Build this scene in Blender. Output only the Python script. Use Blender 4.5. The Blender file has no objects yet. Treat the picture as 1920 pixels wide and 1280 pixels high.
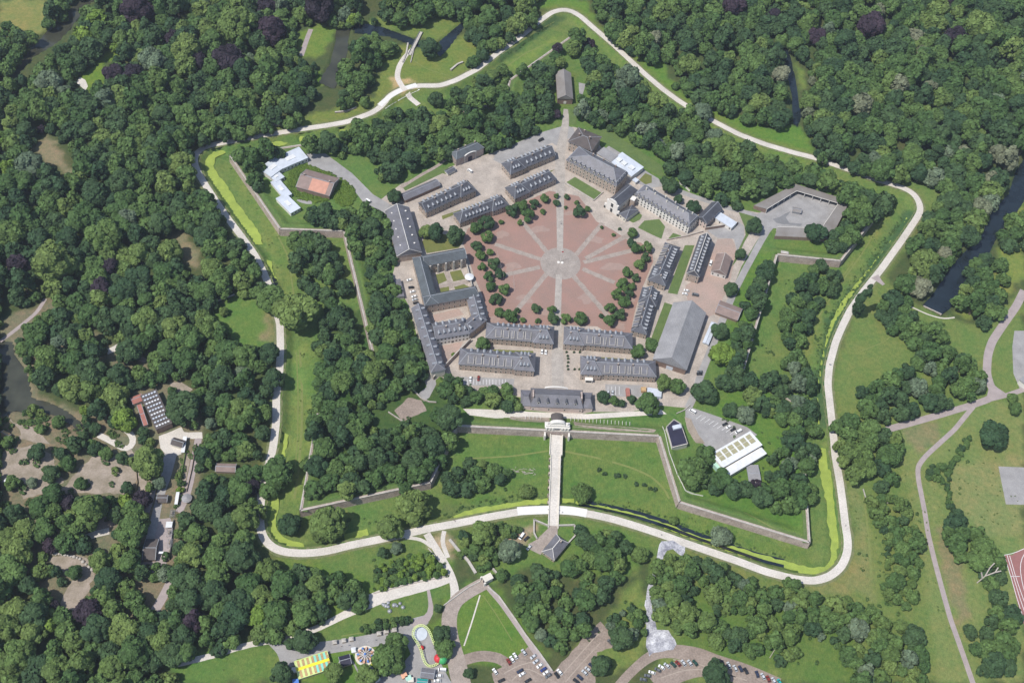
import bpy, math, random
import numpy as np
from mathutils import Matrix, Vector
from mathutils.geometry import delaunay_2d_cdt
sc = bpy.context.scene
rad = math.radians
# ------------------------------------------------------------------ camera
CP = np.array([-33.101, -602.523, 704.503]); PITCH = rad(53.67355); ROLL = rad(5.35282); FOC = 2123.822
_f = np.array([0, math.cos(PITCH), -math.sin(PITCH)]); _u = np.array([0, math.sin(PITCH), math.cos(PITCH)]); _x = np.array([1., 0, 0])
CX = math.cos(ROLL) * _x + math.sin(ROLL) * _u; CU = -math.sin(ROLL) * _x + math.cos(ROLL) * _u
cam = bpy.data.objects.new('camera', bpy.data.cameras.new('camera'))
sc.collection.objects.link(cam); sc.camera = cam
cam.data.sensor_width = 36; cam.data.lens = 36 * FOC / 1920; cam.data.clip_start = 1; cam.data.clip_end = 20000
_m = Matrix(((CX[0], CU[0], -_f[0], CP[0]), (CX[1], CU[1], -_f[1], CP[1]), (CX[2], CU[2], -_f[2], CP[2]), (0, 0, 0, 1)))
cam.matrix_world = _m
# ------------------------------------------------------------------ world, sun, exposure
SUN = np.array([-math.cos(rad(60)) * math.cos(rad(35)), -math.cos(rad(60)) * math.sin(rad(35)), math.sin(rad(60))])
w = bpy.data.worlds.new('World'); sc.world = w; w.use_nodes = True
nt = w.node_tree; bg = nt.nodes['Background']
sky = nt.nodes.new('ShaderNodeTexSky'); sky.sky_type = 'NISHITA'; sky.sun_disc = False
sky.sun_elevation = rad(60); sky.sun_rotation = math.atan2(SUN[0], SUN[1])
sky.altitude = 100; sky.air_density = 1.0; sky.dust_density = 1.0; sky.ozone_density = 2.0
nt.links.new(sky.outputs[0], bg.inputs[0]); bg.inputs[1].default_value = 0.125
sl = bpy.data.lights.new('sun', 'SUN'); sl.energy = 4.0; sl.angle = rad(0.5); sl.color = (1, 0.955, 0.88)
so = bpy.data.objects.new('sun', sl); sc.collection.objects.link(so)
so.rotation_euler = Vector(SUN).to_track_quat('Z', 'Y').to_euler(); so.location = (0, 0, 900)
sc.view_settings.view_transform = 'Standard'; sc.view_settings.look = 'None'
sc.view_settings.exposure = 0.22; sc.view_settings.gamma = 1.0; sc.view_settings.use_curve_mapping = False
# ------------------------------------------------------------------ helpers
def g(px, py, z=0.0):
    """point at height z seen at photograph position (px, py)"""
    d = _f + CX * (px - 960) / FOC - CU * (py - 640) / FOC
    return CP + (z - CP[2]) / d[2] * d
def pr(P):
    d = np.asarray(P, float) - CP
    z = d @ _f
    return 960 + FOC * (d @ CX) / z, 640 - FOC * (d @ CU) / z
def link(o, parent=None):
    sc.collection.objects.link(o)
    if parent is not None: o.parent = parent
    return o
def tag(o, label=None, cat=None, group=None, kind=None):
    if label: o['label'] = label
    if cat: o['category'] = cat
    if group: o['group'] = group
    if kind: o['kind'] = kind
    return o
def empty(name, loc, label, cat, group=None, rz=0.0):
    o = bpy.data.objects.new(name, None); o.location = loc; o.rotation_euler = (0, 0, rz); o.empty_display_size = 1
    link(o); return tag(o, label, cat, group)
class MB:
    def __init__(s): s.v = []; s.f = []; s.m = []
    def quad(s, pts, mi=0):
        n = len(s.v); s.v += [tuple(p) for p in pts]; s.f.append(tuple(range(n, n + len(pts)))); s.m.append(mi)
    def box(s, x0, x1, y0, y1, z0, z1, mi=0, mtop=None):
        n = len(s.v)
        s.v += [(x0, y0, z0), (x1, y0, z0), (x1, y1, z0), (x0, y1, z0), (x0, y0, z1), (x1, y0, z1), (x1, y1, z1), (x0, y1, z1)]
        for k, f in enumerate([(0, 3, 2, 1), (4, 5, 6, 7), (0, 1, 5, 4), (1, 2, 6, 5), (2, 3, 7, 6), (3, 0, 4, 7)]):
            s.f.append(tuple(n + i for i in f)); s.m.append(mtop if (mtop is not None and k == 1) else mi)
    def bar(s, p, q, w, h, mi=0):
        p = np.array(p, float); q = np.array(q, float); d = q - p; L = np.linalg.norm(d)
        if L < 1e-6: return
        d /= L; up = np.array([0, 0, 1.]) if abs(d[2]) < .95 else np.array([1., 0, 0])
        sx = np.cross(d, up); sx /= np.linalg.norm(sx); uz = np.cross(sx, d); n = len(s.v)
        for e in (p, q):
            for a, b in ((-1, -1), (1, -1), (1, 1), (-1, 1)): s.v.append(tuple(e + sx * a * w / 2 + uz * b * h / 2))
        for f in [(0, 1, 2, 3), (7, 6, 5, 4), (0, 4, 5, 1), (1, 5, 6, 2), (2, 6, 7, 3), (3, 7, 4, 0)]:
            s.f.append(tuple(n + i for i in f)); s.m.append(mi)
    def cyl(s, c, r0, r1, z0, z1, n=12, mi=0, cap=True):
        k = len(s.v)
        for r, z in ((r0, z0), (r1, z1)):
            for i in range(n):
                a = 2 * math.pi * i / n; s.v.append((c[0] + r * math.cos(a), c[1] + r * math.sin(a), z))
        for i in range(n): s.f.append((k + i, k + (i + 1) % n, k + n + (i + 1) % n, k + n + i)); s.m.append(mi)
        if cap: s.f.append(tuple(k + n + i for i in range(n))); s.m.append(mi)
    def prism(s, pts, z0, z1, mi=0, mtop=None):
        k = len(s.v); n = len(pts)
        a = sum(pts[i][0] * pts[(i + 1) % n][1] - pts[(i + 1) % n][0] * pts[i][1] for i in range(n))
        if a < 0: pts = pts[::-1]
        for z in (z0, z1):
            for p in pts: s.v.append((p[0], p[1], z))
        for i in range(n): s.f.append((k + i, k + (i + 1) % n, k + n + (i + 1) % n, k + n + i)); s.m.append(mi)
        s.f.append(tuple(k + n + i for i in range(n))); s.m.append(mi if mtop is None else mtop)
    def ball(s, c, r, nu=10, nv=6, mi=0, sz=1.0):
        k = len(s.v)
        for j in range(nv + 1):
            t = math.pi * j / nv
            for i in range(nu):
                a = 2 * math.pi * i / nu
                s.v.append((c[0] + r * math.sin(t) * math.cos(a), c[1] + r * math.sin(t) * math.sin(a), c[2] + r * sz * math.cos(t)))
        for j in range(nv):
            for i in range(nu):
                s.f.append((k + j * nu + i, k + (j + 1) * nu + i, k + (j + 1) * nu + (i + 1) % nu, k + j * nu + (i + 1) % nu)); s.m.append(mi)
    def mesh(s, name, mats):
        me = bpy.data.meshes.new(name); me.from_pydata(s.v, [], s.f)
        for m in (mats if isinstance(mats, (list, tuple)) else [mats]): me.materials.append(m)
        if any(s.m): me.polygons.foreach_set('material_index', s.m)
        me.update(); return me
    def obj(s, name, mats, parent=None, loc=(0, 0, 0), rz=0.0):
        return put(name, s.mesh(name, mats), parent, loc, rz)
def put(name, me, parent=None, loc=(0, 0, 0), rz=0.0, rx=0.0, scale=None):
    o = bpy.data.objects.new(name, me); o.location = loc; o.rotation_euler = (rx, 0, rz)
    if scale is not None: o.scale = scale
    return link(o, parent)
# ------------------------------------------------------------------ materials
def mat(name, col, rough=0.85, noise=0.25, scale=0.5, col2=None, fine=0.0, fscale=4.0, metal=0.0, coords='world', bump=0.0, spec=0.3, stripes=None):
    m = bpy.data.materials.new(name); m.use_nodes = True; N = m.node_tree.nodes; Lk = m.node_tree.links
    b = N['Principled BSDF']; b.inputs['Roughness'].default_value = rough; b.inputs['Metallic'].default_value = metal
    b.inputs['Specular IOR Level'].default_value = spec
    geo = N.new('ShaderNodeNewGeometry'); tc = N.new('ShaderNodeTexCoord')
    src = geo.outputs['Position'] if coords == 'world' else tc.outputs['Object']
    c2 = col2 or tuple(c * (1 - noise) for c in col); c1 = col if col2 else tuple(min(1, c * (1 + noise)) for c in col)
    n1 = N.new('ShaderNodeTexNoise'); n1.inputs['Scale'].default_value = scale; n1.inputs['Detail'].default_value = 6; n1.inputs['Roughness'].default_value = .65
    Lk.new(src, n1.inputs['Vector'])
    rp = N.new('ShaderNodeValToRGB'); rp.color_ramp.elements[0].position = .33; rp.color_ramp.elements[1].position = .67
    rp.color_ramp.elements[0].color = (*c2, 1); rp.color_ramp.elements[1].color = (*c1, 1)
    Lk.new(n1.outputs['Fac'], rp.inputs[0]); out = rp.outputs[0]
    if fine:
        n2 = N.new('ShaderNodeTexNoise'); n2.inputs['Scale'].default_value = fscale; n2.inputs['Detail'].default_value = 3
        Lk.new(src, n2.inputs['Vector'])
        mr = N.new('ShaderNodeMapRange'); mr.inputs[1].default_value = .3; mr.inputs[2].default_value = .7
        mr.inputs[3].default_value = 1 - fine; mr.inputs[4].default_value = 1 + fine; Lk.new(n2.outputs['Fac'], mr.inputs[0])
        mx = N.new('ShaderNodeMix'); mx.data_type = 'RGBA'; mx.blend_type = 'MULTIPLY'; mx.inputs[0].default_value = 1
        Lk.new(out, mx.inputs[6]); Lk.new(mr.outputs[0], mx.inputs[7]); out = mx.outputs[2]
    if stripes:
        wv = N.new('ShaderNodeTexWave'); wv.bands_direction = stripes[0]; wv.inputs['Scale'].default_value = stripes[1]; wv.inputs['Distortion'].default_value = stripes[3] if len(stripes) > 3 else .3
        Lk.new(tc.outputs['Object'], wv.inputs['Vector'])
        mr = N.new('ShaderNodeMapRange'); mr.inputs[3].default_value = 1 - stripes[2]; mr.inputs[4].default_value = 1 + stripes[2]; Lk.new(wv.outputs['Fac'], mr.inputs[0])
        mx = N.new('ShaderNodeMix'); mx.data_type = 'RGBA'; mx.blend_type = 'MULTIPLY'; mx.inputs[0].default_value = 1
        Lk.new(out, mx.inputs[6]); Lk.new(mr.outputs[0], mx.inputs[7]); out = mx.outputs[2]
    Lk.new(out, b.inputs['Base Color'])
    if bump:
        bp = N.new('ShaderNodeBump'); bp.inputs['Strength'].default_value = bump; bp.inputs['Distance'].default_value = .3
        Lk.new(n1.outputs['Fac'], bp.inputs['Height']); Lk.new(bp.outputs[0], b.inputs['Normal'])
    return m
M = {}
M['path'] = mat('pale_concrete', (.63, .585, .53), col2=(.49, .455, .405), scale=.06, fine=.13, fscale=1.0)
M['verge'] = mat('worn_verge', (.20, .19, .10), col2=(.105, .145, .05), scale=.35, fine=.2, fscale=1.5)
M['fresh'] = mat('fresh_pale_concrete', (.68, .665, .635), noise=.05, scale=.3, fine=.04)
M['track'] = mat('pinkish_tarmac_path', (.34, .29, .28), noise=.12, scale=.2, fine=.10, fscale=2)
M['asphalt'] = mat('grey_asphalt', (.30, .29, .285), noise=.16, scale=.12, fine=.10, fscale=1.2)
M['dkasph'] = mat('dark_asphalt', (.19, .19, .195), noise=.15, scale=.2, fine=.1)
M['cobble'] = mat('beige_cobbles', (.385, .335, .29), noise=.20, scale=.10, fine=.16, fscale=.9)
M['spoke'] = mat('grey_cobble_lanes', (.315, .265, .23), noise=.16, scale=.25, fine=.16, fscale=1.2)
M['hub'] = mat('grey_cobble_hub', (.305, .265, .235), noise=.18, scale=.15, fine=.16, fscale=1.1)
M['red'] = mat('red_gravel', (.325, .195, .16), noise=.11, scale=.055, col2=(.265, .18, .15), fine=.13, fscale=1.4)
M['redtan'] = mat('reddish_earth_yard', (.40, .285, .24), col2=(.33, .26, .22), scale=.07, fine=.14, fscale=1.0)
M['dirt'] = mat('brown_dirt', (.315, .255, .215), col2=(.22, .175, .145), scale=.10, fine=.16, fscale=.8)
M['sand'] = mat('zoo_sand', (.36, .30, .25), col2=(.22, .185, .135), scale=.12, fine=.14, fscale=.8)
M['scree'] = mat('wet_grey_gravel', (.60, .60, .62), col2=(.17, .17, .21), scale=.16, fine=.28, fscale=1.1)
M['lawn'] = mat('mown_lawn', (.115, .165, .05), col2=(.085, .135, .04), scale=.15, fine=.14, fscale=1.2)
M['olive'] = mat('dry_lawn', (.165, .17, .05), col2=(.12, .14, .04), scale=.2, fine=.12)
M['algae'] = mat('duckweed', (.32, .40, .075), col2=(.23, .30, .06), scale=.16, fine=.14, fscale=1.6, rough=.9)
M['water'] = mat('dark_water', (.014, .022, .030), rough=.12, noise=.3, scale=.06, spec=.5, bump=.15)
M['brown_water'] = mat('brown_water', (.05, .052, .036), rough=.14, noise=.3, scale=.06, spec=.5, bump=.15)
M['brick'] = mat('brown_brick', (.27, .19, .155), col2=(.19, .135, .11), scale=.5, fine=.2, fscale=2.5)
M['oldwall'] = mat('weathered_scarp_brick', (.46, .38, .335), col2=(.30, .24, .21), scale=.22, fine=.25, fscale=1.1)
M['coping'] = mat('pale_stone', (.43, .40, .36), noise=.2, scale=.4, fine=.1)
M['stone'] = mat('cream_stone', (.62, .58, .50), noise=.10, scale=.5, fine=.08)
M['white'] = mat('white_render', (.68, .65, .60), noise=.05, scale=.3)
M['mixed'] = mat('brick_and_stone_facade', (.46, .39, .32), col2=(.30, .22, .18), scale=.9, fine=.2, fscale=2)
M['pinkw'] = mat('pink_render', (.56, .45, .40), noise=.1, scale=.4)
M['slate'] = mat('blue_grey_slate', (.175, .172, .195), col2=(.125, .122, .13), scale=.16, fine=.20, fscale=2.0, rough=.55, spec=.4)
M['dslate'] = mat('dark_slate', (.105, .108, .125), col2=(.07, .07, .08), scale=.18, fine=.22, fscale=1.8, rough=.5, spec=.4)
M['gslate'] = mat('greenish_slate', (.115, .13, .14), col2=(.08, .088, .095), scale=.18, fine=.2, fscale=1.8, rough=.5)
M['zinc'] = mat('pale_zinc', (.30, .315, .34), noise=.1, rough=.5)
M['fibre'] = mat('grey_fibre_cement', (.275, .27, .275), noise=.16, scale=.10, fine=.16, fscale=1.5, stripes=('Y', .25, .05))
M['brownroof'] = mat('brown_tiles', (.24, .18, .16), noise=.16, scale=.2, fine=.12)
M['greyroof'] = mat('weathered_grey_roofing', (.25, .235, .225), col2=(.19, .17, .155), scale=.08, fine=.1)
M['orange'] = mat('orange_tiles', (.50, .26, .19), noise=.12, scale=.3, fine=.1)
M['redroof'] = mat('red_tiles', (.36, .15, .12), noise=.12, scale=.3, fine=.1)
M['whiteroof'] = mat('white_sheet_roof', (.66, .67, .68), noise=.10, scale=.3, rough=.6)
M['bluewhite'] = mat('bluish_white_roofing', (.52, .56, .62), noise=.12, scale=.15, rough=.6)
M['blackroof'] = mat('black_membrane', (.028, .027, .05), noise=.2, scale=.2, rough=.6)
M['dkroof'] = mat('dark_brown_felt', (.10, .085, .08), noise=.2, scale=.2)
M['glass'] = mat('window_glass', (.03, .035, .04), rough=.15, noise=.2, spec=.6)
M['grid'] = mat('khaki_skylight', (.33, .31, .19), noise=.15, scale=.8)
M['mint'] = mat('mint_glazing', (.40, .62, .52), noise=.08)
M['bark'] = mat('bark', (.13, .10, .075), noise=.3, scale=1)
M['dead'] = mat('dead_wood', (.38, .34, .30), noise=.2, scale=1)
M['metal'] = mat('grey_metal', (.35, .36, .37), rough=.4, metal=.4, noise=.1)
M['wood'] = mat('weathered_wood', (.33, .26, .19), noise=.2, scale=1)
M['rubber'] = mat('black_rubber', (.02, .02, .02), noise=.1)
for nme, c in dict(p_white=(.78, .78, .77), p_silver=(.50, .52, .54), p_black=(.02, .02, .022), p_blue=(.03, .05, .20), p_navy=(.03, .04, .08), p_red=(.22, .03, .02), p_green=(.02, .07, .05), p_grey=(.13, .14, .15), p_teal=(.03, .32, .32)).items():
    M[nme] = mat(nme.replace('p_', '') + '_car_paint', c, rough=.3, noise=.04, spec=.6)
M['yellow'] = mat('yellow_canvas', (.75, .68, .05), noise=.05); M['cyan'] = mat('turquoise_canvas', (.25, .62, .50), noise=.05)
M['lime'] = mat('lime_canvas', (.60, .70, .28), noise=.05); M['tealr'] = mat('teal_canvas', (.03, .30, .27), noise=.05)
M['apple_r'] = mat('red_fibreglass', (.55, .04, .05), noise=.1, rough=.4); M['apple_g'] = mat('green_fibreglass', (.06, .35, .12), noise=.1, rough=.4)
M['ride_b'] = mat('ride_blue', (.10, .22, .55), noise=.2); M['ride_o'] = mat('ride_tan', (.45, .30, .15), noise=.2)
M['salmon'] = mat('salmon_canvas', (.70, .38, .25), noise=.08)
M['ttrack'] = mat('red_athletics_track', (.28, .13, .12), noise=.08, scale=.3)
M['line'] = mat('white_line_paint', (.75, .75, .75), noise=.05)
def foliage(name, dark, light, vary=.35, leaf=.45, attr=False):
    m = bpy.data.materials.new(name); m.use_nodes = True; N = m.node_tree.nodes; Lk = m.node_tree.links
    b = N['Principled BSDF']; b.inputs['Roughness'].default_value = .75; b.inputs['Specular IOR Level'].default_value = .18
    if attr:
        r = N.new('ShaderNodeAttribute'); r.attribute_name = 'tree'; ro = r.outputs['Fac']
    else:
        r = N.new('ShaderNodeObjectInfo'); ro = r.outputs['Random']
    rp = N.new('ShaderNodeValToRGB'); rp.color_ramp.elements[0].color = (*dark, 1); rp.color_ramp.elements[1].color = (*light, 1)
    rp.color_ramp.elements[0].position = .0; rp.color_ramp.elements[1].position = 1.0
    Lk.new(ro, rp.inputs[0])
    la = N.new('ShaderNodeAttribute'); la.attribute_name = 'leaf'
    mr = N.new('ShaderNodeMapRange'); mr.inputs[3].default_value = 1 - leaf; mr.inputs[4].default_value = 1 + leaf; Lk.new(la.outputs['Fac'], mr.inputs[0])
    mx = N.new('ShaderNodeMix'); mx.data_type = 'RGBA'; mx.blend_type = 'MULTIPLY'; mx.inputs[0].default_value = 1
    Lk.new(rp.outputs[0], mx.inputs[6]); Lk.new(mr.outputs[0], mx.inputs[7]); Lk.new(mx.outputs[2], b.inputs['Base Color'])
    return m
FOL = dict(
    mid=((.046, .092, .029), (.090, .148, .042)),
    dark=((.031, .065, .029), (.055, .096, .037)),
    light=((.082, .134, .037), (.124, .174, .048)),
    purple=((.026, .021, .030), (.042, .028, .040)),
    silver=((.085, .125, .075), (.125, .165, .100)),
    blossom=((.115, .138, .078), (.170, .180, .115)),
    bright=((.095, .165, .028), (.140, .210, .036)))
for k, (a, b) in FOL.items():
    M['f_' + k] = foliage(k + '_foliage', a, b); M['g_' + k] = foliage(k + '_foliage_wood', a, b, attr=True)
# ------------------------------------------------------------------ terrain height
def G(pts, z=0.0): return [tuple(g(x, y, z)[:2]) for x, y in pts]
ROAD = [(500,253),(560,243),(610,236),(650,229),(697,212),(715,200),(732,178),(757,166),(782,161),(825,161),(855,151),(895,130),(934,99),(960,81),(985,62),(1010,41),(1035,23),(1055,18),(1072,21),(1090,32),(1110,50),(1152,86),(1182,114),(1210,140),(1242,167),(1272,189),(1300,207),(1335,226),(1385,252),(1435,271),(1490,287),(1527,296),(1590,318),(1645,338),(1690,351),(1708,359),(1718,369),(1725,382),(1726,396),(1717,412),(1690,452),(1652,505),(1620,545),(1595,580),(1580,610),(1567,640),(1555,685),(1552,720),(1557,765),(1562,810),(1566,855),(1575,905),(1581,950),(1585,985),(1590,1012),(1589,1037),(1578,1062),(1555,1081),(1527,1089),(1490,1085),(1435,1071),(1385,1052),(1335,1035),(1277,1015),(1242,1002),(1197,987),(1147,972),(1110,964),(1080,959),(1040,956),(985,957),(920,968),(850,982),(800,991),(767,999),(705,1012),(655,1022),(617,1032),(587,1036),(560,1037),(530,1034),(510,1026),(497,1013),(489,997),(487,965),(490,927),(500,885),(512,840),(518,790),(518,740),(524,700),(526,650),(525,607),(514,570),(505,537),(495,512),(478,478),(452,442),(425,407),(400,370),(385,347),(372,325),(364,305),(365,292),(375,280),(392,273),(412,269),(450,262)]
INNER = [(562,958),(808,905),(857,799),(1235,818),(1273,942),(1519,1018),(1502,760),(1393,700),(1458,478),(1577,490),(1670,370),(1440,325),(1400,350),(1190,235),(1168,190),(1073,66),(955,150),(945,190),(665,258),(600,266),(430,292),(524,430),(644,434),(706,695),(600,740)]
roadW = np.array(G(ROAD)); innerW = np.array(G(INNER, 3.2))
def segd(P, poly, closed=True):
    best = np.full(len(P), 1e9); n = len(poly)
    for i in range(n if closed else n - 1):
        a = poly[i]; b = poly[(i + 1) % n]; ab = b - a; t = np.clip(((P - a) @ ab) / max(ab @ ab, 1e-9), 0, 1)
        d = np.hypot(*(P - a - t[:, None] * ab).T); best = np.minimum(best, d)
    return best
def inside(P, poly):
    x, y = P[:, 0], P[:, 1]; c = np.zeros(len(P), bool); n = len(poly)
    for i in range(n):
        x0, y0 = poly[i]; x1, y1 = poly[(i + 1) % n]
        if y0 == y1: continue
        c ^= ((y0 > y) != (y1 > y)) & (x < (x1 - x0) * (y - y0) / (y1 - y0) + x0)
    return c
def sst(a, b, x):
    t = np.clip((x - a) / (b - a), 0, 1); return t * t * (3 - 2 * t)
def hgt(P):
    P = np.atleast_2d(np.asarray(P, float)[..., :2]); h = np.zeros(len(P))
    ir = inside(P, roadW); ii = inside(P, innerW)
    if ir.any():
        k = ir & ~ii
        if k.any(): h[k] = -4.0 * sst(4.0, 9.5, segd(P[k], roadW))
        if ii.any():
            d = segd(P[ii], innerW); h[ii] = np.where(d < 2.4, -4.0, 3.0 * (1 - sst(5.5, 11.5, d)))
    return h
def gp(px, py, dz=0.0):
    z = 0.0
    for _ in range(7):
        P = g(px, py, z + dz); z = .5 * z + .5 * float(hgt(P[None])[0])
    P = g(px, py, z + dz); P[2] = float(hgt(P[None])[0])
    return P
def GP(pts): return [tuple(gp(x, y)[:2]) for x, y in pts]
# water bodies (outline, level)
MOAT = [
 [(388,293),(400,284),(418,281),(424,286),(404,296),(400,311),(408,327),(427,351),(444,379),(463,406),(480,425),(490,445),(493,458),(478,458),(462,435),(445,410),(425,378),(405,352),(390,330),(384,312)],
 [(500,486),(508,490),(514,515),(521,525),(514,530),(504,508),(498,494)],
 [(530,812),(540,815),(541,830),(533,845),(536,860),(528,862),(526,840)],
 [(508,930),(523,935),(522,962),(516,978),(523,1000),(540,1012),(570,1018),(572,1026),(545,1025),(520,1016),(508,1000),(503,980),(506,955)],
 [(645,1000),(660,996),(690,990),(692,1004),(660,1010),(645,1012)],
 [(830,978),(880,955),(960,941),(1040,932),(1075,934),(1076,941),(1030,944),(960,952),(890,968),(840,984)],
 [(1080,940),(1130,948),(1200,965),(1260,985),(1300,1002),(1350,1015),(1420,1038),(1470,1050),(1515,1063),(1545,1062),(1556,1050),(1559,1020),(1552,985),(1550,945),(1540,900),(1535,855),(1540,840),(1550,840),(1555,870),(1562,910),(1565,950),(1569,985),(1573,1020),(1571,1045),(1558,1068),(1540,1078),(1510,1077),(1470,1064),(1420,1052),(1350,1030),(1290,1008),(1240,988),(1180,967),(1120,955),(1078,946)],
 [(1533,795),(1532,760),(1532,720),(1539,680),(1547,640),(1558,602),(1578,565),(1603,535),(1634,497),(1662,463),(1687,430),(1699,409),(1704,405),(1698,416),(1675,446),(1654,474),(1634,503),(1606,543),(1585,573),(1565,608),(1550,650),(1541,690),(1536,725),(1537,765),(1537,795)],
 [(560,256),(590,253),(592,262),(562,266)], [(505,268),(520,264),(540,268),(525,275),(508,276)], [(637,241),(648,240),(648,252),(638,254)]]
RIVER = [
 ([(182,-6),(150,30),(132,55),(107,82),(62,108),(27,150),(20,152),(42,108),(70,80),(95,50),(127,20),(160,-6)], 'river', 'brown_water'),
 ([(630,55),(656,55),(652,95),(640,140),(627,168),(597,155),(605,140),(620,118),(622,100),(628,80)], 'park_pond', 'brown_water'),
 ([(664,46),(688,45),(720,52),(782,75),(820,82),(835,68),(866,42),(872,50),(842,90),(826,106),(812,96),(782,88),(730,70),(664,62)], 'park_canal', 'water'),
 ([(1466,85),(1478,90),(1490,140),(1500,200),(1504,218),(1495,238),(1486,230),(1485,180),(1470,120)], 'narrow_canal', 'water'),
 ([(1925,290),(1905,320),(1890,365),(1855,400),(1845,430),(1820,462),(1795,485),(1770,520),(1750,550),(1730,572),(1765,590),(1780,580),(1800,555),(1825,515),(1852,480),(1872,440),(1905,400),(1925,370)], 'broad_canal', 'water'),
 ([(-10,640),(25,640),(27,665),(52,700),(60,745),(95,755),(125,770),(150,790),(158,800),(150,815),(138,800),(118,785),(90,775),(60,778),(30,770),(12,780),(-10,780)], 'zoo_pond', 'brown_water'),
 ([(105,762),(112,757),(118,765),(112,772),(108,770)], 'zoo_pond_inlet', 'brown_water')][:6]
carve = []
for p in MOAT: carve.append((np.array(G(p, -3.7)), -5.0, -3.7))
RIV = [(np.array(G(p, -1.0)), n, m) for p, n, m in RIVER]
for p, n, m in RIV: carve.append((p, -2.6, -1.0))
ax = np.concatenate([[-9000, -4000, -2000, -1200, -800], np.arange(-660, 560, 2.2), [650, 900, 1400, 2500, 5000, 9000]])
ay = np.concatenate([[-9000, -3000, -1200, -700], np.arange(-470, 520, 2.2), [600, 800, 1300, 2500, 5000, 9000]])
XX, YY = np.meshgrid(ax, ay); GPTS = np.stack([XX.ravel(), YY.ravel()], 1)
H = hgt(GPTS)
for poly, zb, zl in carve:
    k = inside(GPTS, poly); H[k] = np.minimum(H[k], zb)
def bumps(P):
    return .25 * np.sin(P[:, 0] * .071 + 1.3) * np.sin(P[:, 1] * .083) + .12 * np.sin(P[:, 0] * .31 + P[:, 1] * .17)
inR = inside(GPTS, roadW); inI = inside(GPTS, innerW); dRd = segd(GPTS, roadW)
m_ = inR & ~inI & (dRd > 11) & (segd(GPTS, innerW) > 3)
H[m_] += .5 * bumps(GPTS[m_])
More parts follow.
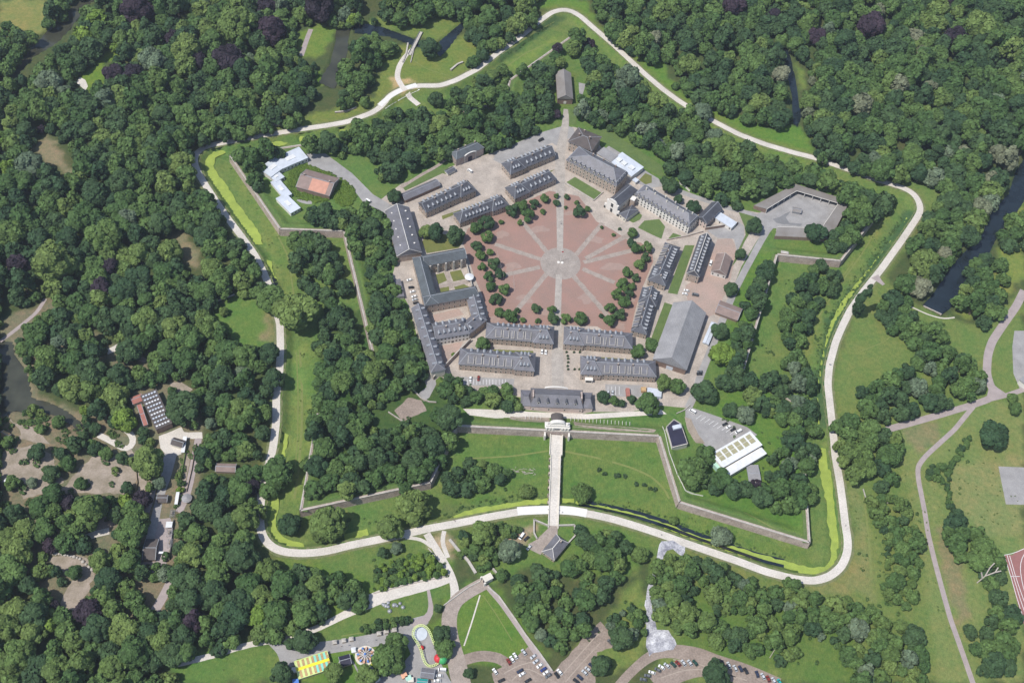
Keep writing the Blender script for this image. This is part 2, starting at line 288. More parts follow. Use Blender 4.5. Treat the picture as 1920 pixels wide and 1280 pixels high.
# ground cover colours (real colour of the ground, painted per area)
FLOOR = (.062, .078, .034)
TINT = [
 # (outline, colour)
 ('road', (.105, .155, .048)),
 ([(0,0),(125,0),(128,10),(100,50),(80,65),(0,60)], (.17, .18, .065)),
 ([(195,100),(215,95),(232,100),(200,115),(197,165),(175,180),(158,165),(150,145),(170,125)], (.11, .17, .03)),
 ([(85,255),(105,262),(115,290),(140,325),(120,322),(90,302),(55,285)], (.19, .165, .11)),
 ([(330,430),(350,440),(375,480),(372,500),(360,508),(340,480),(328,450)], (.18, .16, .105)),
 ([(0,600),(100,560),(200,640),(330,700),(380,810),(375,960),(330,1150),(110,1160),(0,1000)], (.155, .135, .095)),
 ([(60,690),(150,660),(240,700),(250,770),(170,780),(70,740)], (.06, .08, .035)),
 ([(558,62),(600,45),(640,50),(600,105),(560,110)], (.12, .17, .04)),
 ([(560,160),(600,130),(610,160),(580,170)], (.11, .16, .03)),
 ([(500,240),(640,200),(700,180),(720,100),(760,80),(775,95),(900,60),(960,75),(930,105),(880,140),(780,170),(720,205),(650,235),(500,262)], (.13, .165, .045)),
 ([(690,35),(800,20),(870,35),(870,50),(825,78),(780,70),(720,50),(690,45)], (.12, .16, .045)),
 ([(735,145),(770,150),(790,160),(760,175),(735,172)], (.40, .29, .17)),
 ([(970,0),(1100,0),(1120,45),(1165,70),(1180,98),(1250,112),(1250,140),(1300,188),(1350,205),(1440,240),(1490,235),(1500,235),(1530,290),(1520,300),(1430,275),(1330,230),(1270,192),(1180,118),(1100,50),(1055,14),(1030,20)], (.095, .165, .035)),
 ([(1490,115),(1500,120),(1514,170),(1503,172)], (.13, .17, .05)),
 ([(1800,0),(1920,0),(1920,50),(1860,30),(1800,20)], (.15, .17, .06)),
 ([(1690,340),(1730,335),(1765,350),(1760,380),(1735,405),(1660,520),(1700,560),(1760,590),(1830,610),(1900,560),(1920,530),(1920,1280),(1230,1280),(1215,1060),(1240,1010),(1500,1095),(1590,1060),(1600,1000),(1575,850),(1560,700),(1600,590),(1720,410)], (.120, .160, .052)),
 ([(1895,380),(1920,360),(1920,520),(1840,600),(1790,590),(1860,520)], (.15, .18, .05)),
 ([(1700,780),(1850,760),(1920,730),(1920,1280),(1760,1280),(1740,1150),(1720,980),(1690,880),(1680,820)], (.145, .178, .066)),
 ([(1780,880),(1920,850),(1920,1000),(1860,1010),(1790,960)], (.175, .185, .08)),
 ([(1755,990),(1790,1000),(1815,1150),(1800,1180),(1765,1060)], (.19, .165, .095)),
 ([(1690,800),(1760,790),(1760,830),(1720,850)], (.18, .165, .09)),
 ([(1590,900),(1612,910),(1640,1130),(1600,1110),(1560,1115),(1500,1100),(1590,1060),(1600,1010)], (.155, .17, .07)),
 ([(1215,1060),(1260,1040),(1300,1100),(1600,1150),(1620,1280),(1500,1280),(1360,1235),(1250,1210),(1300,1170)], (.09, .14, .038)),
 ([(1160,1010),(1225,1010),(1170,1120),(1100,1200),(1060,1210),(1180,1280),(1150,1280),(1230,1200),(1215,1120)], (.13, .165, .05)),
 ([(390,580),(440,553),(500,546),(510,600),(505,650),(480,668),(450,650),(420,625),(395,600)], (.095, .155, .042)),
 ([(480,545),(505,545),(520,640),(490,640),(500,600)], (.20, .17, .10)),
 ([(300,1235),(480,1205),(535,1215),(530,1280),(320,1280)], (.095, .150, .042)),
 ([(520,1045),(700,1020),(780,1005),(850,1010),(845,1090),(780,1110),(700,1130),(550,1195),(530,1200),(560,1240),(640,1210),(760,1190),(830,1160),(840,1100),(860,1110),(880,1090),(930,1100),(1030,1230),(1000,1260),(860,1240),(800,1280),(540,1280),(540,1160),(600,1150),(560,1090)], (.10, .155, .035)),
 ([(850,990),(1080,960),(1240,1010),(1180,1080),(1060,1080),(980,1060),(930,1100),(900,1080),(850,1020)], (.095, .150, .042)),
 ([(800,1005),(835,995),(850,1020),(845,1050),(815,1030)], (.30, .24, .17)),
 ([(530,1205),(600,1175),(680,1135),(740,1110),(835,1090),(845,1110),(805,1165),(740,1180),(640,1205),(540,1218)], (.10, .150, .045)),
 ([(600,1045),(700,1020),(780,1008),(835,1060),(840,1082),(700,1110),(680,1080),(600,1062)], (.10, .150, .045)),
 # ditch tones
 ([(540,640),(590,640),(590,900),(570,950),(530,940),(545,800)], (.115, .165, .048)),
 ([(555,650),(568,650),(565,800),(560,920),(548,930),(556,780)], (.15, .20, .06)),
 ([(430,300),(470,300),(520,430),(560,430),(560,600),(520,560),(500,480),(450,380)], (.12, .165, .05)),
 ([(1040,70),(1060,60),(1000,110),(960,130),(945,120),(1000,90)], (.13, .19, .05)),
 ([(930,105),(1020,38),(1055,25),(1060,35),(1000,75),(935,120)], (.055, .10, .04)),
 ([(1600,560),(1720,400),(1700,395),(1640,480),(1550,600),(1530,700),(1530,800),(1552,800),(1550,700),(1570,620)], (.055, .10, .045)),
 ([(1670,375),(1690,380),(1580,530),(1530,620),(1515,700),(1505,700),(1500,660),(1560,540)], (.13, .165, .05)),
 ([(870,815),(1225,832),(1262,945),(1400,1000),(1350,1010),(1200,955),(1080,930),(830,950),(840,900)], (.095, .150, .042)),
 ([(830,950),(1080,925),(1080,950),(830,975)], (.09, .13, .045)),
 ([(1080,925),(1200,945),(1500,1035),(1530,1040),(1530,1060),(1500,1055),(1300,1000),(1080,940)], (.10, .15, .04)),
 ([(935,985),(1000,985),(1005,1000),(960,1030),(930,1020)], (.27, .21, .16)),
 # interior
 ('inner', (.095, .150, .045)),
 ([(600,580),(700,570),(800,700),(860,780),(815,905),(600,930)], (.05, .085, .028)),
 ([(1400,470),(1460,480),(1400,700),(1500,760),(1510,1010),(1300,930),(1340,780),(1380,600)], (.085, .15, .034)),
 ([(1460,450),(1600,440),(1640,380),(1660,372),(1570,480),(1460,475)], (.10, .15, .04)),
 ([(1040,130),(1085,140),(1085,200),(1040,205)], (.10, .14, .04))]
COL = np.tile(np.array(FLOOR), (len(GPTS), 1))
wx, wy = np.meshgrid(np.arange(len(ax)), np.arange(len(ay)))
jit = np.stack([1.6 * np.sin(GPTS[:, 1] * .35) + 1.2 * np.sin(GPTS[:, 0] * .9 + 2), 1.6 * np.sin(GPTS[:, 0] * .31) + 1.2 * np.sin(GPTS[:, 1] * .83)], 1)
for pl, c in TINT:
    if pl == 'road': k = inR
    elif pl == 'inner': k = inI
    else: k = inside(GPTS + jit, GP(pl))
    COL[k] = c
k = (dRd < 8) & ~inR; COL[k] = .5 * COL[k] + .5 * np.array((.13, .15, .05))
# neighbours averaged once so that cover changes over a few metres
C3 = COL.reshape(len(ay), len(ax), 3); C4 = C3.copy()
C4[1:-1, 1:-1] = (C3[1:-1, 1:-1] * 2 + C3[:-2, 1:-1] + C3[2:, 1:-1] + C3[1:-1, :-2] + C3[1:-1, 2:]) / 6
COL = C4.reshape(-1, 3)
me = bpy.data.meshes.new('ground'); nv = len(GPTS); nx = len(ax); ny = len(ay)
me.vertices.add(nv); me.vertices.foreach_set('co', np.column_stack([GPTS, H]).astype(np.float32).ravel())
ii, jj = np.meshgrid(np.arange(nx - 1), np.arange(ny - 1)); b0 = (jj * nx + ii).ravel()
F4 = np.stack([b0, b0 + 1, b0 + nx + 1, b0 + nx], 1).astype(np.int32)
me.loops.add(F4.size); me.loops.foreach_set('vertex_index', F4.ravel())
me.polygons.add(len(F4)); me.polygons.foreach_set('loop_start', np.arange(0, F4.size, 4, dtype=np.int32)); me.update(calc_edges=True)
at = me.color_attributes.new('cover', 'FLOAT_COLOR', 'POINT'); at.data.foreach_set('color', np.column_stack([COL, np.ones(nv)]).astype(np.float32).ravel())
gm = bpy.data.materials.new('ground_cover'); gm.use_nodes = True; N = gm.node_tree.nodes; Lk = gm.node_tree.links; b = N['Principled BSDF']
b.inputs['Roughness'].default_value = .95; b.inputs['Specular IOR Level'].default_value = .1
ca = N.new('ShaderNodeAttribute'); ca.attribute_name = 'cover'; geo = N.new('ShaderNodeNewGeometry'); 
gn = N.new('ShaderNodeMix'); gn.data_type = 'RGBA'; gn.blend_type = 'MULTIPLY'; gn.inputs[0].default_value = 1; gn.inputs[7].default_value = (1.10, 1.13, 1.06, 1)
Lk.new(ca.outputs['Color'], gn.inputs[6]); out = gn.outputs[2]
def mul(out, scale, lo, hi, det=4, stretch=None, c=None):
    n = N.new('ShaderNodeTexNoise'); n.inputs['Scale'].default_value = scale; n.inputs['Detail'].default_value = det; n.inputs['Roughness'].default_value = .65
    if stretch:
        mp = N.new('ShaderNodeMapping'); mp.inputs['Scale'].default_value = stretch; Lk.new(geo.outputs['Position'], mp.inputs[0]); Lk.new(mp.outputs[0], n.inputs['Vector'])
    else: Lk.new(geo.outputs['Position'], n.inputs['Vector'])
    rp = N.new('ShaderNodeValToRGB'); rp.color_ramp.elements[0].position = .32; rp.color_ramp.elements[1].position = .68
    rp.color_ramp.elements[0].color = (*(lo if isinstance(lo, tuple) else (lo,) * 3), 1); rp.color_ramp.elements[1].color = (*(hi if isinstance(hi, tuple) else (hi,) * 3), 1)
    Lk.new(n.outputs['Fac'], rp.inputs[0])
    mx = N.new('ShaderNodeMix'); mx.data_type = 'RGBA'; mx.blend_type = 'MULTIPLY'; mx.inputs[0].default_value = 1
    Lk.new(out, mx.inputs[6]); Lk.new(rp.outputs[0], mx.inputs[7]); return mx.outputs[2]
out = mul(out, .018, (1.12, 1.0, 1.0), (.86, 1.0, .95))
out = mul(out, .09, (1.18, 1.04, 1.05), (.80, .94, .85), 6)
out = mul(out, .35, (.74, .84, .8), (1.26, 1.14, 1.15), 6)
out = mul(out, 1.3, .80, 1.2, 5)
out = mul(out, 1.9, .86, 1.14, 3, (1, .2, 1))
Lk.new(out, b.inputs['Base Color'])
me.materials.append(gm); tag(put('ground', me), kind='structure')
# ------------------------------------------------------------------ sheets laid on the ground
def sheet(name, pts, m, off=.03, level=None, step=None, world=False, label=None, kind='structure', jag=0.0, seed=0):
    P = list(pts) if world else (GP(pts) if level is None else G(pts, level))
    if jag:
        rs = random.Random(seed); Q = []
        for i in range(len(P)):
            a = np.array(P[i]); b_ = np.array(P[(i + 1) % len(P)]); L = np.linalg.norm(b_ - a); n = max(1, int(L / 3.0))
            nn = np.array([-(b_ - a)[1], (b_ - a)[0]]) / max(L, 1e-6)
            for j in range(n):
                q = a + (b_ - a) * j / n + nn * rs.uniform(-jag, jag); Q.append((float(q[0]), float(q[1])))
        P = Q
    P = [(float(a), float(b_)) for a, b_ in P]; n = len(P)
    A = sum(P[i][0] * P[(i + 1) % n][1] - P[(i + 1) % n][0] * P[i][1] for i in range(n))
    if A < 0: P = P[::-1]
    extra = []
    arr = np.array(P); hh = hgt(arr)
    if level is None and (hh.max() - hh.min() > .05 or step):
        st = step or 3.0
        # densify edges and add inner points
        Q = []
        for i in range(n):
            a = arr[i]; b_ = arr[(i + 1) % n]; k = max(1, int(np.hypot(*(b_ - a)) / st))
            for j in range(k): Q.append(tuple(a + (b_ - a) * j / k))
        P = [(float(a), float(b_)) for a, b_ in Q]; arr = np.array(P)
        gx, gy = np.meshgrid(np.arange(arr[:, 0].min(), arr[:, 0].max(), st), np.arange(arr[:, 1].min(), arr[:, 1].max(), st))
        gg = np.stack([gx.ravel(), gy.ravel()], 1); gg = gg[inside(gg, arr)]; gg = gg[segd(gg, arr) > st * .4]
        extra = [(float(a), float(b_)) for a, b_ in gg]
    n = len(P)
    vs, es, fs, *_ = delaunay_2d_cdt([Vector(p) for p in P] + [Vector(p) for p in extra], [], [list(range(n))], 1, 1e-4)
    V = np.array([(v.x, v.y) for v in vs]); z = (hgt(V) if level is None else np.full(len(V), level)) + off
    me = bpy.data.meshes.new(name); me.from_pydata([(*p, q) for p, q in zip(V.tolist(), z.tolist())], [], fs); me.materials.append(m)
    me.update(); return tag(put(name, me), label=label, kind=kind)
def ribbon(line, width, st=3.0):
    """world outline-free strip along a line; returns lists of left and right points"""
    L = [np.array(p[:2], float) for p in line]; D = []
    for i in range(len(L) - 1):
        k = max(1, int(np.hypot(*(L[i + 1] - L[i])) / st))
        for j in range(k): D.append(L[i] + (L[i + 1] - L[i]) * j / k)
    D.append(L[-1]); D = np.array(D)
    for _ in range(2): D[1:-1] = (D[:-2] + 2 * D[1:-1] + D[2:]) / 4
    T = np.gradient(D, axis=0); T /= np.linalg.norm(T, axis=1)[:, None] + 1e-9; Nn = np.stack([-T[:, 1], T[:, 0]], 1)
    wd = width if np.isscalar(width) else np.interp(np.linspace(0, 1, len(D)), np.linspace(0, 1, len(width)), width)[:, None]
    return D + Nn * wd / 2, D - Nn * wd / 2
def strip(name, pts, width, m, off=.09, closed=False, world=False, wob=0.0):
    W = list(pts) if world else GP(pts)
    if closed: W = W + [W[0]]
    a, b_ = ribbon(W, width)
    if wob:
        t = np.arange(len(a)); a = a + (np.sin(t * 1.7) * wob)[:, None]; b_ = b_ + (np.sin(t * 2.3 + 1) * wob)[:, None]
    n = len(a); mid = (a + b_) / 2; V = np.concatenate([a, mid, b_]); z = hgt(V) + off
    fs = []
    for r in (0, n):
        for i in range(n - 1): fs.append((r + i, r + n + i, r + n + i + 1, r + i + 1))
    me = bpy.data.meshes.new(name); me.from_pydata([(*p, q) for p, q in zip(V.tolist(), z.tolist())], [], fs); me.materials.append(m)
    me.update(); return tag(put(name, me), kind='structure')
# ------------------------------------------------------------------ water
for i, p in enumerate(MOAT):
    tag(sheet('duckweed_covered_moat', p, M['algae'], 0.0, level=-3.7, jag=.7, seed=i), kind='structure')
for p, n, m in RIV:
    sheet(n, [tuple(q) for q in p], M[m], 0.0, level=-1.0, world=True)
strip('moat_water', [(1085,943),(1130,951),(1200,967),(1260,986),(1300,1003),(1350,1020),(1420,1044),(1470,1056)], 7, M['water'], off=.12)
strip('moat_water', [(512,520),(522,560),(530,600)], 5, M['water'], off=.12)
# ------------------------------------------------------------------ paths and roads
strip('path_verge', ROAD, 9.0, M['verge'], off=.05, closed=True, wob=.35)
strip('promenade_path', ROAD, 5.6, M['path'], off=.10, closed=True)
strip('promenade_path', [(715,200),(737,181),(760,169),(783,162)], 9.5, M['fresh'], off=.14)
strip('promenade_path', [(970,958),(1000,956),(1040,955),(1075,957),(1100,962)], 6.4, M['fresh'], off=.14)
strip('footpath', [(790,62),(775,90),(760,105),(748,125),(744,145),(755,165),(765,178),(785,197)], [3, 3, 3.5, 5, 5, 5, 5, 5], M['path'], off=.18)
strip('stub_path', [(1640,518),(1652,530),(1657,534)], [8, 4, 3], M['track'], off=.15)
strip('grit_path', [(1152,82),(1165,75),(1175,80)], 4, M['track'], off=.12)
strip('tarmac_path', [(1920,545),(1905,575),(1880,610),(1860,640),(1852,665),(1850,700),(1858,725),(1868,742)], 6.5, M['track'])
strip('tarmac_path', [(1663,805),(1700,795),(1760,778),(1820,760),(1850,750),(1868,740)], 5.5, M['track'], off=.12)
sheet('path_junction', [(1856,690),(1862,720),(1872,728),(1890,740),(1888,745),(1860,752),(1845,756),(1850,745),(1855,720),(1842,694)], M['track'], off=.14)
strip('tarmac_path', [(1885,742),(1905,735),(1925,728)], 4, M['track'], off=.12)
strip('tarmac_path', [(1825,762),(1810,780),(1790,805),(1760,832),(1735,855),(1720,875),(1722,900),(1728,930),(1734,960),(1740,1000),(1752,1050),(1768,1110),(1782,1160),(1800,1210),(1818,1262),(1826,1285)], 3.6, M['track'], off=.10)
strip('footpath', [(1708,575),(1740,590),(1770,598),(1790,595)], 1.2, M['path'])
strip('footpath', [(380,582),(405,565),(440,552)], 1.4, M['path'])
sheet('sports_court', [(1872,874),(1925,876),(1925,946),(1886,945)], M['asphalt'], off=.05)
sheet('parking_area', [(1902,620),(1925,620),(1925,735),(1912,728),(1900,700),(1898,650)], M['asphalt'], off=.05)
# south west park paths
strip('park_path', [(330,1245),(400,1228),(440,1215),(480,1205),(515,1200),(550,1195),(600,1175),(650,1150),(690,1128),(730,1112),(790,1098),(830,1088),(850,1080)], [4,4,4,4,4,4.5,4.5,5,9,10,9,8,6], M['path'], wob=.15)
strip('park_path', [(800,1000),(825,1040),(845,1075),(853,1100),(853,1120)], [5, 5, 5, 5, 6], M['path'], off=.12)
strip('park_path', [(833,995),(828,1015),(840,1045)], 3, M['path'], off=.13)
strip('park_path', [(760,1007),(790,1010),(810,1025)], 2.5, M['path'], off=.11)
strip('cobbled_approach', [(910,1092),(880,1108),(855,1125),(842,1150),(842,1180),(848,1210),(856,1240),(866,1285)], [9, 9, 9, 10, 10, 11, 12, 12], M['spoke'], off=.15)
strip('park_path', [(803,1105),(808,1135),(812,1150),(800,1160),(775,1175)], [2, 2.5, 4, 6, 8], M['track'], off=.12)
strip('fairground_path', [(535,1222),(600,1215),(650,1208),(700,1200),(760,1180),(800,1160)], [12, 9, 8, 9, 14, 6], M['asphalt'], off=.10)
strip('park_path', [(505,1200),(520,1212),(535,1222),(545,1250)], [4, 6, 10, 10], M['asphalt'], off=.12)
strip('foot_trail', [(900,1115),(885,1165),(870,1210)], .9, M['path'], off=.08)
strip('straight_lane', [(912,1098),(940,1130),(975,1180),(1005,1225),(1035,1262)], 3.2, M['track'], off=.12)
strip('drive', [(866,1238),(900,1228),(935,1232),(960,1250),(985,1275)], 7, M['dirt'], off=.13)
sheet('fairground_yard', [(768,1180),(800,1170),(830,1250),(850,1285),(700,1285),(720,1262),(750,1250),(770,1225),(760,1200)], M['asphalt'], off=.06)
sheet('dirt_car_park', [(990,1212),(1010,1235),(1035,1262),(1060,1235),(1095,1195),(1125,1165),(1145,1185),(1152,1210),(1120,1222),(1115,1285),(930,1285),(922,1262),(950,1245)], M['dirt'], off=.05, jag=.6)
strip('curved_car_park_road', [(1160,1285),(1180,1262),(1210,1235),(1235,1222),(1270,1220),(1310,1230),(1345,1247),(1390,1262),(1460,1290)], [6, 6, 7, 9, 12, 14, 15, 15, 14], M['dirt'], off=.06)
strip('curved_car_park_road', [(1230,1285),(1260,1262),(1300,1250),(1340,1248)], [14, 14, 13, 13], M['dirt'], off=.10)
sheet('gravel_spill', [(1240,1013),(1262,1012),(1285,1025),(1280,1042),(1262,1030),(1250,1032),(1240,1060),(1228,1082),(1228,1060),(1234,1035)], M['scree'], off=.11, jag=.8, seed=4)
sheet('gravel_spill', [(1228,1055),(1234,1060),(1228,1085),(1222,1108),(1220,1130),(1211,1130),(1214,1100),(1222,1080)], M['scree'], off=.13, jag=.5, seed=6)
sheet('gravel_spill', [(1210,1125),(1220,1125),(1222,1155),(1232,1178),(1252,1182),(1270,1208),(1262,1218),(1232,1222),(1216,1230),(1213,1212),(1212,1190),(1210,1165)], M['scree'], off=.16, jag=.8, seed=5)
# zoo grounds
sheet('zoo_path', [(12,778),(25,792),(60,800),(95,832),(70,830),(45,822),(20,825),(40,815),(38,808)], M['sand'], off=.05, jag=.5)
sheet('zoo_yard', [(0,850),(30,838),(60,835),(95,850),(120,905),(80,925),(45,935),(30,910),(0,900)], M['sand'], off=.04, jag=1, seed=8)
sheet('zoo_paddock', [(150,875),(180,852),(215,855),(255,872),(258,900),(240,925),(180,925),(110,925),(130,900)], M['sand'], off=.05, jag=1, seed=9)
strip('zoo_path', [(185,815),(215,830),(238,845),(252,830),(245,810),(228,800)], 4.5, M['path'], off=.10)
strip('zoo_path', [(240,845),(262,880),(270,905),(265,920)], 5, M['sand'], off=.08)
strip('zoo_path', [(290,900),(285,930),(275,960)], 4, M['track'], off=.08)
sheet('zoo_court', [(298,818),(340,800),(345,810),(378,810),(380,822),(345,822),(340,850),(320,860),(300,840)], M['path'], off=.06, jag=.4)
strip('zoo_path', [(372,822),(365,860),(355,910),(348,935),(335,960)], 5, M['track'], off=.10)
sheet('zoo_paddock', [(100,1043),(130,1040),(165,1045),(178,1070),(165,1110),(140,1145),(110,1140),(125,1110),(135,1080),(90,1050)], M['sand'], off=.05, jag=1, seed=10)
strip('zoo_alley', [(320,850),(312,890),(300,930),(288,985),(275,1030)], [9, 7, 5, 6, 5], M['asphalt'], off=.07)
strip('zoo_alley', [(352,850),(342,900),(334,935)], 5, M['sand'], off=.06)
sheet('zoo_paddock', [(165,990),(200,965),(230,965),(215,985),(190,995)], M['dirt'], off=.05, jag=.8)
strip('zoo_path', [(205,995),(180,1000),(160,1008)], 5, M['path'], off=.08)
sheet('bare_earth', [(225,655),(240,655),(280,675),(270,680),(232,668)], M['dirt'], off=.05)
strip('zoo_path', [(200,660),(215,655),(235,640)], 5, M['path'], off=.10)
strip('zoo_path', [(0,640),(30,618),(70,585),(85,560)], 3, M['track'], off=.06)
strip('zoo_path', [(320,1090),(305,1120),(290,1145)], 6, M['track'], off=.06)
sheet('zoo_yard', [(318,718),(338,715),(362,730),(345,742),(325,738)], M['sand'], off=.05)
sheet('zoo_yard', [(260,1045),(275,1020),(290,975),(320,970),(325,1000),(310,1060),(300,1080),(265,1060)], M['track'], off=.04, jag=.5)
strip('forest_path', [(565,105),(575,75),(583,55)], 4.5, M['track'], off=.07)
sheet('stone_terrace', [(143,155),(150,145),(160,150),(165,162),(160,170)], M['path'], off=.06)
# ------------------------------------------------------------------ citadel interior
sheet('citadel_yard', [(752,345),(830,318),(925,285),(1010,255),(1060,240),(1075,238),(1100,245),(1140,290),(1205,320),(1250,345),(1330,375),(1400,395),(1430,400),(1445,420),(1420,450),(1390,500),(1372,545),(1352,600),(1335,640),(1318,690),(1300,740),(1290,765),(1240,760),(1180,772),(1110,772),(1080,778),(985,768),(985,745),(860,735),(825,705),(808,720),(795,700),(785,640),(765,570),(735,520),(745,480),(722,400),(700,385)], M['cobble'], off=.03)
sheet('access_road', [(575,288),(610,288),(660,325),(700,365),(735,385),(755,395),(722,400),(680,378),(655,345),(600,318),(578,312)], M['asphalt'], off=.06)
strip('access_road', [(560,372),(575,380),(585,378)], 6, M['asphalt'], off=.06)
sheet('asphalt_road', [(925,300),(930,285),(1010,250),(1060,235),(1075,240),(1080,255),(1062,262),(1060,285),(1035,268),(985,292),(950,312)], M['asphalt'], off=.06)
M['avenue'] = mat('worn_avenue_cobbles', (.36, .325, .29), noise=.16, scale=.2, fine=.16, fscale=1.2)
strip('avenue', [(1062,205),(1060,235),(1050,290),(1050,360),(1050,470)], [5, 8, 9, 6, 5], M['avenue'], off=.15)
strip('avenue', [(1048,515),(1045,600),(1045,660),(1046,735)], [5, 5.5, 9, 9], M['avenue'], off=.15)
sheet('parade_square', [(900,412),(930,402),(955,395),(985,378),(1030,358),(1055,362),(1085,368),(1098,385),(1118,415),(1150,432),(1180,452),(1202,455),(1222,470),(1225,490),(1202,545),(1190,585),(1182,625),(1165,640),(1120,612),(1050,608),(990,612),(940,610),(912,618),(915,585),(905,555),(890,520),(880,490),(868,455),(876,430)], M['red'], off=.06)
CEN = gp(1051, 494); hub = [(CEN[0] + 16.5 * math.cos(t), CEN[1] + 17.0 * math.sin(t)) for t in np.linspace(0, 2 * math.pi, 25)[:-1]]
sheet('square_hub', hub, M['hub'], off=.12, world=True)
for e, q in [((978,415),(1030,478)), ((928,458),(1016,487)), ((930,519),(1012,501)), ((962,590),(1026,512)), ((1140,592),(1073,515)), ((1152,530),(1092,504)), ((1200,466),(1094,492)), ((1182,438),(1098,485)), ((1130,418),(1080,478))]:
    strip('cobbled_lane', [q, e], 4.0, M['spoke'], off=.09, wob=.22)
sheet('red_yard', [(1345,450),(1372,445),(1380,465),(1375,500),(1362,545),(1345,585),(1320,600),(1290,565),(1285,535),(1320,515),(1335,475)], M['redtan'], off=.06, jag=.5)
sheet('red_yard', [(812,590),(860,578),(870,590),(815,604)], M['redtan'], off=.06)
sheet('red_yard', [(828,648),(868,640),(862,655),(838,690),(828,668)], M['redtan'], off=.06)
strip('east_lane', [(1447,418),(1425,455),(1395,510),(1375,550),(1355,600),(1335,650),(1315,700),(1300,745),(1290,765)], 5.5, M['asphalt'], off=.10)
sheet('asphalt_apron', [(1325,432),(1385,415),(1396,425),(1395,450),(1382,470),(1376,448),(1345,446)], M['asphalt'], off=.09)
strip('north_east_lane', [(1140,275),(1200,318),(1240,345),(1290,365),(1330,378),(1350,386),(1405,400),(1430,410)], 5, M['asphalt'], off=.09)
sheet('loop_drive', [(1205,318),(1235,335),(1240,350),(1222,352),(1196,345)], M['asphalt'], off=.06)
sheet('asphalt_apron', [(1420,402),(1500,350),(1580,382),(1585,400),(1560,432),(1500,432),(1450,428),(1440,440),(1425,430)], M['asphalt'], off=.11)
sheet('damp_patch', [(1449,411),(1462,407),(1470,402),(1483,396),(1473,408),(1480,418),(1505,420),(1500,424),(1474,421),(1470,421),(1456,418)], M['dkasph'], off=.15)
sheet('south_path', [(868,766),(940,768),(1000,772),(1100,776),(1170,772),(1240,768),(1250,776),(1190,780),(1100,786),(985,781),(930,784),(880,778)], M['path'], off=.10, step=3)
sheet('parking_bays', [(862,706),(965,710),(962,725),(870,722)], M['asphalt'], off=.08)
sheet('parking_bays', [(1135,720),(1205,722),(1215,745),(1135,742)], M['asphalt'], off=.08)
sheet('works_yard', [(1285,765),(1300,765),(1330,775),(1400,800),(1420,815),(1345,850),(1325,840),(1305,815),(1285,790)], M['asphalt'], off=.10, step=3)
sheet('works_earth', [(1283,782),(1295,785),(1310,815),(1322,832),(1305,830),(1290,808)], M['sand'], off=.13, step=3, jag=.4)
sheet('bare_earth', [(740,770),(765,745),(790,750),(800,770),(775,780),(757,790)], M['dirt'], off=.06, step=3, jag=.6)
sheet('west_apron', [(790,700),(812,690),(818,720),(805,745),(795,752),(782,740),(800,725)], M['asphalt'], off=.08, step=3)
sheet('turned_earth', [(1075,790),(1120,796),(1230,805),(1225,812),(1110,803),(1075,800)], M['sand'], off=.07, step=2.5, jag=.4)
sheet('turned_earth', [(960,775),(1030,780),(1030,792),(985,790),(955,785)], M['sand'], off=.07, step=2.5, jag=.4)
sheet('bare_clearing', [(1085,155),(1098,158),(1092,180),(1086,175)], M['asphalt'], off=.06)
LAWNS = [
 ([(1062,342),(1078,332),(1128,362),(1114,374)], 'lawn'), ([(1196,427),(1208,414),(1236,411),(1247,425),(1240,448),(1222,440)], 'lawn'),
 ([(1179,414),(1198,399),(1204,404),(1200,412),(1187,418)], 'lawn'), ([(1251,450),(1262,437),(1277,442),(1276,445)], 'lawn'),
 ([(1198,338),(1210,325),(1222,330),(1222,343),(1210,346)], 'olive'), ([(1284,460),(1302,460),(1270,552),(1252,549)], 'lawn'),
 ([(1246,567),(1262,572),(1232,648),(1218,642)], 'lawn'), ([(828,405),(880,388),(920,372),(905,385),(870,395),(830,412)], 'olive'),
 ([(975,345),(1000,330),(1040,318),(1020,332),(985,345)], 'olive'), ([(792,455),(800,430),(870,450),(860,465),(800,475)], 'olive'),
 ([(925,655),(1000,658),(1000,664),(925,663)], 'olive'), ([(1094,667),(1190,674),(1190,680),(1094,672)], 'olive'),
 ([(817,515),(832,511),(838,526),(822,533)], 'olive'), ([(843,510),(864,506),(872,523),(850,528)], 'olive'), ([(824,541),(842,537),(842,546),(826,549)], 'olive'), ([(851,538),(870,533),(880,538),(855,545)], 'olive'),
 ([(752,348),(800,322),(840,312),(845,330),(830,325),(760,358)], 'lawn'), ([(1385,398),(1420,408),(1410,430),(1395,455),(1380,490),(1372,500),(1386,465),(1398,440),(1396,425)], 'lawn'),
 ([(1098,243),(1140,243),(1240,310),(1245,335),(1205,312),(1135,270),(1125,258)], 'lawn'), ([(1065,205),(1082,205),(1080,235),(1068,232)], 'lawn'),
 ([(1000,335),(1000,336),(1001,336)], 'lawn')][:-1]
for p, m in LAWNS: sheet('lawn_plot', p, M[m], off=.17, step=3)
strip('courtyard_path', [(836,508),(846,540)], 3, M['spoke'], off=.2)
strip('courtyard_path', [(812,540),(878,528)], 3, M['spoke'], off=.22)
strip('garden_path', [(752,352),(790,328),(820,312),(835,300)], 3, M['spoke'], off=.2)
for x0 in (870, 876, 882, 888, 894, 900, 906, 912, 918, 924, 930, 936, 942, 948): strip('parking_line', [(x0, 711), (x0, 721)], .25, M['line'], off=.13)
for x0 in (1140, 1147, 1154, 1161): strip('parking_line', [(x0, 724), (x0, 740)], .25, M['line'], off=.13)
for i in range(9): strip('parking_line', [(1315 + i * 8, 778 + i * 3.6), (1305 + i * 8, 785 + i * 3.6)], .25, M['line'], off=.16)
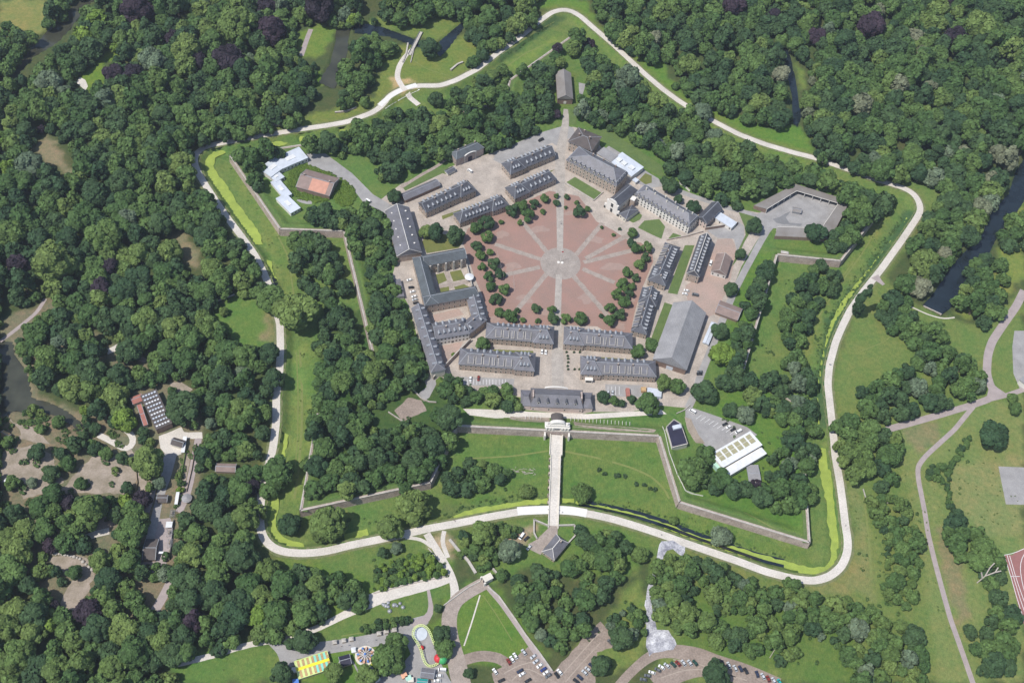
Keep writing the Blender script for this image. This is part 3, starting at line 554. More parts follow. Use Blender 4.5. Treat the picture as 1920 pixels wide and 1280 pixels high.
# running track, right edge
sheet('athletics_track', [(1883,1040),(1898,1040),(1906,1033),(1925,1025),(1925,1185),(1918,1165),(1905,1120),(1895,1080)], M['ttrack'], off=.05)
for q in ([(1883,1040),(1895,1080),(1908,1125),(1922,1168)], [(1888,1040),(1900,1080),(1912,1120),(1924,1155)], [(1893,1041),(1904,1080),(1915,1112),(1925,1140)], [(1925,1032),(1915,1045),(1912,1065),(1918,1100),(1925,1120)], [(1883,1040),(1898,1040),(1908,1033),(1925,1026)], [(1894,1080),(1912,1080)], [(1925,1060),(1920,1075),(1925,1100)]):
    strip('track_line', q, .35, M['line'], off=.10)
# worn trails in the ditch
strip('foot_trail', [(1055,845),(1120,858),(1180,875),(1220,892),(1245,915),(1255,935)], 1.6, mat('worn_grass', (.17, .20, .06), noise=.15), off=.10)
strip('foot_trail', [(870,860),(960,855),(1028,845)], 1.2, bpy.data.materials['worn_grass'], off=.10)
WG = bpy.data.materials['worn_grass']
for q, w_ in (([(562,655),(566,720),(566,800),(560,880),(552,935)], 1.8), ([(556,660),(559,740),(558,820),(552,900)], .9), ([(1505,640),(1560,555),(1620,470),(1665,395)], 1.2), ([(1500,640),(1540,575),(1600,490)], .8), ([(1395,960),(1440,985),(1500,1020),(1520,1026)], 1.0), ([(1620,930),(1628,1000),(1634,1080)], 1.5), ([(470,340),(510,420),(540,480),(552,560)], 1.2), ([(1700,600),(1660,640),(1610,660)], .8), ([(1780,1180),(1765,1100),(1745,1020)], 1.0), ([(960,90),(1000,62),(1040,42)], 1.4), ([(950,125),(985,100),(1030,80)], 1.2), ([(905,1115),(930,1150),(960,1200)], .6), ([(770,110),(800,130),(850,145)], .8), ([(640,1192),(700,1182),(750,1170)], .7)):
    strip('foot_trail', q, w_, WG, off=.09)
M['stain'] = mat('tan_stained_gravel', (.35, .245, .205), col2=(.29, .21, .18), scale=.3, fine=.15)
TYR = mat('tyre_worn_dirt', (.36, .30, .25), noise=.12, fine=.1)
for q in ([(960,1275),(985,1250),(1010,1262),(1035,1275)], [(1045,1275),(1075,1240),(1110,1200),(1130,1180)], [(1060,1278),(1090,1243),(1125,1205)], [(945,1262),(975,1245),(1000,1240)], [(1240,1270),(1280,1256),(1320,1253),(1380,1268)], [(1262,1236),(1300,1240),(1340,1256),(1400,1275)]):
    strip('wheel_track', q, .7, TYR, off=.16)
for k, (x, y, rx, ry) in enumerate([(1150,500,22,9),(1010,430,18,7),(960,500,14,8),(1100,560,16,8),(1120,450,14,6),(985,560,15,7),(1075,400,16,6),(1180,560,10,12),(940,440,12,7),(1020,585,20,5),(925,600,14,6),(1160,610,14,7)]):
    sheet('gravel_stain', [(x + rx * math.cos(t) * (1 + .3 * math.sin(3 * t + k)), y + ry * math.sin(t) * (1 + .3 * math.cos(2 * t + k))) for t in np.linspace(0, 6.28, 15)[:-1]], M['stain'], off=.075, jag=.8, seed=k)
# ------------------------------------------------------------------ fortress wall
rw = empty('fortress_wall', (float(innerW[0][0]), float(innerW[0][1]), 0), 'weathered brick fortress wall zigzagging between the grassy ditch and the citadel', 'wall')
n = len(innerW); cxy = innerW.mean(0)
for i in range(n):
    a = innerW[i]; b_ = innerW[(i + 1) % n]; d = b_ - a; L = np.hypot(*d); d = d / L; nn = np.array([-d[1], d[0]])
    mid = (a + b_) / 2
    if inside((mid + nn * 2)[None], innerW)[0]: nn = -nn      # nn points outwards (to the ditch)
    o_ = np.array([rw.location.x, rw.location.y])
    mb = MB(); k = max(2, int(L / 6)); A = a - o_; B = b_ - o_
    for j in range(k):
        p = A + (B - A) * j / k; q = A + (B - A) * (j + 1) / k
        f0, f1 = p + nn * 1.0, q + nn * 1.0; t0, t1 = p, q; r0, r1 = p - nn * 1.7, q - nn * 1.7; g0, g1 = p - nn * 5.2, q - nn * 5.2
        mb.quad([(*f0, -5), (*f1, -5), (*t1, 3.3), (*t0, 3.3)]); mb.quad([(*r0, -5), (*r0, 3.3), (*r1, 3.3), (*r1, -5)])
        mb.quad([(*t0, 3.3), (*t1, 3.3), (*r1, 3.3), (*r0, 3.3)]); mb.quad([(*r0, 3.2), (*r1, 3.2), (*g1, 2.9), (*g0, 2.9)], 1)
    mb.obj('wall_face', [M['oldwall'], M['lawn']], rw)
    mb = MB(); e0 = A - d * .2; e1 = B + d * .2
    mb.prism([tuple(e0 + nn * .2), tuple(e1 + nn * .2), tuple(e1 - nn * .8), tuple(e0 - nn * .8)], 3.31, 3.62)
    mb.obj('coping', M['coping'], rw)
# ------------------------------------------------------------------ buildings
class Frame:
    """rectangle footprint: origin at eave corner A, x towards B, y to the far side"""
    def __init__(s, A, B, C, ze, root=None, name=None, label=None, cat='building', group=None, sq=True):
        b0 = gp((A[0] + B[0]) / 2, (A[1] + B[1]) / 2, ze); s.zb = float(b0[2]) if b0[2] > .3 else 0.0
        a = g(*A, s.zb + ze)[:2]; b = g(*B, s.zb + ze)[:2]; d = b - a; s.L = float(np.hypot(*d)); s.rz = math.atan2(d[1], d[0])
        nn = np.array([-d[1], d[0]]) / s.L
        if isinstance(C, (int, float)): wd = C
        else: wd = float((g(*C, s.zb + ze)[:2] - a) @ nn)
        if wd < 0:  # flip so that y is positive
            a, b = b, a; s.rz += math.pi; wd = -wd; s.flip = True
        else: s.flip = False
        s.W = wd; s.a = a; s.ze = ze
        if root is None:
            root = empty(name, (float(a[0]), float(a[1]), s.zb), label, cat, group, rz=s.rz)
        s.root = root; s.rrz = root.rotation_euler[2]
    def place(s, name, me, x=0, y=0, z=0, rz=0.0, rx=0.0, parent=None, scale=None):
        c, q = math.cos(s.rz), math.sin(s.rz); wx = s.a[0] + c * x - q * y; wy = s.a[1] + q * x + c * y
        if name in ('dormer', 'chimney', 'roof_panel', 'skylight', 'rooflight') and getattr(s, 'roof', None) is not None:
            o = bpy.data.objects.new(name, me); sc.collection.objects.link(o); o.parent = s.roof; o.location = (x, y, z)
            o.rotation_euler = (Matrix.Rotation(rz, 3, 'Z') @ Matrix.Rotation(rx, 3, 'X')).to_euler()
            if scale: o.scale = scale
            return o
        dx, dy = wx - s.root.location.x, wy - s.root.location.y; c2, q2 = math.cos(-s.rrz), math.sin(-s.rrz)
        o = bpy.data.objects.new(name, me); sc.collection.objects.link(o); o.parent = s.root
        o.location = (c2 * dx - q2 * dy, q2 * dx + c2 * dy, z + s.zb - s.root.location.z)
        o.rotation_euler = (0, 0, s.rz - s.rrz + rz)
        if rx: o.rotation_euler = (Matrix.Rotation(s.rz - s.rrz + rz, 3, 'Z') @ Matrix.Rotation(rx, 3, 'X')).to_euler()
        if scale: o.scale = scale
        if name.endswith('roof') and x == 0 and y == 0 and z == 0: s.roof = o
        return o
def roof_mesh(L, W, z0, dz, hl, hr, o=.45, x0=0, y0=0, flat=0.0, mans=None, caps=True):
    """hip/gable roof; mans=(inset, rise) gives a steep lower part"""
    mb = MB(); a, b, c, d = x0 - o, x0 + L + o, y0 - o, y0 + W + o
    zl = z0 - .15
    mb.quad([(a, c, zl), (a, d, zl), (b, d, zl), (b, c, zl)], 0)
    for p, q in (((a, c), (b, c)), ((b, c), (b, d)), ((b, d), (a, d)), ((a, d), (a, c))):
        mb.quad([(*p, zl), (*q, zl), (*q, z0 + .1), (*p, z0 + .1)], 1)
    z1 = z0 + .1
    if mans:
        i, r = mans
        A = [(a, c), (b, c), (b, d), (a, d)]; B = [(a + i, c + i), (b - i, c + i), (b - i, d - i), (a + i, d - i)]
        for k in range(4): mb.quad([(*A[k], z1), (*A[(k + 1) % 4], z1), (*B[(k + 1) % 4], z1 + r), (*B[k], z1 + r)], 0)
        if caps:
            for k in range(4): mb.bar((*B[k], z1 + r), (*B[(k + 1) % 4], z1 + r), .45, .2, 1); mb.bar((*A[k], z1), (*B[k], z1 + r), .3, .2, 1)
        a, b, c, d, z1 = a + i, b - i, c + i, d - i, z1 + r
    ym = (c + d) / 2; r0 = a + hl; r1 = b - hr
    if r0 > r1: r0 = r1 = (r0 + r1) / 2
    R0 = (r0, ym, z1 + dz); R1 = (r1, ym, z1 + dz)
    mb.quad([(a, c, z1), (b, c, z1), R1, R0]); mb.quad([(b, d, z1), (a, d, z1), R0, R1])
    mb.quad([(a, d, z1), (a, c, z1), R0]); mb.quad([(b, c, z1), (b, d, z1), R1])
    if caps:
        mb.bar(R0, R1, .4, .22, 1)
        for e, R in (((a, c), R0), ((a, d), R0), ((b, c), R1), ((b, d), R1)):
            if (e[0] == a and hl > 0) or (e[0] == b and hr > 0): mb.bar((*e, z1), R, .28, .16, 1)
            elif True: mb.bar((*e, z1), R, .3, .18, 1)
    return mb
def wall_mesh(L, W, z0, z1, dz=0, hl=1, hr=1, x0=0, y0=0):
    mb = MB(); mb.box(x0, x0 + L, y0, y0 + W, z0, z1)
    ym = y0 + W / 2
    if hl == 0: mb.quad([(x0 + .02, y0 + W, z1 - .05), (x0 + .02, y0, z1 - .05), (x0 + .02, ym, z1 + dz - .1)]); 
    if hr == 0: mb.quad([(x0 + L - .02, y0, z1 - .05), (x0 + L - .02, y0 + W, z1 - .05), (x0 + L - .02, ym, z1 + dz - .1)])
    return mb
_w = MB(); _w.box(-.75, .75, -.06, .1, -.15, 2.05, 0); _w.box(-.5, .5, -.10, -.04, 0, 1.8, 1); WIN = _w.mesh('window', [M['stone'], M['glass']])
_w = MB(); _w.box(-.6, .6, -.08, .1, 0, 1.6, 0); WIND = _w.mesh('window', [M['glass']])
_w = MB(); _w.box(-1.1, 1.1, -.07, .1, 0, 3.0, 0); _w.box(-.85, .85, -.12, -.05, 0, 2.7, 1); DOOR = _w.mesh('door', [M['stone'], M['dkroof']])
def dormer_mesh(s, front, roof):
    mb = MB(); mb.box(-.75 * s, .75 * s, 0, 2.6 * s, 0, 1.7 * s, 0)
    z = 1.7 * s
    mb.quad([(-.95 * s, -.25, z), (0, -.25, z + .9 * s), (0, 3.2 * s, z + .9 * s), (-.95 * s, 2.6 * s, z)], 1)
    mb.quad([(.95 * s, -.25, z), (.95 * s, 2.6 * s, z), (0, 3.2 * s, z + .9 * s), (0, -.25, z + .9 * s)], 1)
    mb.quad([(-.95 * s, -.2, z), (.95 * s, -.2, z), (0, -.2, z + .9 * s)], 0)
    mb.box(-.4 * s, .4 * s, -.06, .02, .3, 1.4 * s, 2)
    return mb.mesh('dormer', [M[front], M[roof], M['glass']])
DORM = {k: dormer_mesh(*k) for k in ((1.0, 'zinc', 'zinc'), (1.1, 'white', 'zinc'), (1.5, 'white', 'white'), (1.2, 'stone', 'dslate'), (1.0, 'stone', 'slate'))}
_c = MB(); _c.box(-.55, .55, -.4, .4, -2.2, 1.5, 0); _c.box(-.65, .65, -.5, .5, 1.5, 1.8, 1); _c.cyl((-.25, 0), .14, .12, 1.8, 2.2, 6, 2); _c.cyl((.25, 0), .14, .12, 1.8, 2.2, 6, 2); CHIM = _c.mesh('chimney', [M['brick'], M['coping'], M['orange']])
_c = MB(); _c.box(-.5, .5, -.4, .4, -2.2, 1.7, 0); CHIMW = _c.mesh('chimney', [M['stone']])
PANELS = {}
def panel_mesh(w, l):
    k = (round(w, 1), round(l, 1))
    if k not in PANELS:
        mb = MB(); mb.box(-w / 2, w / 2, 0, l, 0, .9, 0, 1)
        for x in (-w / 2, w / 2 - .36): mb.box(x - .02, x + .40, -.05, l, .88, 1.06, 2)
        mb.box(-w / 2, w / 2, -.08, .2, .89, 1.05, 2)
        PANELS[k] = mb.mesh('roof_panel', [M['dslate'], M['slate'], M['coping']])
    return PANELS[k]
def windows(fr, side, rows, spacing, L, W, ze, x0=0, y0=0, win=None, margin=1.6, hfrac=.28, door=None):
    win = win or WIN
    Ls = L if side in 'sn' else W; n = max(1, int((Ls - 2 * margin) / spacing)); 
    for r in range(rows):
        z = ze * (r + hfrac) / rows
        for i in range(n + 1):
            t = margin + (Ls - 2 * margin) * i / max(n, 1)
            if r == 0 and door and abs(i - n * door) < .5:
                nm, me, z2 = 'door', DOOR, 0.0
            else: nm, me, z2 = 'window', win, z
            if side == 's': fr.place(nm, me, x0 + t, y0, z2, 0)
            elif side == 'n': fr.place(nm, me, x0 + t, y0 + W, z2, math.pi)
            elif side == 'w': fr.place(nm, me, x0, y0 + t, z2, -math.pi / 2)
            else: fr.place(nm, me, x0 + L, y0 + t, z2, math.pi / 2)
def on_slope(L, W, ze, dz, t, side, o=.45):
    """y,z,angle of a point at fraction t up the slope"""
    hw = W / 2 + o; y = -o + hw * t; z = ze + .1 + dz * t; ang = math.atan2(dz, hw)
    return (y, z, ang) if side == 's' else (W - y, z, ang)
def bld(name, label, A, B, C, ze, dz, hl=0, hr=0, wall='brick', roof='slate', cap='zinc', rows=2, spacing=3.4, sides='swe', dorm=(), chim=(), chimm=None,
        root=None, cat='building', group=None, mans=None, o=.45, dkind=(1.0, 'zinc', 'zinc'), door=.5, wname='wall', rname='roof', win=None, skip=False):
    fr = Frame(A, B, C, ze, root, name, label, cat, group); L, W = fr.L, fr.W
    if fr.flip: hl, hr = hr, hl
    HL = W / 2 * hl if hl else 0; HR = W / 2 * hr if hr else 0
    fr.place(wname, wall_mesh(L, W, -.6 if fr.zb < .1 else -2.5, ze, dz, hl, hr).mesh(wname, [M[wall]]))
    fr.place(rname, roof_mesh(L, W, ze, dz, HL, HR, o, mans=mans).mesh(rname, [M[roof], M[cap]]))
    if rows:
        for s_ in sides: windows(fr, s_, rows, spacing, L, W, ze, win=win, door=door if s_ == 's' else None)
    for side, n, t, x0, x1 in dorm:
        y, z, an = (on_slope(L, W, ze, dz, t, side, o) if not mans else ((-o + mans[0] * t, ze + .1 + mans[1] * t, 0) if side == 's' else (W + o - mans[0] * t, ze + .1 + mans[1] * t, 0)))
        for i in range(n):
            x = L * (x0 + (x1 - x0) * (i / max(n - 1, 1)))
            if side in 'sn': fr.place('dormer', DORM[dkind], x, y, z - .1, 0 if side == 's' else math.pi)
    for (fx, fy) in chim:
        t = 1 - abs(fy - .5) * 2; fr.place('chimney', chimm or CHIM, L * fx, W * fy, ze + dz * t + (mans[1] if mans else 0) + .3)
    return fr
def barrack(label, A, B, C, ze=7.8, dz=5.2, pav='r', hl=1, hr=1, panels=0, ndorm=6, wall='mixed', roof='slate', panside='s', extra_chim=True, ndn=None, rows=2, pavL=15.0, group='slate-roofed barracks around the red square'):
    fr = bld('barracks', label, A, B, C, ze, dz, hl, hr, wall, roof, rows=rows, group=group, cat='barracks', sides='swen', spacing=3.6)
    L, W = fr.L, fr.W
    if fr.flip: pav = {'l': 'r', 'r': 'l', None: None}[pav]
    px0, px1 = (L - pavL + .6, L + .6) if pav == 'r' else (-.6, pavL - .6)
    main_roof = fr.roof
    if pav:
        fr.place('pavilion_wall', wall_mesh(px1 - px0, W + 1.8, -.6, ze + .25, x0=px0, y0=-.9).mesh('pavilion_wall', [M[wall]]))
        fr.place('pavilion_roof', roof_mesh(px1 - px0, W + 1.8, ze + .25, dz + .9, W * .42, W * .42, .5, x0=px0, y0=-.9).mesh('pavilion_roof', [M[roof], M['zinc']]))
        for s_ in 'sn': windows(fr, s_, rows, 3.6, px1 - px0, W + 1.8, ze, x0=px0, y0=-.9)
        windows(fr, 'e' if pav == 'r' else 'w', rows, 3.6, px1 - px0, W + 1.8, ze, x0=px0, y0=-.9)
        for side in 'sn':
            y, z, an = on_slope(L, W + 1.8, ze + .25, dz + .9, .28, side); y -= .9
            for k in (-1, 0, 1): fr.place('dormer', DORM[(1.0, 'zinc', 'zinc')], (px0 + px1) / 2 + k * 2.7, y, z - .3, 0 if side == 's' else math.pi)
        fr.place('chimney', CHIM, (px0 + px1) / 2 - 3, W * .40, ze + dz - .2); fr.place('chimney', CHIM, (px0 + px1) / 2 + 3.5, W * .62, ze + dz - .6)
    fr.roof = main_roof
    m0, m1 = (W * .35 * hl + 1.5, px0 - 1.5) if pav == 'r' else ((px1 + 1.5, L - W * .35 * hr - 1.5) if pav == 'l' else (W * .3, L - W * .3))
    if panels:
        y, z, an = on_slope(L, W, ze, dz, .14, panside); pl = math.hypot(W / 2, dz) * .66; ws = (m1 - m0) / (panels + .9)
        for i in range(panels):
            x = m0 + ws * (i + .5) + (ws * .9 if i >= (panels + 1) // 2 else 0)
            fr.place('roof_panel', panel_mesh(ws * .80, pl), x, y, z + .02, 0 if panside == 's' else math.pi, rx=an)
        x = m0 + ws * ((panels + 1) // 2 + .42); fr.place('roof_panel', panel_mesh(ws * .38, pl), x, y, z + .02, 0 if panside == 's' else math.pi, rx=an)
    else:
        y, z, an = on_slope(L, W, ze, dz, .24, 's')
        for i in range(ndorm): fr.place('dormer', DORM[(1.0, 'zinc', 'zinc')], m0 + (m1 - m0) * (i + .5) / ndorm, y, z - .2, 0)
    other = 'n' if (panside == 's' or not panels) else 's'
    y, z, an = on_slope(L, W, ze, dz, .24, other); nn = ndn or 7
    for i in range(nn): fr.place('dormer', DORM[(1.0, 'zinc', 'zinc')], m0 + (m1 - m0) * (i + .5) / nn, y, z - .2, 0 if other == 's' else math.pi)
    for fx in (.33, .66):
        fr.place('chimney', CHIM, m0 + (m1 - m0) * fx, W * .42, ze + dz * .9)
    return fr
barrack('long two-storey barracks left of the south avenue, facing the red square, with large roof panels', (911, 633), (1035.5, 642.5), 14.2, panels=4, pav='r', hr=.8)
barrack('long two-storey barracks right of the south avenue, facing the red square, with large roof panels', (1058.7, 642.5), (1185, 653), 14.2, panels=4, pav='l', hl=.8)
barrack('outer barracks left of the south avenue, above the row of parking bays', (860.4, 682), (1000, 693.5), 14.2, panels=5, pav='r', hr=.8, hl=.9)
b4 = barrack('outer barracks right of the south avenue with a small white glazed porch', (1091, 699), (1230, 706), 14.2, panels=5, pav='l', hl=.8)
_p = MB(); _p.box(0, 5.5, -2.6, 0, 0, 3.6, 0); _p.box(-.3, 5.8, -2.9, 0, 3.6, 4.0, 0); _p.box(.6, 4.9, -2.66, -2.58, .8, 3.2, 1); b4.place('glazed_porch', _p.mesh('glazed_porch', [M['white'], M['glass']]), 3.0, -.95, 0)
barrack('outer north-west barracks with a pinkish gable end and rows of small dormers', (799.4, 397.8), (890, 356), (767, 389), ze=7.6, dz=5.6, pav='r', hl=0, hr=1, roof='dslate', ndorm=7)
barrack('inner north-west barracks behind the trees of the square, hipped slate roof', (862.5, 417.5), (951, 384), (831, 407.5), ze=6.6, dz=5.2, pav='r', hl=1, hr=1, roof='dslate', ndorm=7)
barrack('outer north barracks beside the asphalt road, with a pale windowed pavilion end', (957.5, 325), (1040.6, 290.6), (940, 309), ze=6.6, dz=5.4, pav='l', hr=0, hl=1, roof='dslate', ndorm=6, wall='mixed')
barrack('inner north barracks ending at the north avenue, dark slate roof with chimneys', (965.6, 371), (1043, 335.6), (948.7, 353.7), ze=6.4, dz=5.2, pav='l', hr=.5, hl=1, roof='dslate', ndorm=5)
barrack('upper eastern barracks beside the lawn strip, framed roof panels on its east slope', (1217.5, 524), (1247.5, 455), (1246, 532.5), ze=7.0, dz=5.0, pav='l', hl=.6, hr=1, roof='dslate', panels=4, panside='s', wall='mixed')
barrack('lower eastern barracks ending near the round trees, dark slate roof', (1184, 619), (1207, 541), (1210, 634), ze=6.4, dz=5.2, pav='r', hl=.8, hr=0, roof='dslate', panels=4, panside='s', wall='mixed')
# dark hall with white dormers
f = bld('dormered_hall', 'dark slate hall with two rows of white dormers and a white-framed gable', (1288, 512), (1312, 443), (1312, 515), 9.0, 6.2, 0, 0, 'mixed', 'dslate', 'white', rows=2, sides='wens', spacing=4)
for side in 'sn':
    for i in range(11):
        y, z, an = on_slope(f.L, f.W, 9.0, 6.2, .34, side); f.place('dormer', DORM[(1.1, 'white', 'zinc')], f.L * (.07 + .86 * i / 10), y, z - .3, 0 if side == 's' else math.pi)
bld('garage', 'brown-roofed barn with a pale open gable beside the red yard', (1334, 507.7), (1344, 476.7), (1361.6, 515.4), 5, 4.2, 0, 0, 'white', 'brownroof', 'coping', rows=1, sides='we', spacing=4, win=WIND)
f = bld('great_hall', 'huge grey double-pitched storage hall with a brick gable on the south', (1225.5, 672.5), (1263.5, 569), (1290, 682), 7.0, 9.5, 0, 0, 'brick', 'fibre', 'fibre', rows=0, o=.7)
_p = MB(); _p.box(-2.6, 2.6, -.12, .1, 0, 4.2); f.place('hall_door', _p.mesh('hall_door', [M['bluewhite']]), 0 if not f.flip else f.L, f.W * .52, 0, -math.pi / 2 if not f.flip else math.pi / 2)
bld('shed', 'low red-tiled shed east of the lane behind a row of poplars', (1342, 585), (1382, 600), (1348, 563), 3, 2.0, 0, 0, 'brick', 'brownroof', rows=0)
bld('shed', 'narrow pale shed roofs below the red-tiled shed on the east lane', (1318, 642), (1334, 604), (1328, 645), 2.6, .6, 0, 0, 'white', 'bluewhite', rows=0)
# headquarters, north east
f = bld('headquarters_building', 'largest building of the citadel, long stone front and flat-topped slate mansard', (1062, 300), (1155.8, 349), (1181.5, 327.5), 11.0, 5.0, 1.6, .9, 'mixed', 'slate', 'zinc', rows=3, spacing=3.2, sides='swe', mans=(1.6, 3.0), o=.3, dorm=(('s', 10, .25, .08, .92),), chim=((.35, .75), (.55, .8), (.8, .75)), dkind=(1.2, 'stone', 'dslate'), cat='palace')
for i in range(4): f.place('dormer', DORM[(1.0, 'stone', 'slate')], f.L - .6, f.W * (.2 + .2 * i), 11.4, math.pi / 2)
f = bld('corner_block', 'square brick block with a dark low pyramid roof and white cornice, top of the square', (1067, 265), (1108.4, 282), (1090.6, 242.6), 11, 3.2, 1.0, 1.0, 'mixed', 'dkroof', 'zinc', rows=3, sides='swe', o=.9, chim=((.25, .45), (.7, .5), (.3, .9)))
fr = Frame((1144, 303), (1184, 331), (1163, 284), 5, None, 'glass_annex', 'low annex with bluish sheet roof and white rooflights behind the headquarters', 'annex')
fr.place('wall', wall_mesh(fr.L, fr.W, -.5, 5).mesh('wall', [M['white']])); mb = MB(); mb.box(-.3, fr.L + .3, -.3, fr.W + .3, 5.01, 5.5); fr.place('roof', mb.mesh('roof', [M['bluewhite']]))
for x, y in ((.18, .4), (.42, .4), (.75, .45)): mb = MB(); mb.box(-2.4, 2.4, -2, 2, 0, 1.4); fr.place('rooflight', mb.mesh('rooflight', [M['whiteroof']]), fr.L * x, fr.W * y, 5.5)
fr = Frame((1119, 288), (1145, 304), (1128, 274), 5.6, None, 'annex', 'grey-white flat annex between the corner block and the glass annex', 'annex')
fr.place('wall', wall_mesh(fr.L, fr.W, -.5, 5.6).mesh('wall', [M['white']])); mb = MB(); mb.box(-.3, fr.L + .3, -.3, fr.W + .3, 5.61, 6.0); fr.place('roof', mb.mesh('roof', [M['fibre']]))
fr = Frame((1186, 338), (1192, 342), (1190, 333), 3, None, 'kiosk', 'small white-roofed kiosk beside the oval lawn', 'kiosk')
fr.place('wall', wall_mesh(fr.L, fr.W, -.2, 3).mesh('wall', [M['white']])); mb = MB(); mb.box(-.4, fr.L + .4, -.4, fr.W + .4, 3.01, 3.3); fr.place('roof', mb.mesh('roof', [M['bluewhite']]))
# chapel with baroque front
f = bld('chapel', 'dark slate chapel with a tall white curved stone front on the square', (1159, 387), (1195, 357), (1139, 377), 9.5, 5.0, 0, .8, 'stone', 'dslate', 'zinc', rows=1, sides='sn', spacing=6, win=WIND)
mb = MB(); W = f.W; y0, y1 = -2.6, W + 2.6
mb.box(-1.4, .0, -.6, W + .6, 0, 10.2); mb.box(-1.6, .1, -.9, W + .9, 10.2, 10.9); mb.box(-1.5, .0, y0, -.6, 0, 5.2); mb.box(-1.5, 0, W + .6, y1, 0, 5.2)
n = 14
for i in range(n):
    a0, a1 = math.pi * i / n, math.pi * (i + 1) / n; R = W * .40; c = W / 2
    mb.quad([(-1.4, c, 10.9), (-1.4, c - R * math.cos(a0), 10.9 + R * .72 * math.sin(a0)), (-1.4, c - R * math.cos(a1), 10.9 + R * .72 * math.sin(a1))])
    mb.bar((-.9, c - R * math.cos(a0), 10.9 + R * .72 * math.sin(a0)), (-.9, c - R * math.cos(a1), 10.9 + R * .72 * math.sin(a1)), 1.4, .7)
f_side = f.place('stone_front', mb.mesh('stone_front', [M['white']]), 0 if not f.flip else f.L, 0 if not f.flip else f.W, 0, 0 if not f.flip else math.pi)
mb = MB(); mb.box(-.15, .05, -1.1, 1.1, 0, 4.0)
for y, z in ((.5, 0), (.5, 6.0)): f.place('arched_window' if z else 'portal', mb.mesh('portal', [M['glass']]), -1.42 if not f.flip else f.L + 1.42, W * y, z)
mb = MB(); mb.box(-.1, .05, -.9, .9, 0, 2.6); me_ = mb.mesh('side_arch', [M['glass']])
for y in (-1.9, W + 1.9): f.place('side_arch', me_, -1.52 if not f.flip else f.L + 1.52, y, 0)
bld('side_pavilion', 'small hipped slate pavilion between the chapel front and the oval lawns', (1162, 401), (1173.6, 410), (1184, 384), 4.6, 2.6, .9, .9, 'stone', 'dslate', 'zinc', rows=1, sides='s', spacing=3)
# white long house
f = bld('white_long_house', 'long white-rendered house with blue slate mansard and twelve little dormers', (1190, 364.5), (1292, 425.7), (1306, 405.5), 8.8, 4.0, 1.2, .8, 'white', 'slate', 'zinc', rows=3, spacing=3.1, sides='swe', mans=(1.2, 2.3), o=.3, dorm=(('s', 12, .3, .07, .95),), chim=((.12, .45), (.28, .45), (.5, .42), (.7, .42), (.80, .42), (.2, .8), (.42, .8), (.6, .8), (.8, .8), (.92, .7)), chimm=CHIMW, dkind=(1.0, 'stone', 'slate'), cat='house', win=WIND)
fr = Frame((1182, 374), (1189, 377), (1186, 368), 8, None, 'stair_tower', 'small brick stair tower with white cap left of the white long house', 'tower')
fr.place('wall', wall_mesh(fr.L, fr.W, -.5, 8).mesh('wall', [M['mixed']])); mb = MB(); mb.box(-.3, fr.L + .3, -.3, fr.W + .3, 8.01, 8.6); fr.place('roof', mb.mesh('roof', [M['white']]))
bld('gable_house', 'pink-gabled slate house at the right end of the white long house', (1307, 408), (1335, 380), (1318, 426), 7.0, 4.4, 0, 0, 'pinkw', 'dslate', 'zinc', rows=2, sides='wens', spacing=3, cat='house')
fr = Frame((1338, 407), (1364, 423), (1349, 397.5), 3.6, None, 'low_wing', 'low white wing with a flat pale roof inside the angled brick wall', 'building')
fr.L += 4; fr.place('wall', wall_mesh(fr.L, fr.W, -.5, 3.6).mesh('wall', [M['white']])); mb = MB(); mb.box(-.2, fr.L + .2, -.2, fr.W + .2, 3.61, 3.9); fr.place('roof', mb.mesh('roof', [M['bluewhite']])); windows(fr, 's', 1, 4, fr.L, fr.W, 3.6, win=WIND)
def lowwall(label, pts, h, t=.5, m='coping', name='low_wall', cat='wall', m2=None, group=None):
    W_ = [np.array(gp(*p)) for p in pts]; o_ = W_[0]
    mb = MB()
    for a, b_ in zip(W_[:-1], W_[1:]):
        d = (b_ - a)[:2]; L = np.hypot(*d); d = d / L; nn = np.array([-d[1], d[0]]) * t / 2; k = max(1, int(L / 5))
        for j in range(k):
            p = a + (b_ - a) * j / k; q = a + (b_ - a) * (j + 1) / k
            z0, z1 = float(hgt(p[None])[0]) - o_[2], float(hgt(q[None])[0]) - o_[2]
            P = [p[:2] - o_[:2] + nn, q[:2] - o_[:2] + nn, q[:2] - o_[:2] - nn, p[:2] - o_[:2] - nn]; Z = [z0, z1, z1, z0]
            lo = [(*c, z - .8) for c, z in zip(P, Z)]; hi = [(*c, z + h) for c, z in zip(P, Z)]
            mb.quad(lo[::-1]); mb.quad(hi, 1)
            for i in range(4): mb.quad([lo[i], lo[(i + 1) % 4], hi[(i + 1) % 4], hi[i]])
    o = mb.obj(name, [M[m], M[m2 or 'coping']], None, tuple(float(c) for c in o_)); return tag(o, label, cat, group)
lowwall('brick boundary wall running from the pink gable house to the round corner', [(1322, 431), (1350, 427), (1383, 420)], 3.2, .6, 'brick')
lowwall('long garden wall below the white long house, ending at the dark hall', [(1250, 451), (1275, 446), (1290, 443), (1318, 435)], 1.6, .5, 'oldwall')
lowwall('stone terrace wall edging the rectangular flower lawn', [(1060, 345), (1113, 377), (1131, 361)], 1.3, .6, 'coping')
lowwall('curved white monument wall in the grass north-east of the white long house', [(1273, 344), (1284, 351), (1293, 360)], 2.0, .5, 'white', 'monument_wall', 'wall')
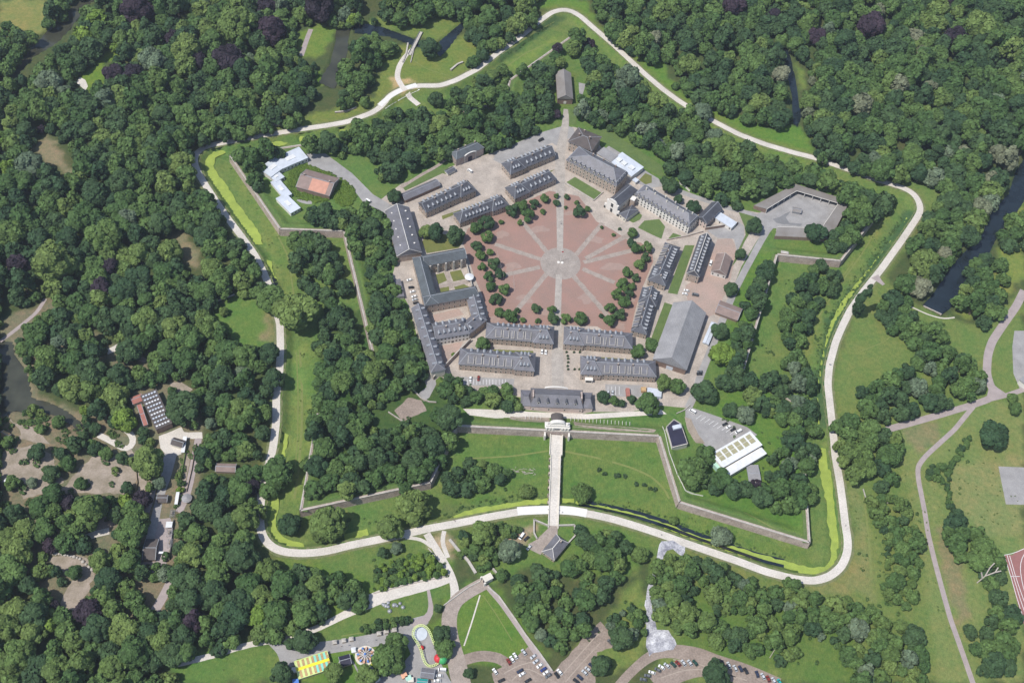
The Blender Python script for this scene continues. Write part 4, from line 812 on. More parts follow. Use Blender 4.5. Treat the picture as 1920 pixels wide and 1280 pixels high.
# gate building N
f = bld('arched_gate_house', 'brick gate house with a white curved pediment over a dark arch, north-west side', (855.6, 298.8), (907, 277), (844.4, 285.6), 8.5, 3.2, .8, .8, 'oldwall', 'gslate', 'zinc', rows=1, sides='w', chim=((.2, .6), (.5, .8), (.85, .8)), cat='gate house')
mb = MB(); mb.box(-1.9, 1.9, -.5, -.02, 0, 4.8); f.place('archway', mb.mesh('archway', [M['blackroof']]), f.L / 2, 0, 0)
mb = MB(); n = 10
for i in range(n):
    a0, a1 = math.pi * (.12 + .76 * i / n), math.pi * (.12 + .76 * (i + 1) / n); R = 6.2
    mb.bar((-R * math.cos(a0), -.4, 7.0 + R * .45 * math.sin(a0)), (-R * math.cos(a1), -.4, 7.0 + R * .45 * math.sin(a1)), .9, .6)
f.place('pediment', mb.mesh('pediment', [M['white']]), f.L / 2, 0, .3)
mb = MB(); mb.box(-.5, .5, -.7, 0, 0, 8.8); me_ = mb.mesh('pilaster', [M['coping']])
for x in (.3, .7): f.place('pilaster', me_, f.L * x, 0, 0)
bld('shed', 'tiny slate shed just left of the brick gate house', (840, 326), (854, 319), (836, 319), 2.6, 1.2, 0, 0, 'stone', 'dslate', rows=0)
bld('long_shed', 'low dark single-storey shed between the conifer and the north-west barracks', (760, 375.3), (824.6, 347.2), (756.5, 362), 3.6, 2.2, 0, 0, 'brick', 'slate', rows=0)
# west hall
f = bld('western_hall', 'long tall slate hall at the west edge of the citadel, pale ridge line', (744.5, 480), (722.5, 396), (769, 397.5), 8.0, 6.5, 0, 0, 'mixed', 'slate', 'white', rows=2, sides='wsn', spacing=5)
for side in 'sn':
    for i in range(5):
        y, z, an = on_slope(f.L, f.W, 8.0, 6.5, .45, side); mb = MB(); mb.box(-.6, .6, -.4, .9, 0, .35); f.place('skylight', mb.mesh('skylight', [M['white']]), f.L * (.12 + .18 * i), y, z, rx=0)
# courtyard building
rt = empty('arsenal_courtyard_building', tuple(float(c) for c in gp(820, 520)), 'three slate wings round a courtyard of four small lawns, white canopy on its open side', 'building')
def wing(root, A, B, C, ze, dz, hl, hr, **k): return bld('x', None, A, B, C, ze, dz, hl, hr, root=root, **k)
f = wing(rt, (797, 498), (874, 483.6), (868, 465.5), 10.5, 4.6, 0, 0, wall='mixed', roof='gslate', rows=2, sides='se', spacing=3.6, wname='north_wing_wall', rname='north_wing_roof')
mb = MB(); mb.box(-.7, .7, -1.5, 0, 0, 10.0); me_ = mb.mesh('buttress', [M['coping']])
for i in range(5): f.place('buttress', me_, f.L * (.12 + .19 * i), 0, 0)
wing(rt, (797, 572), (774, 484), (816, 549), 10.5, 4.6, .8, .8, wall='mixed', roof='gslate', rows=2, sides='sn', spacing=3.6, wname='west_wing_wall', rname='west_wing_roof')
wing(rt, (797, 572.5), (897.5, 553.8), (890, 537), 10.5, 4.8, 0, .5, wall='mixed', roof='gslate', rows=2, sides='sne', spacing=4.2, wname='south_wing_wall', rname='south_wing_roof')
mb = MB(); p0, p1 = g(875, 500)[:2], g(885, 540)[:2]; rl = np.array(rt.location[:2]); mb.bar((*(p0 - rl), 1.6), (*(p1 - rl), 1.6), .7, 3.2); mb.obj('court_wall', M['coping'], rt)
mb = MB(); c0 = g(880, 519, 4)[:2]; mb.cyl((0, 0), 3.6, 3.6, 3.6, 4.2, 14); mb.cyl((0, 0), 3.6, .5, 4.2, 5.4, 14)
for a in range(4): mb.cyl((2.6 * math.cos(a * 1.57 + .6), 2.6 * math.sin(a * 1.57 + .6)), .15, .15, 0, 3.7, 6)
tag(mb.obj('marquee', M['whiteroof'], None, (float(c0[0]), float(c0[1]), 0)), 'white round canopy beside the courtyard wall, facing the red square', 'marquee')
rt = empty('academy_courtyard_building', tuple(float(c) for c in gp(840, 620)), 'long blue-slate wings around the red-floored south-west courtyard', 'building')
wing(rt, (808.5, 697.5), (772, 579), (828, 672), 8.6, 4.8, .8, 0, wall='stone', roof='slate', rows=2, sides='swn', spacing=4, wname='west_wing_wall', rname='west_wing_roof', dkind=(1.0, 'zinc', 'zinc'), dorm=(('s', 7, .45, .08, .92), ('n', 8, .35, .06, .92)))
wing(rt, (817.5, 635), (880, 624.5), (811, 607), 8.6, 5.6, 0, 1, wall='white', roof='slate', rows=2, sides='s', spacing=2.6, wname='middle_wing_wall', rname='middle_wing_roof', dorm=(('s', 6, .3, .12, .9), ('n', 5, .3, .1, .9)), chim=((.35, .4), (.75, .35)), win=WIN)
wing(rt, (912, 600), (880, 625.5), (886, 591), 7.8, 4.4, .7, .7, wall='mixed', roof='slate', rows=1, sides='swe', spacing=4, wname='skew_pavilion_wall', rname='skew_pavilion_roof', dorm=(('s', 2, .3, .2, .8),), chim=((.5, .45),))
wing(rt, (911, 598), (898, 553), (884, 590), 7.6, 4.2, 0, 0, wall='mixed', roof='slate', rows=1, sides='sn', spacing=4, wname='east_wing_wall', rname='east_wing_roof', dorm=(('s', 4, .25, .15, .9), ('n', 3, .3, .2, .85)))
lowwall('tall brick court wall running down to the road in front of the south-west courtyard', [(882, 640), (862, 660), (838, 685), (812, 712)], 4.0, .8, 'oldwall')
fr = Frame((730, 559), (757, 555), (722, 528), 3.6, None, 'flat_roofed_annex', 'grey flat-roofed annex with dark skylights west of the courtyard car park', 'annex')
fr.place('wall', wall_mesh(fr.L, fr.W, -.5, 3.6).mesh('wall', [M['white']])); mb = MB(); mb.box(-.4, fr.L + .4, -.4, fr.W + .4, 3.61, 4.0); fr.place('roof', mb.mesh('roof', [M['slate']]))
for k in (0, 1): mb = MB(); mb.box(-1.5, 1.5, -.6, .6, 0, .35); fr.place('skylight', mb.mesh('skylight', [M['blackroof']]), fr.L * .62, fr.W * (.42 + .16 * k), 4.0)
# casemate building south
f = Frame((996, 761), (1092.5, 765), 15.5, 6.2, None, 'south_gate_house', 'low pink-brick building with five dormers above the white royal gate', 'gate house'); L, W = f.L, f.W
f.place('wall', wall_mesh(L, W, -3, 6.2, 5, 0, 0).mesh('wall', [M['pinkw']])); f.place('roof', roof_mesh(L, W, 6.2, 5.2, 3, 3).mesh('roof', [M['slate'], M['dslate']])); windows(f, 's', 1, 9, L, W, 6.2)
for i in range(5): y, z, an = on_slope(L, W, 6.2, 5.2, .25, 's'); f.place('dormer', DORM[(1.2, 'stone', 'dslate')], L * (.14 + .18 * i), y, z - .3)
for x in (.03, .97): mb = MB(); mb.box(-.6, .6, W * .3, W * .7, 0, 12.0); f.place('gable_wall', mb.mesh('gable_wall', [M['oldwall']]), L * x, 0, 0)
for x0, nm in ((-7.5, 'l'), (L + .3, 'r')):
    mb = MB(); mb.box(x0, x0 + 7.2, 1, W - 1, -3, 5.0, 0); f.place('side_wing_wall', mb.mesh('side_wing_wall', [M['pinkw']])); f.place('side_wing_roof', roof_mesh(7.2, W - 2, 5.0, 2.8, 2, 2, .3, x0=x0, y0=1).mesh('side_wing_roof', [M['slate'], M['dslate']]))
mb = MB(); n = 12
for i in range(n):
    a0, a1 = math.pi * (.15 + .7 * i / n), math.pi * (.15 + .7 * (i + 1) / n); R = 9.5
    mb.bar((-R * math.cos(a0), .5, 5.6 + R * .35 * math.sin(a0)), (-R * math.cos(a1), .5, 5.6 + R * .35 * math.sin(a1)), 1.0, .9)
f.place('white_pediment', mb.mesh('white_pediment', [M['white']]), L * .49, W, 0)
# royal gate
gb = gp(1043, 812); gz = 0.0; p2 = g(1044, 775, 3); dv = p2[:2] - gb[:2]; grz = math.atan2(dv[1], dv[0]) - math.pi / 2
gt = empty('royal_gate', (float(gb[0]), float(gb[1]), 0), 'ornate white baroque gate with a dark barrel roof where the bridge meets the wall', 'gate', rz=grz)
mb = MB(); mb.box(-8.6, 8.6, -1.5, 2.5, -4.5, 6.2); mb.box(-9.2, 9.2, -2.0, 3.0, 6.2, 7.0); mb.box(-5.5, 5.5, -1.2, 2.4, 7.0, 9.0); mb.box(-8.6, -5.6, -1.2, 2, 7.0, 8.4); mb.box(5.6, 8.6, -1.2, 2, 7, 8.4)
for x in (-8.0, -5.6, -3.4, 3.4, 5.6, 8.0): mb.box(x - .5, x + .5, -2.4, -1.5, -4.5, 6.2)
for x in (-8.8, 8.8): mb.prism([(x - .6, -6), (x + .6, -6), (x + .6, -1.5), (x - .6, -1.5)], -4.5, 2.0)
n = 12
for i in range(n):
    a0, a1 = math.pi * i / n, math.pi * (i + 1) / n; R = 5.2
    mb.quad([(0, -.6, 9), (-R * math.cos(a0), -.6, 9 + R * .55 * math.sin(a0)), (-R * math.cos(a1), -.6, 9 + R * .55 * math.sin(a1))])
    mb.bar((-R * math.cos(a0), .6, 9 + R * .55 * math.sin(a0)), (-R * math.cos(a1), .6, 9 + R * .55 * math.sin(a1)), 2.6, .6)
mb.obj('stone_front', M['white'], gt)
mb = MB(); mb.box(-1.7, 1.7, -1.62, -1.4, 0, 4.6); mb.obj('archway', M['blackroof'], gt)
mb = MB()
for s_ in (-1, 1): mb.ball((s_ * 7.2, .3, 9.3), .9, 8, 5); 
mb.ball((-4.6, .2, 9.8), .7, 8, 5); mb.ball((4.6, .2, 9.8), .7, 8, 5); mb.obj('trophy', M['white'], gt)
mb = MB(); mb.box(-4.2, 4.2, 2.6, 9.5, -1, 5.5); mb.obj('gatehouse_wall', M['oldwall'], gt)
mb = MB(); n = 10
for i in range(n):
    a0, a1 = math.pi * i / n, math.pi * (i + 1) / n; R = 4.6
    P0 = (-R * math.cos(a0), 5.5 + R * .75 * math.sin(a0)); P1 = (-R * math.cos(a1), 5.5 + R * .75 * math.sin(a1))
    mb.quad([(P0[0], 2.6, P0[1]), (P1[0], 2.6, P1[1]), (P1[0], 10, P1[1]), (P0[0], 10, P0[1])]); mb.quad([(0, 10, 5.5), (P0[0], 10, P0[1]), (P1[0], 10, P1[1])])
mb.obj('barrel_roof', M['dkroof'], gt)
# bridge
b0 = g(1043, 822, 0)[:2]; b1 = g(1037, 990, 0.4)[:2]; d = b1 - b0; Lb = float(np.hypot(*d)); brz = math.atan2(d[1], d[0])
br = empty('bridge', (float(b0[0]), float(b0[1]), 0), 'long straight stone bridge crossing the ditch and the promenade to the white gate', 'bridge', rz=brz)
mb = MB(); mb.box(-3, 14, -4.2, 4.2, -.9, .25); mb.box(14, Lb, -3.2, 3.2, -.9, .25); mb.obj('deck', M['path'], br)
mb = MB(); 
for s_ in (-1, 1): mb.box(-3, 14, s_ * 4.4 - .3, s_ * 4.4 + .3, -1, 1.25); mb.box(14, Lb, s_ * 3.4 - .3, s_ * 3.4 + .3, -1, 1.25)
mb.obj('parapet', M['stone'], br)
mb = MB(); mb.box(-.9, .9, -4.6, 4.6, -5, -.9); pm = mb.mesh('pier', [M['oldwall']])
for i in range(11): put('pier', pm, br, (5 + (Lb - 14) * i / 10, 0, 0))
mb = MB(); mb.box(-.35, .35, -.5, .5, -1.5, 1.45); bm_ = mb.mesh('bollard', [M['blackroof']])
for i in range(14):
    for s_ in (-1, 1): put('bollard', bm_, br, (18 + (Lb - 20) * i / 13, s_ * 3.9, -.3), scale=(.5, .5, .9))
# entrance pavilion at the foot of the bridge
sl_ = [(1029, 985), (1046, 986), (1045, 1003), (1021, 1026), (1005, 1012), (1028, 990)]
sheet('bridge_ramp', sl_, M['spoke'], off=.30, world=False)
sheet('cobbled_turn', [(1005, 1012), (1021, 1026), (1014, 1040), (994, 1030), (990, 1020)], M['spoke'], off=.2)
f = bld('ravelin_guard_house', 'isolated hipped slate guard house at the foot of the bridge', (1039, 1049), (1065, 1017.5), (1022.5, 1027), 4.2, 4.2, .95, .7, 'mixed', 'slate', 'white', rows=1, sides='swe', spacing=4, chim=((.75, .35),), cat='guard house')
lowwall('thin stone wall on the right of the guard house forming an angle', [(1046, 986), (1077, 985), (1078, 1005), (1066, 1018)], 1.8, .9, 'coping')
lowwall('thin stone wall on the left of the bridge foot forming an angle', [(1027, 986), (1003, 976), (1001, 974), (1001, 1000), (1007, 1011)], 1.8, .9, 'coping')
# detached wall and white gatelet on the park side
lowwall('long pale stone wall slanting down to the outer white gate', [(843, 1012), (862, 1035), (878, 1052), (892, 1075)], 1.4, 1.8, 'coping')
lowwall('straight stone wall slanting down right from the outer white gate', [(914, 1100), (935, 1118), (965, 1160), (985, 1190), (1012, 1225), (1035, 1258)], 1.3, 1.0, 'coping')
lowwall('short stone wall near the trees right of the outer white gate', [(924, 1067), (937, 1082)], 2.0, 1.2, 'coping')
lowwall('low parapet along the approach road below the outer white gate', [(832, 1135), (855, 1118), (880, 1100), (900, 1090)], 1.1, .6, 'white')
f = Frame((910, 1090), (924, 1083), (906, 1081), 5, None, 'outer_gate', 'small square white stone gate between two slanting walls', 'gate')
mb = MB(); L, W = f.L, f.W; mb.box(0, L, 0, W, -.5, 5); mb.box(-.4, L + .4, -.4, W + .4, 5.01, 5.5); f.place('gate_block', mb.mesh('gate_block', [M['stone']]))
mb = MB(); mb.box(-.15, 0, W * .3, W * .7, 0, 3.4); f.place('archway', mb.mesh('archway', [M['blackroof']]))
for y in (-1.0, W + .3): mb = MB(); mb.box(-1.2, .2, y, y + .9, -.5, 4.4); f.place('pier', mb.mesh('pier', [M['white']]))
# barn in the northern bastion
f = bld('northern_barn', 'grey-roofed brick barn standing alone among trees in the northern bastion', (1046, 185), (1042.5, 137), (1074, 187), 6.5, 4.6, 0, 0, 'brick', 'greyroof', 'greyroof', rows=1, sides='nw', spacing=4, cat='barn')
mb = MB(); mb.box(-.1, .1, -1.2, 1.2, 0, 3); f.place('barn_door', mb.mesh('barn_door', [M['white']]), 0 if not f.flip else f.L, f.W * .5, .5)
# pentagonal shed
rt = empty('horseshoe_shed', tuple(float(c) for c in gp(1500, 395)), 'open-sided shed with grey roofs bent round a pentagonal asphalt yard', 'shed')
OUT = [(1414, 385), (1492, 345), (1580, 372), (1590, 384), (1557, 447), (1453, 442)]; INN = [(1438, 392), (1494, 358), (1571, 381), (1571, 383), (1540, 428), (1458, 425)]
zo, zi = 4.0, 5.2; rl = np.array(rt.location)
for i in range(5):
    if i == 2: continue
    a, b_ = g(*OUT[i], zo), g(*OUT[i + 1], zo); c, d_ = g(*INN[i + 1], zi), g(*INN[i], zi)
    mb = MB(); P = [a - rl, b_ - rl, c - rl, d_ - rl]; mb.quad(P[::-1] if False else P); mb.quad([(*p[:2], p[2] - .3) for p in P][::-1])
    for k in range(4): p, q = P[k], P[(k + 1) % 4]; mb.quad([(*p[:2], p[2] - .3), (*q[:2], q[2] - .3), tuple(q), tuple(p)])
    mb.obj('roof_section', M['greyroof'], rt)
    mb = MB(); mb.bar((*(a - rl)[:2], 1.7), (*(b_ - rl)[:2], 1.7), .4, 4.0); mb.obj('back_wall', M['brick'], rt)
    mb = MB(); mb.box(-.2, .2, -.2, .2, 0, 4.9); pm = mb.mesh('post', [M['white']])
    for k in range(6): q = d_ + (c - d_) * k / 5 - rl; put('post', pm, rt, (float(q[0]), float(q[1]), 0))
    mb = MB(); mb.bar(tuple(d_ - rl + [0, 0, .05]), tuple(c - rl + [0, 0, .05]), .3, .3); mb.obj('eave_trim', M['white'], rt)
a, b_ = g(1414, 385, 4), g(1438, 392, 5); mb = MB(); mb.bar((*(a - rl)[:2], 1.9), (*(b_ - rl)[:2], 1.9), .4, 4.0); mb.obj('end_wall', M['brick'], rt)
f = bld('hut', 'small grey hut standing in the middle of the pentagonal yard', (1486, 396), (1501, 399), (1488, 389), 2.6, 1.2, 0, 0, 'metal', 'greyroof', rows=0)
# works, south east
rt = Frame((1262.5, 833), (1289, 827), (1251, 796), 6, None, 'modern_black_roof_building', 'angular modern building with a flat black roof and grey rooflight, south-east works', 'building')
pts = [g(x, y, 9)[:2] for x, y in ((1251, 795), (1265, 781), (1278, 789), (1291, 827), (1262, 834))]
c, s_ = math.cos(-rt.rz), math.sin(-rt.rz); loc = [((p - rt.a)[0] * c - (p - rt.a)[1] * s_, (p - rt.a)[0] * s_ + (p - rt.a)[1] * c) for p in pts]
mb = MB(); mb.prism(loc, -3, 5.4); rt.place('wall', mb.mesh('wall', [M['white']])); cc = np.mean(loc, 0); mb = MB(); mb.prism([tuple(cc + (np.array(p) - cc) * .95) for p in loc], 5.4, 5.55); rt.place('flat_roof', mb.mesh('flat_roof', [M['blackroof']]))
mb = MB(); 
for k in range(5): mb.bar((*loc[k], 5.5), (*loc[(k + 1) % 5], 5.5), .4, .5)
rt.place('roof_edge', mb.mesh('roof_edge', [M['coping']]))
mb = MB(); mb.box(-3.2, 3.2, -1.6, 1.6, 0, 1.6); q = g(1270, 798, 8)[:2] - rt.a; rt.place('rooflight', mb.mesh('rooflight', [M['bluewhite']]), q[0] * c - q[1] * s_, q[0] * s_ + q[1] * c, 5.5)
f = Frame((1355, 876), (1427.5, 834), (1329, 854), 7, None, 'glazed_sports_hall', 'large white hall whose roof carries two rows of khaki panels', 'hall'); L, W = f.L, f.W
f.place('wall', wall_mesh(L, W, -3, 7).mesh('wall', [M['white']]))
mb = MB(); mb.box(-.5, L + .5, -.5, W + .5, 7.01, 7.6); f.place('roof', mb.mesh('roof', [M['whiteroof']]))
mb = MB(); mb.box(0, L / 7 * .8, 0, W * .27, 0, .25); pm = mb.mesh('roof_panel', [M['grid']])
for i in range(6):
    for j in (0, 1): f.place('roof_panel', pm, L * (.06 + .155 * i), W * (.33 + .30 * j), 7.6)
mb = MB(); mb.box(-2.5, 0, 1, W * .6, 0, 4.5); f.place('glazed_lobby', mb.mesh('glazed_lobby', [M['mint']]), -.1, 0, 0)
f = Frame((1360, 895), (1436, 850), (1352, 881.5), 5, None, 'white_lean_to_hall', 'narrow white-roofed hall alongside the panelled sports hall', 'hall')
f.place('wall', wall_mesh(f.L, f.W, -3, 5).mesh('wall', [M['white']])); mb = MB(); mb.box(-.5, f.L + .5, -.5, f.W - .6, 5.01, 5.5); f.place('roof', mb.mesh('roof', [M['whiteroof']]))
bld('polytunnel', 'grey corrugated tunnel shed below the white halls', (1406, 905), (1426, 905), (1404, 872), 2.5, .8, 0, 0, 'metal', 'fibre', 'zinc', rows=0, cat='shed')
# orange roofed house in hedge oval
f = bld('orange_roofed_house', 'house with half orange and half grey tiled roof inside an oval hedge', (556, 350), (617, 367), (574, 318), 5, 4.5, 0, 0, 'brick', 'brownroof', rows=0, chim=((.1, .5), (.88, .5)), cat='house')
L, W = f.L, f.W; y, z, an = on_slope(L, W, 5, 4.5, .03, 's'); mb = MB(); mb.box(0, L * .52, 0, math.hypot(W / 2, 4.5) * .95, 0, .14); f.place('orange_tiles', mb.mesh('orange_tiles', [M['orange']]), L * .36, y, z, rx=an)
# white stepped building cluster
for k, (A, B, C, h, lab, nm) in enumerate([((508, 332), (539, 309), (496, 309), 4.5, 'left part of the stepped white-roofed workshops north-west', 'workshop'),
    ((531, 316), (577, 296), (522, 293), 4.7, 'right part of the stepped white-roofed workshops north-west', 'workshop'),
    ((517, 341), (533, 332), (509, 327), 3.6, 'small white box roof just below the stepped workshops', 'workshop'),
    ((532, 371), (547, 364), (516, 338), 3.3, 'slim white workshop roof running down beside the trees', 'workshop'),
    ((545, 400), (563, 390), (530, 366), 3.8, 'white-roofed workshop at the lower end of the chain', 'workshop')]):
    f = Frame(A, B, C, h, None, nm, lab, 'workshop', 'white-roofed workshops in the north-west bastion'); L, W = f.L, f.W
    f.place('wall', wall_mesh(L, W, -3, h).mesh('wall', [M['white']])); mb = MB(); mb.box(-.3, L + .3, -.3, W + .3, h + .01, h + .35); f.place('roof', mb.mesh('roof', [M['bluewhite']]))
    mb = MB(); mb.box(0, L * .35, 0, W * .3, 0, .5); f.place('rooflight', mb.mesh('rooflight', [M['whiteroof']]), L * .3, W * .35, h + .35)
    windows(f, 's', 1, 3, L, W, h, win=WIND)
# zoo house with square skylights
f = Frame((293, 805), (322, 793), (262, 743), 6, None, 'tropical_house', 'brown flat-roofed zoo house with a grid of white square skylights', 'building'); L, W = f.L, f.W
f.place('wall', wall_mesh(L, W, -.5, 6).mesh('wall', [M['brick']])); mb = MB(); mb.box(-.4, L + .4, -.4, W + .4, 6.01, 6.5); f.place('roof', mb.mesh('roof', [M['dkroof']]))
mb = MB(); mb.box(-.7, .7, -.6, .6, 0, .6); pm = mb.mesh('skylight', [M['bluewhite']]); mb = MB(); mb.box(-.7, .7, -.6, .6, 0, .6); pm2 = mb.mesh('skylight', [M['whiteroof']])
for i in range(5):
    for j in range(9): f.place('skylight', pm if (i * 3 + j) % 3 else pm2, L * (.12 + .185 * i), W * (.06 + .11 * j), 6.5)
bld('red_roofed_annex', 'red-tiled annex at the left of the skylight zoo house', (250, 757), (268, 750), (243, 747), 4, 1.5, 0, 0, 'stone', 'redroof', rows=0, cat='annex')
bld('red_roofed_annex', 'narrow red-brown roofed strip along the left wall of the skylight zoo house', (270, 797), (276, 795), (258, 760), 4, 1.2, 0, 0, 'stone', 'redroof', rows=0, cat='annex')
bld('dark_roof_lodge', 'dark gabled lodge right below the skylight zoo house', (321, 832), (341, 838), (325, 820), 3.6, 2.2, 0, 0, 'stone', 'dkroof', rows=0, cat='lodge')
fr = Frame((339, 848), (346, 848), (343, 818), 3, None, 'white_awning', 'long white canopy roof beside the dark zoo lodge', 'canopy')
for x in (0, fr.L - .2):
    for y in (.2, fr.W - .4): mb = MB(); mb.box(x, x + .2, y, y + .2, 0, 3); fr.place('post', mb.mesh('post', [M['metal']]))
mb = MB(); mb.box(0, fr.L, 0, fr.W, 3.01, 3.25); fr.place('canopy_roof', mb.mesh('canopy_roof', [M['whiteroof']]))
bld('long_dark_shed', 'long dark ridge-roofed shed near the bottom left zoo alley', (268, 1048), (290, 1048), (283, 1011), 3.4, 2.4, 0, 0, 'wood', 'dkroof', rows=0, cat='shed')
bld('zoo_hut', 'small dark hut with yellow-green roof edge beside the zoo alley', (294, 940), (312, 940), (294, 928), 3, 1, 0, 0, 'wood', 'dkroof', rows=0, cat='hut')
c0 = g(350, 933, 3); mb = MB(); mb.cyl((0, 0), 2.6, 2.6, 0, 2.6, 12, 0); mb.cyl((0, 0), 3.6, .4, 2.6, 4.2, 14, 1); tag(mb.obj('round_kiosk', [M['wood'], M['fibre']], None, (float(c0[0]), float(c0[1]), 0)), 'round grey-roofed kiosk on the zoo court', 'kiosk')
fr = Frame((327, 945), (333, 945), (333, 922), 3, None, 'white_awning', 'short white canopy left of the round zoo kiosk', 'canopy')
mb = MB(); mb.box(0, fr.L, 0, fr.W, 3.01, 3.25)
for x in (.1, fr.L - .3):
    for y in (.2, fr.W - .4): mb.box(x, x + .2, y, y + .2, 0, 3)
fr.place('canopy_roof', mb.mesh('canopy_roof', [M['whiteroof']]))
for A, B, C, lab in (((310, 988), (322, 988), (312, 977), 'white awning roof in the aviary row, upper one'), ((297, 1037), (306, 1037), (298, 1033), 'small white awning roof in the aviary row, lower one')):
    fr = Frame(A, B, C, 3, None, 'aviary_roof', lab, 'canopy'); mb = MB(); mb.box(0, fr.L, 0, fr.W, 2.6, 2.85)
    for x in (.05, fr.L - .25):
        for y in (.05, fr.W - .25): mb.box(x, x + .2, y, y + .2, 0, 2.6)
    fr.place('canopy_roof', mb.mesh('canopy_roof', [M['whiteroof']]))
bld('animal_house', 'long weathered wooden animal house by the small lawn left of the moat', (405, 883), (440, 884), (406, 869), 3.2, 1.6, 0, 0, 'wood', 'brownroof', rows=0, cat='stable')
bld('zoo_hut', 'white and dark hut at the left edge of the zoo yard', (8, 902), (20, 912), (18, 893), 3, 1, 0, 0, 'white', 'whiteroof', rows=0, cat='hut')
bld('play_hut', 'brightly roofed play hut behind the hedge at the left edge', (0, 815), (12, 822), (0, 803), 3, 1.2, 0, 0, 'wood', 'ride_o', rows=0, cat='hut')
# building at right edge
f = Frame((1912, 712), (1940, 735), (1908, 655), 5, None, 'club_house', 'grey-roofed building cut by the right edge, with marked parking bays in front', 'building')
mb = MB(); mb.box(0, 30, 0, 36, -.5, 5); f.place('wall', mb.mesh('wall', [M['white']])); mb = MB(); mb.box(-.5, 30.5, -.5, 36.5, 5.01, 5.6); f.place('roof', mb.mesh('roof', [M['fibre']]))
# little brick ruins / retaining walls
lowwall('exposed old brick wall under the eastern ravelin grass', [(1461, 480), (1505, 482), (1546, 486)], 1.0, 3.0, 'brick')
lowwall('low white stone wall corner by the moat trees on the right', [(1618, 917), (1624, 938), (1665, 943)], 1.0, .6, 'coping')
lowwall('stone bank walling the canal tip', [(1731, 574), (1765, 590)], .8, .8, 'oldwall')
lowwall('pale masonry abutment near the northern footbridge', [(765, 82), (762, 100), (755, 118)], 1.2, 1.4, 'coping')
lowwall('masonry abutment right of the northern footbridge', [(777, 90), (770, 118)], 1.2, .8, 'coping')
lowwall('ruined stone revetment in the grass below the northern canal', [(845, 133), (858, 122), (868, 118)], 1.6, 1.6, 'oldwall')
lowwall('weathered retaining wall above the dark pool north-west', [(628, 212), (650, 210), (668, 203)], 1.5, 1.2, 'oldwall')
lowwall('weathered retaining wall left end of the dark pool north-west', [(502, 233), (520, 236), (534, 232)], 1.5, 1.2, 'oldwall')
lowwall('brick works wall below the south-west ramp', [(728, 773), (755, 791)], 1.4, .6, 'oldwall')
lowwall('curved brick parapet at the end of the west apron', [(768, 720), (778, 735), (790, 748), (805, 754), (818, 755)], 1.4, .6, 'oldwall')
lowwall('old parapet wall in the south-east works', [(1268, 776), (1282, 770), (1294, 760)], 1.2, .5, 'oldwall')
lowwall('dark-sided retaining wall beside the park fork', [(803, 1028), (822, 1050), (842, 1078)], .7, .6, 'oldwall')
lowwall('narrow retaining wall under the shrubs beside the sandy path', [(700, 1112), (780, 1092), (838, 1080)], .8, .6, 'oldwall')
# footbridge
b0 = g(790, 60, .6)[:2]; b1 = g(768, 103, .6)[:2]; d = b1 - b0
mbx = empty('footbridge', (float(b0[0]), float(b0[1]), 0), 'narrow footbridge over the park canal leading to the pale cross paths', 'bridge', rz=math.atan2(d[1], d[0])); Lb = float(np.hypot(*d))
mb = MB(); mb.box(0, Lb, -1.5, 1.5, .2, .6); mb.obj('deck', M['coping'], mbx)
mb = MB(); mb.box(0, Lb, -1.7, -1.5, .2, 1.5); mb.box(0, Lb, 1.5, 1.7, .2, 1.5); mb.obj('railing', M['metal'], mbx)
mb = MB()
for i in range(4): mb.box(3 + Lb * .28 * i, 4 + Lb * .28 * i, -1.5, 1.5, -3, .2)
mb.obj('pier', M['coping'], mbx)

for (A, B, C, h, m, nm, lab) in (((1175, 742), (1182, 742), (1175, 727), 2.6, 'redroof', 'container', 'rust-brown container in the south-east parking bays'), ((1203, 733), (1212, 733), (1203, 725), 2.6, 'ride_o', 'container', 'ochre container between the south-east bays and the light green tree'),
    ((1213, 740), (1240, 744), (1216, 726), 3.0, 'bluewhite', 'site_cabin', 'block of white site cabins behind the big round tree by the south path'), ((1420, 903), (1424, 903), (1420, 898), 2, 'white', 'container', 'tiny white box at the lower end of the grey tunnel shed')):
    f = Frame(A, B, C, h, None, nm, lab, 'container'); mb = MB(); L, W = f.L, abs(f.W); mb.box(0, L, 0, W, 0, h, 0)
    for i in range(int(L / 1.2)): mb.box(.3 + i * 1.2, .5 + i * 1.2, -.06, W + .06, .1, h + .06, 0)
    f.place('body', mb.mesh('body', [M[m]]))
mb = MB(); r_ = random.Random(4)
for i in range(26): a = r_.uniform(0, 3.1); x, y = r_.uniform(-9, 9), r_.uniform(-2.5, 2.5); mb.bar((x, y, .15), (x + 3.5 * math.cos(a), y + 1.2 * math.sin(a), .5), .22, .22)
tag(mb.obj('brushwood', M['dead'], None, tuple(float(c) for c in gp(985, 884))), 'pale cut brushwood strewn over the grass left of the bridge', 'brushwood')

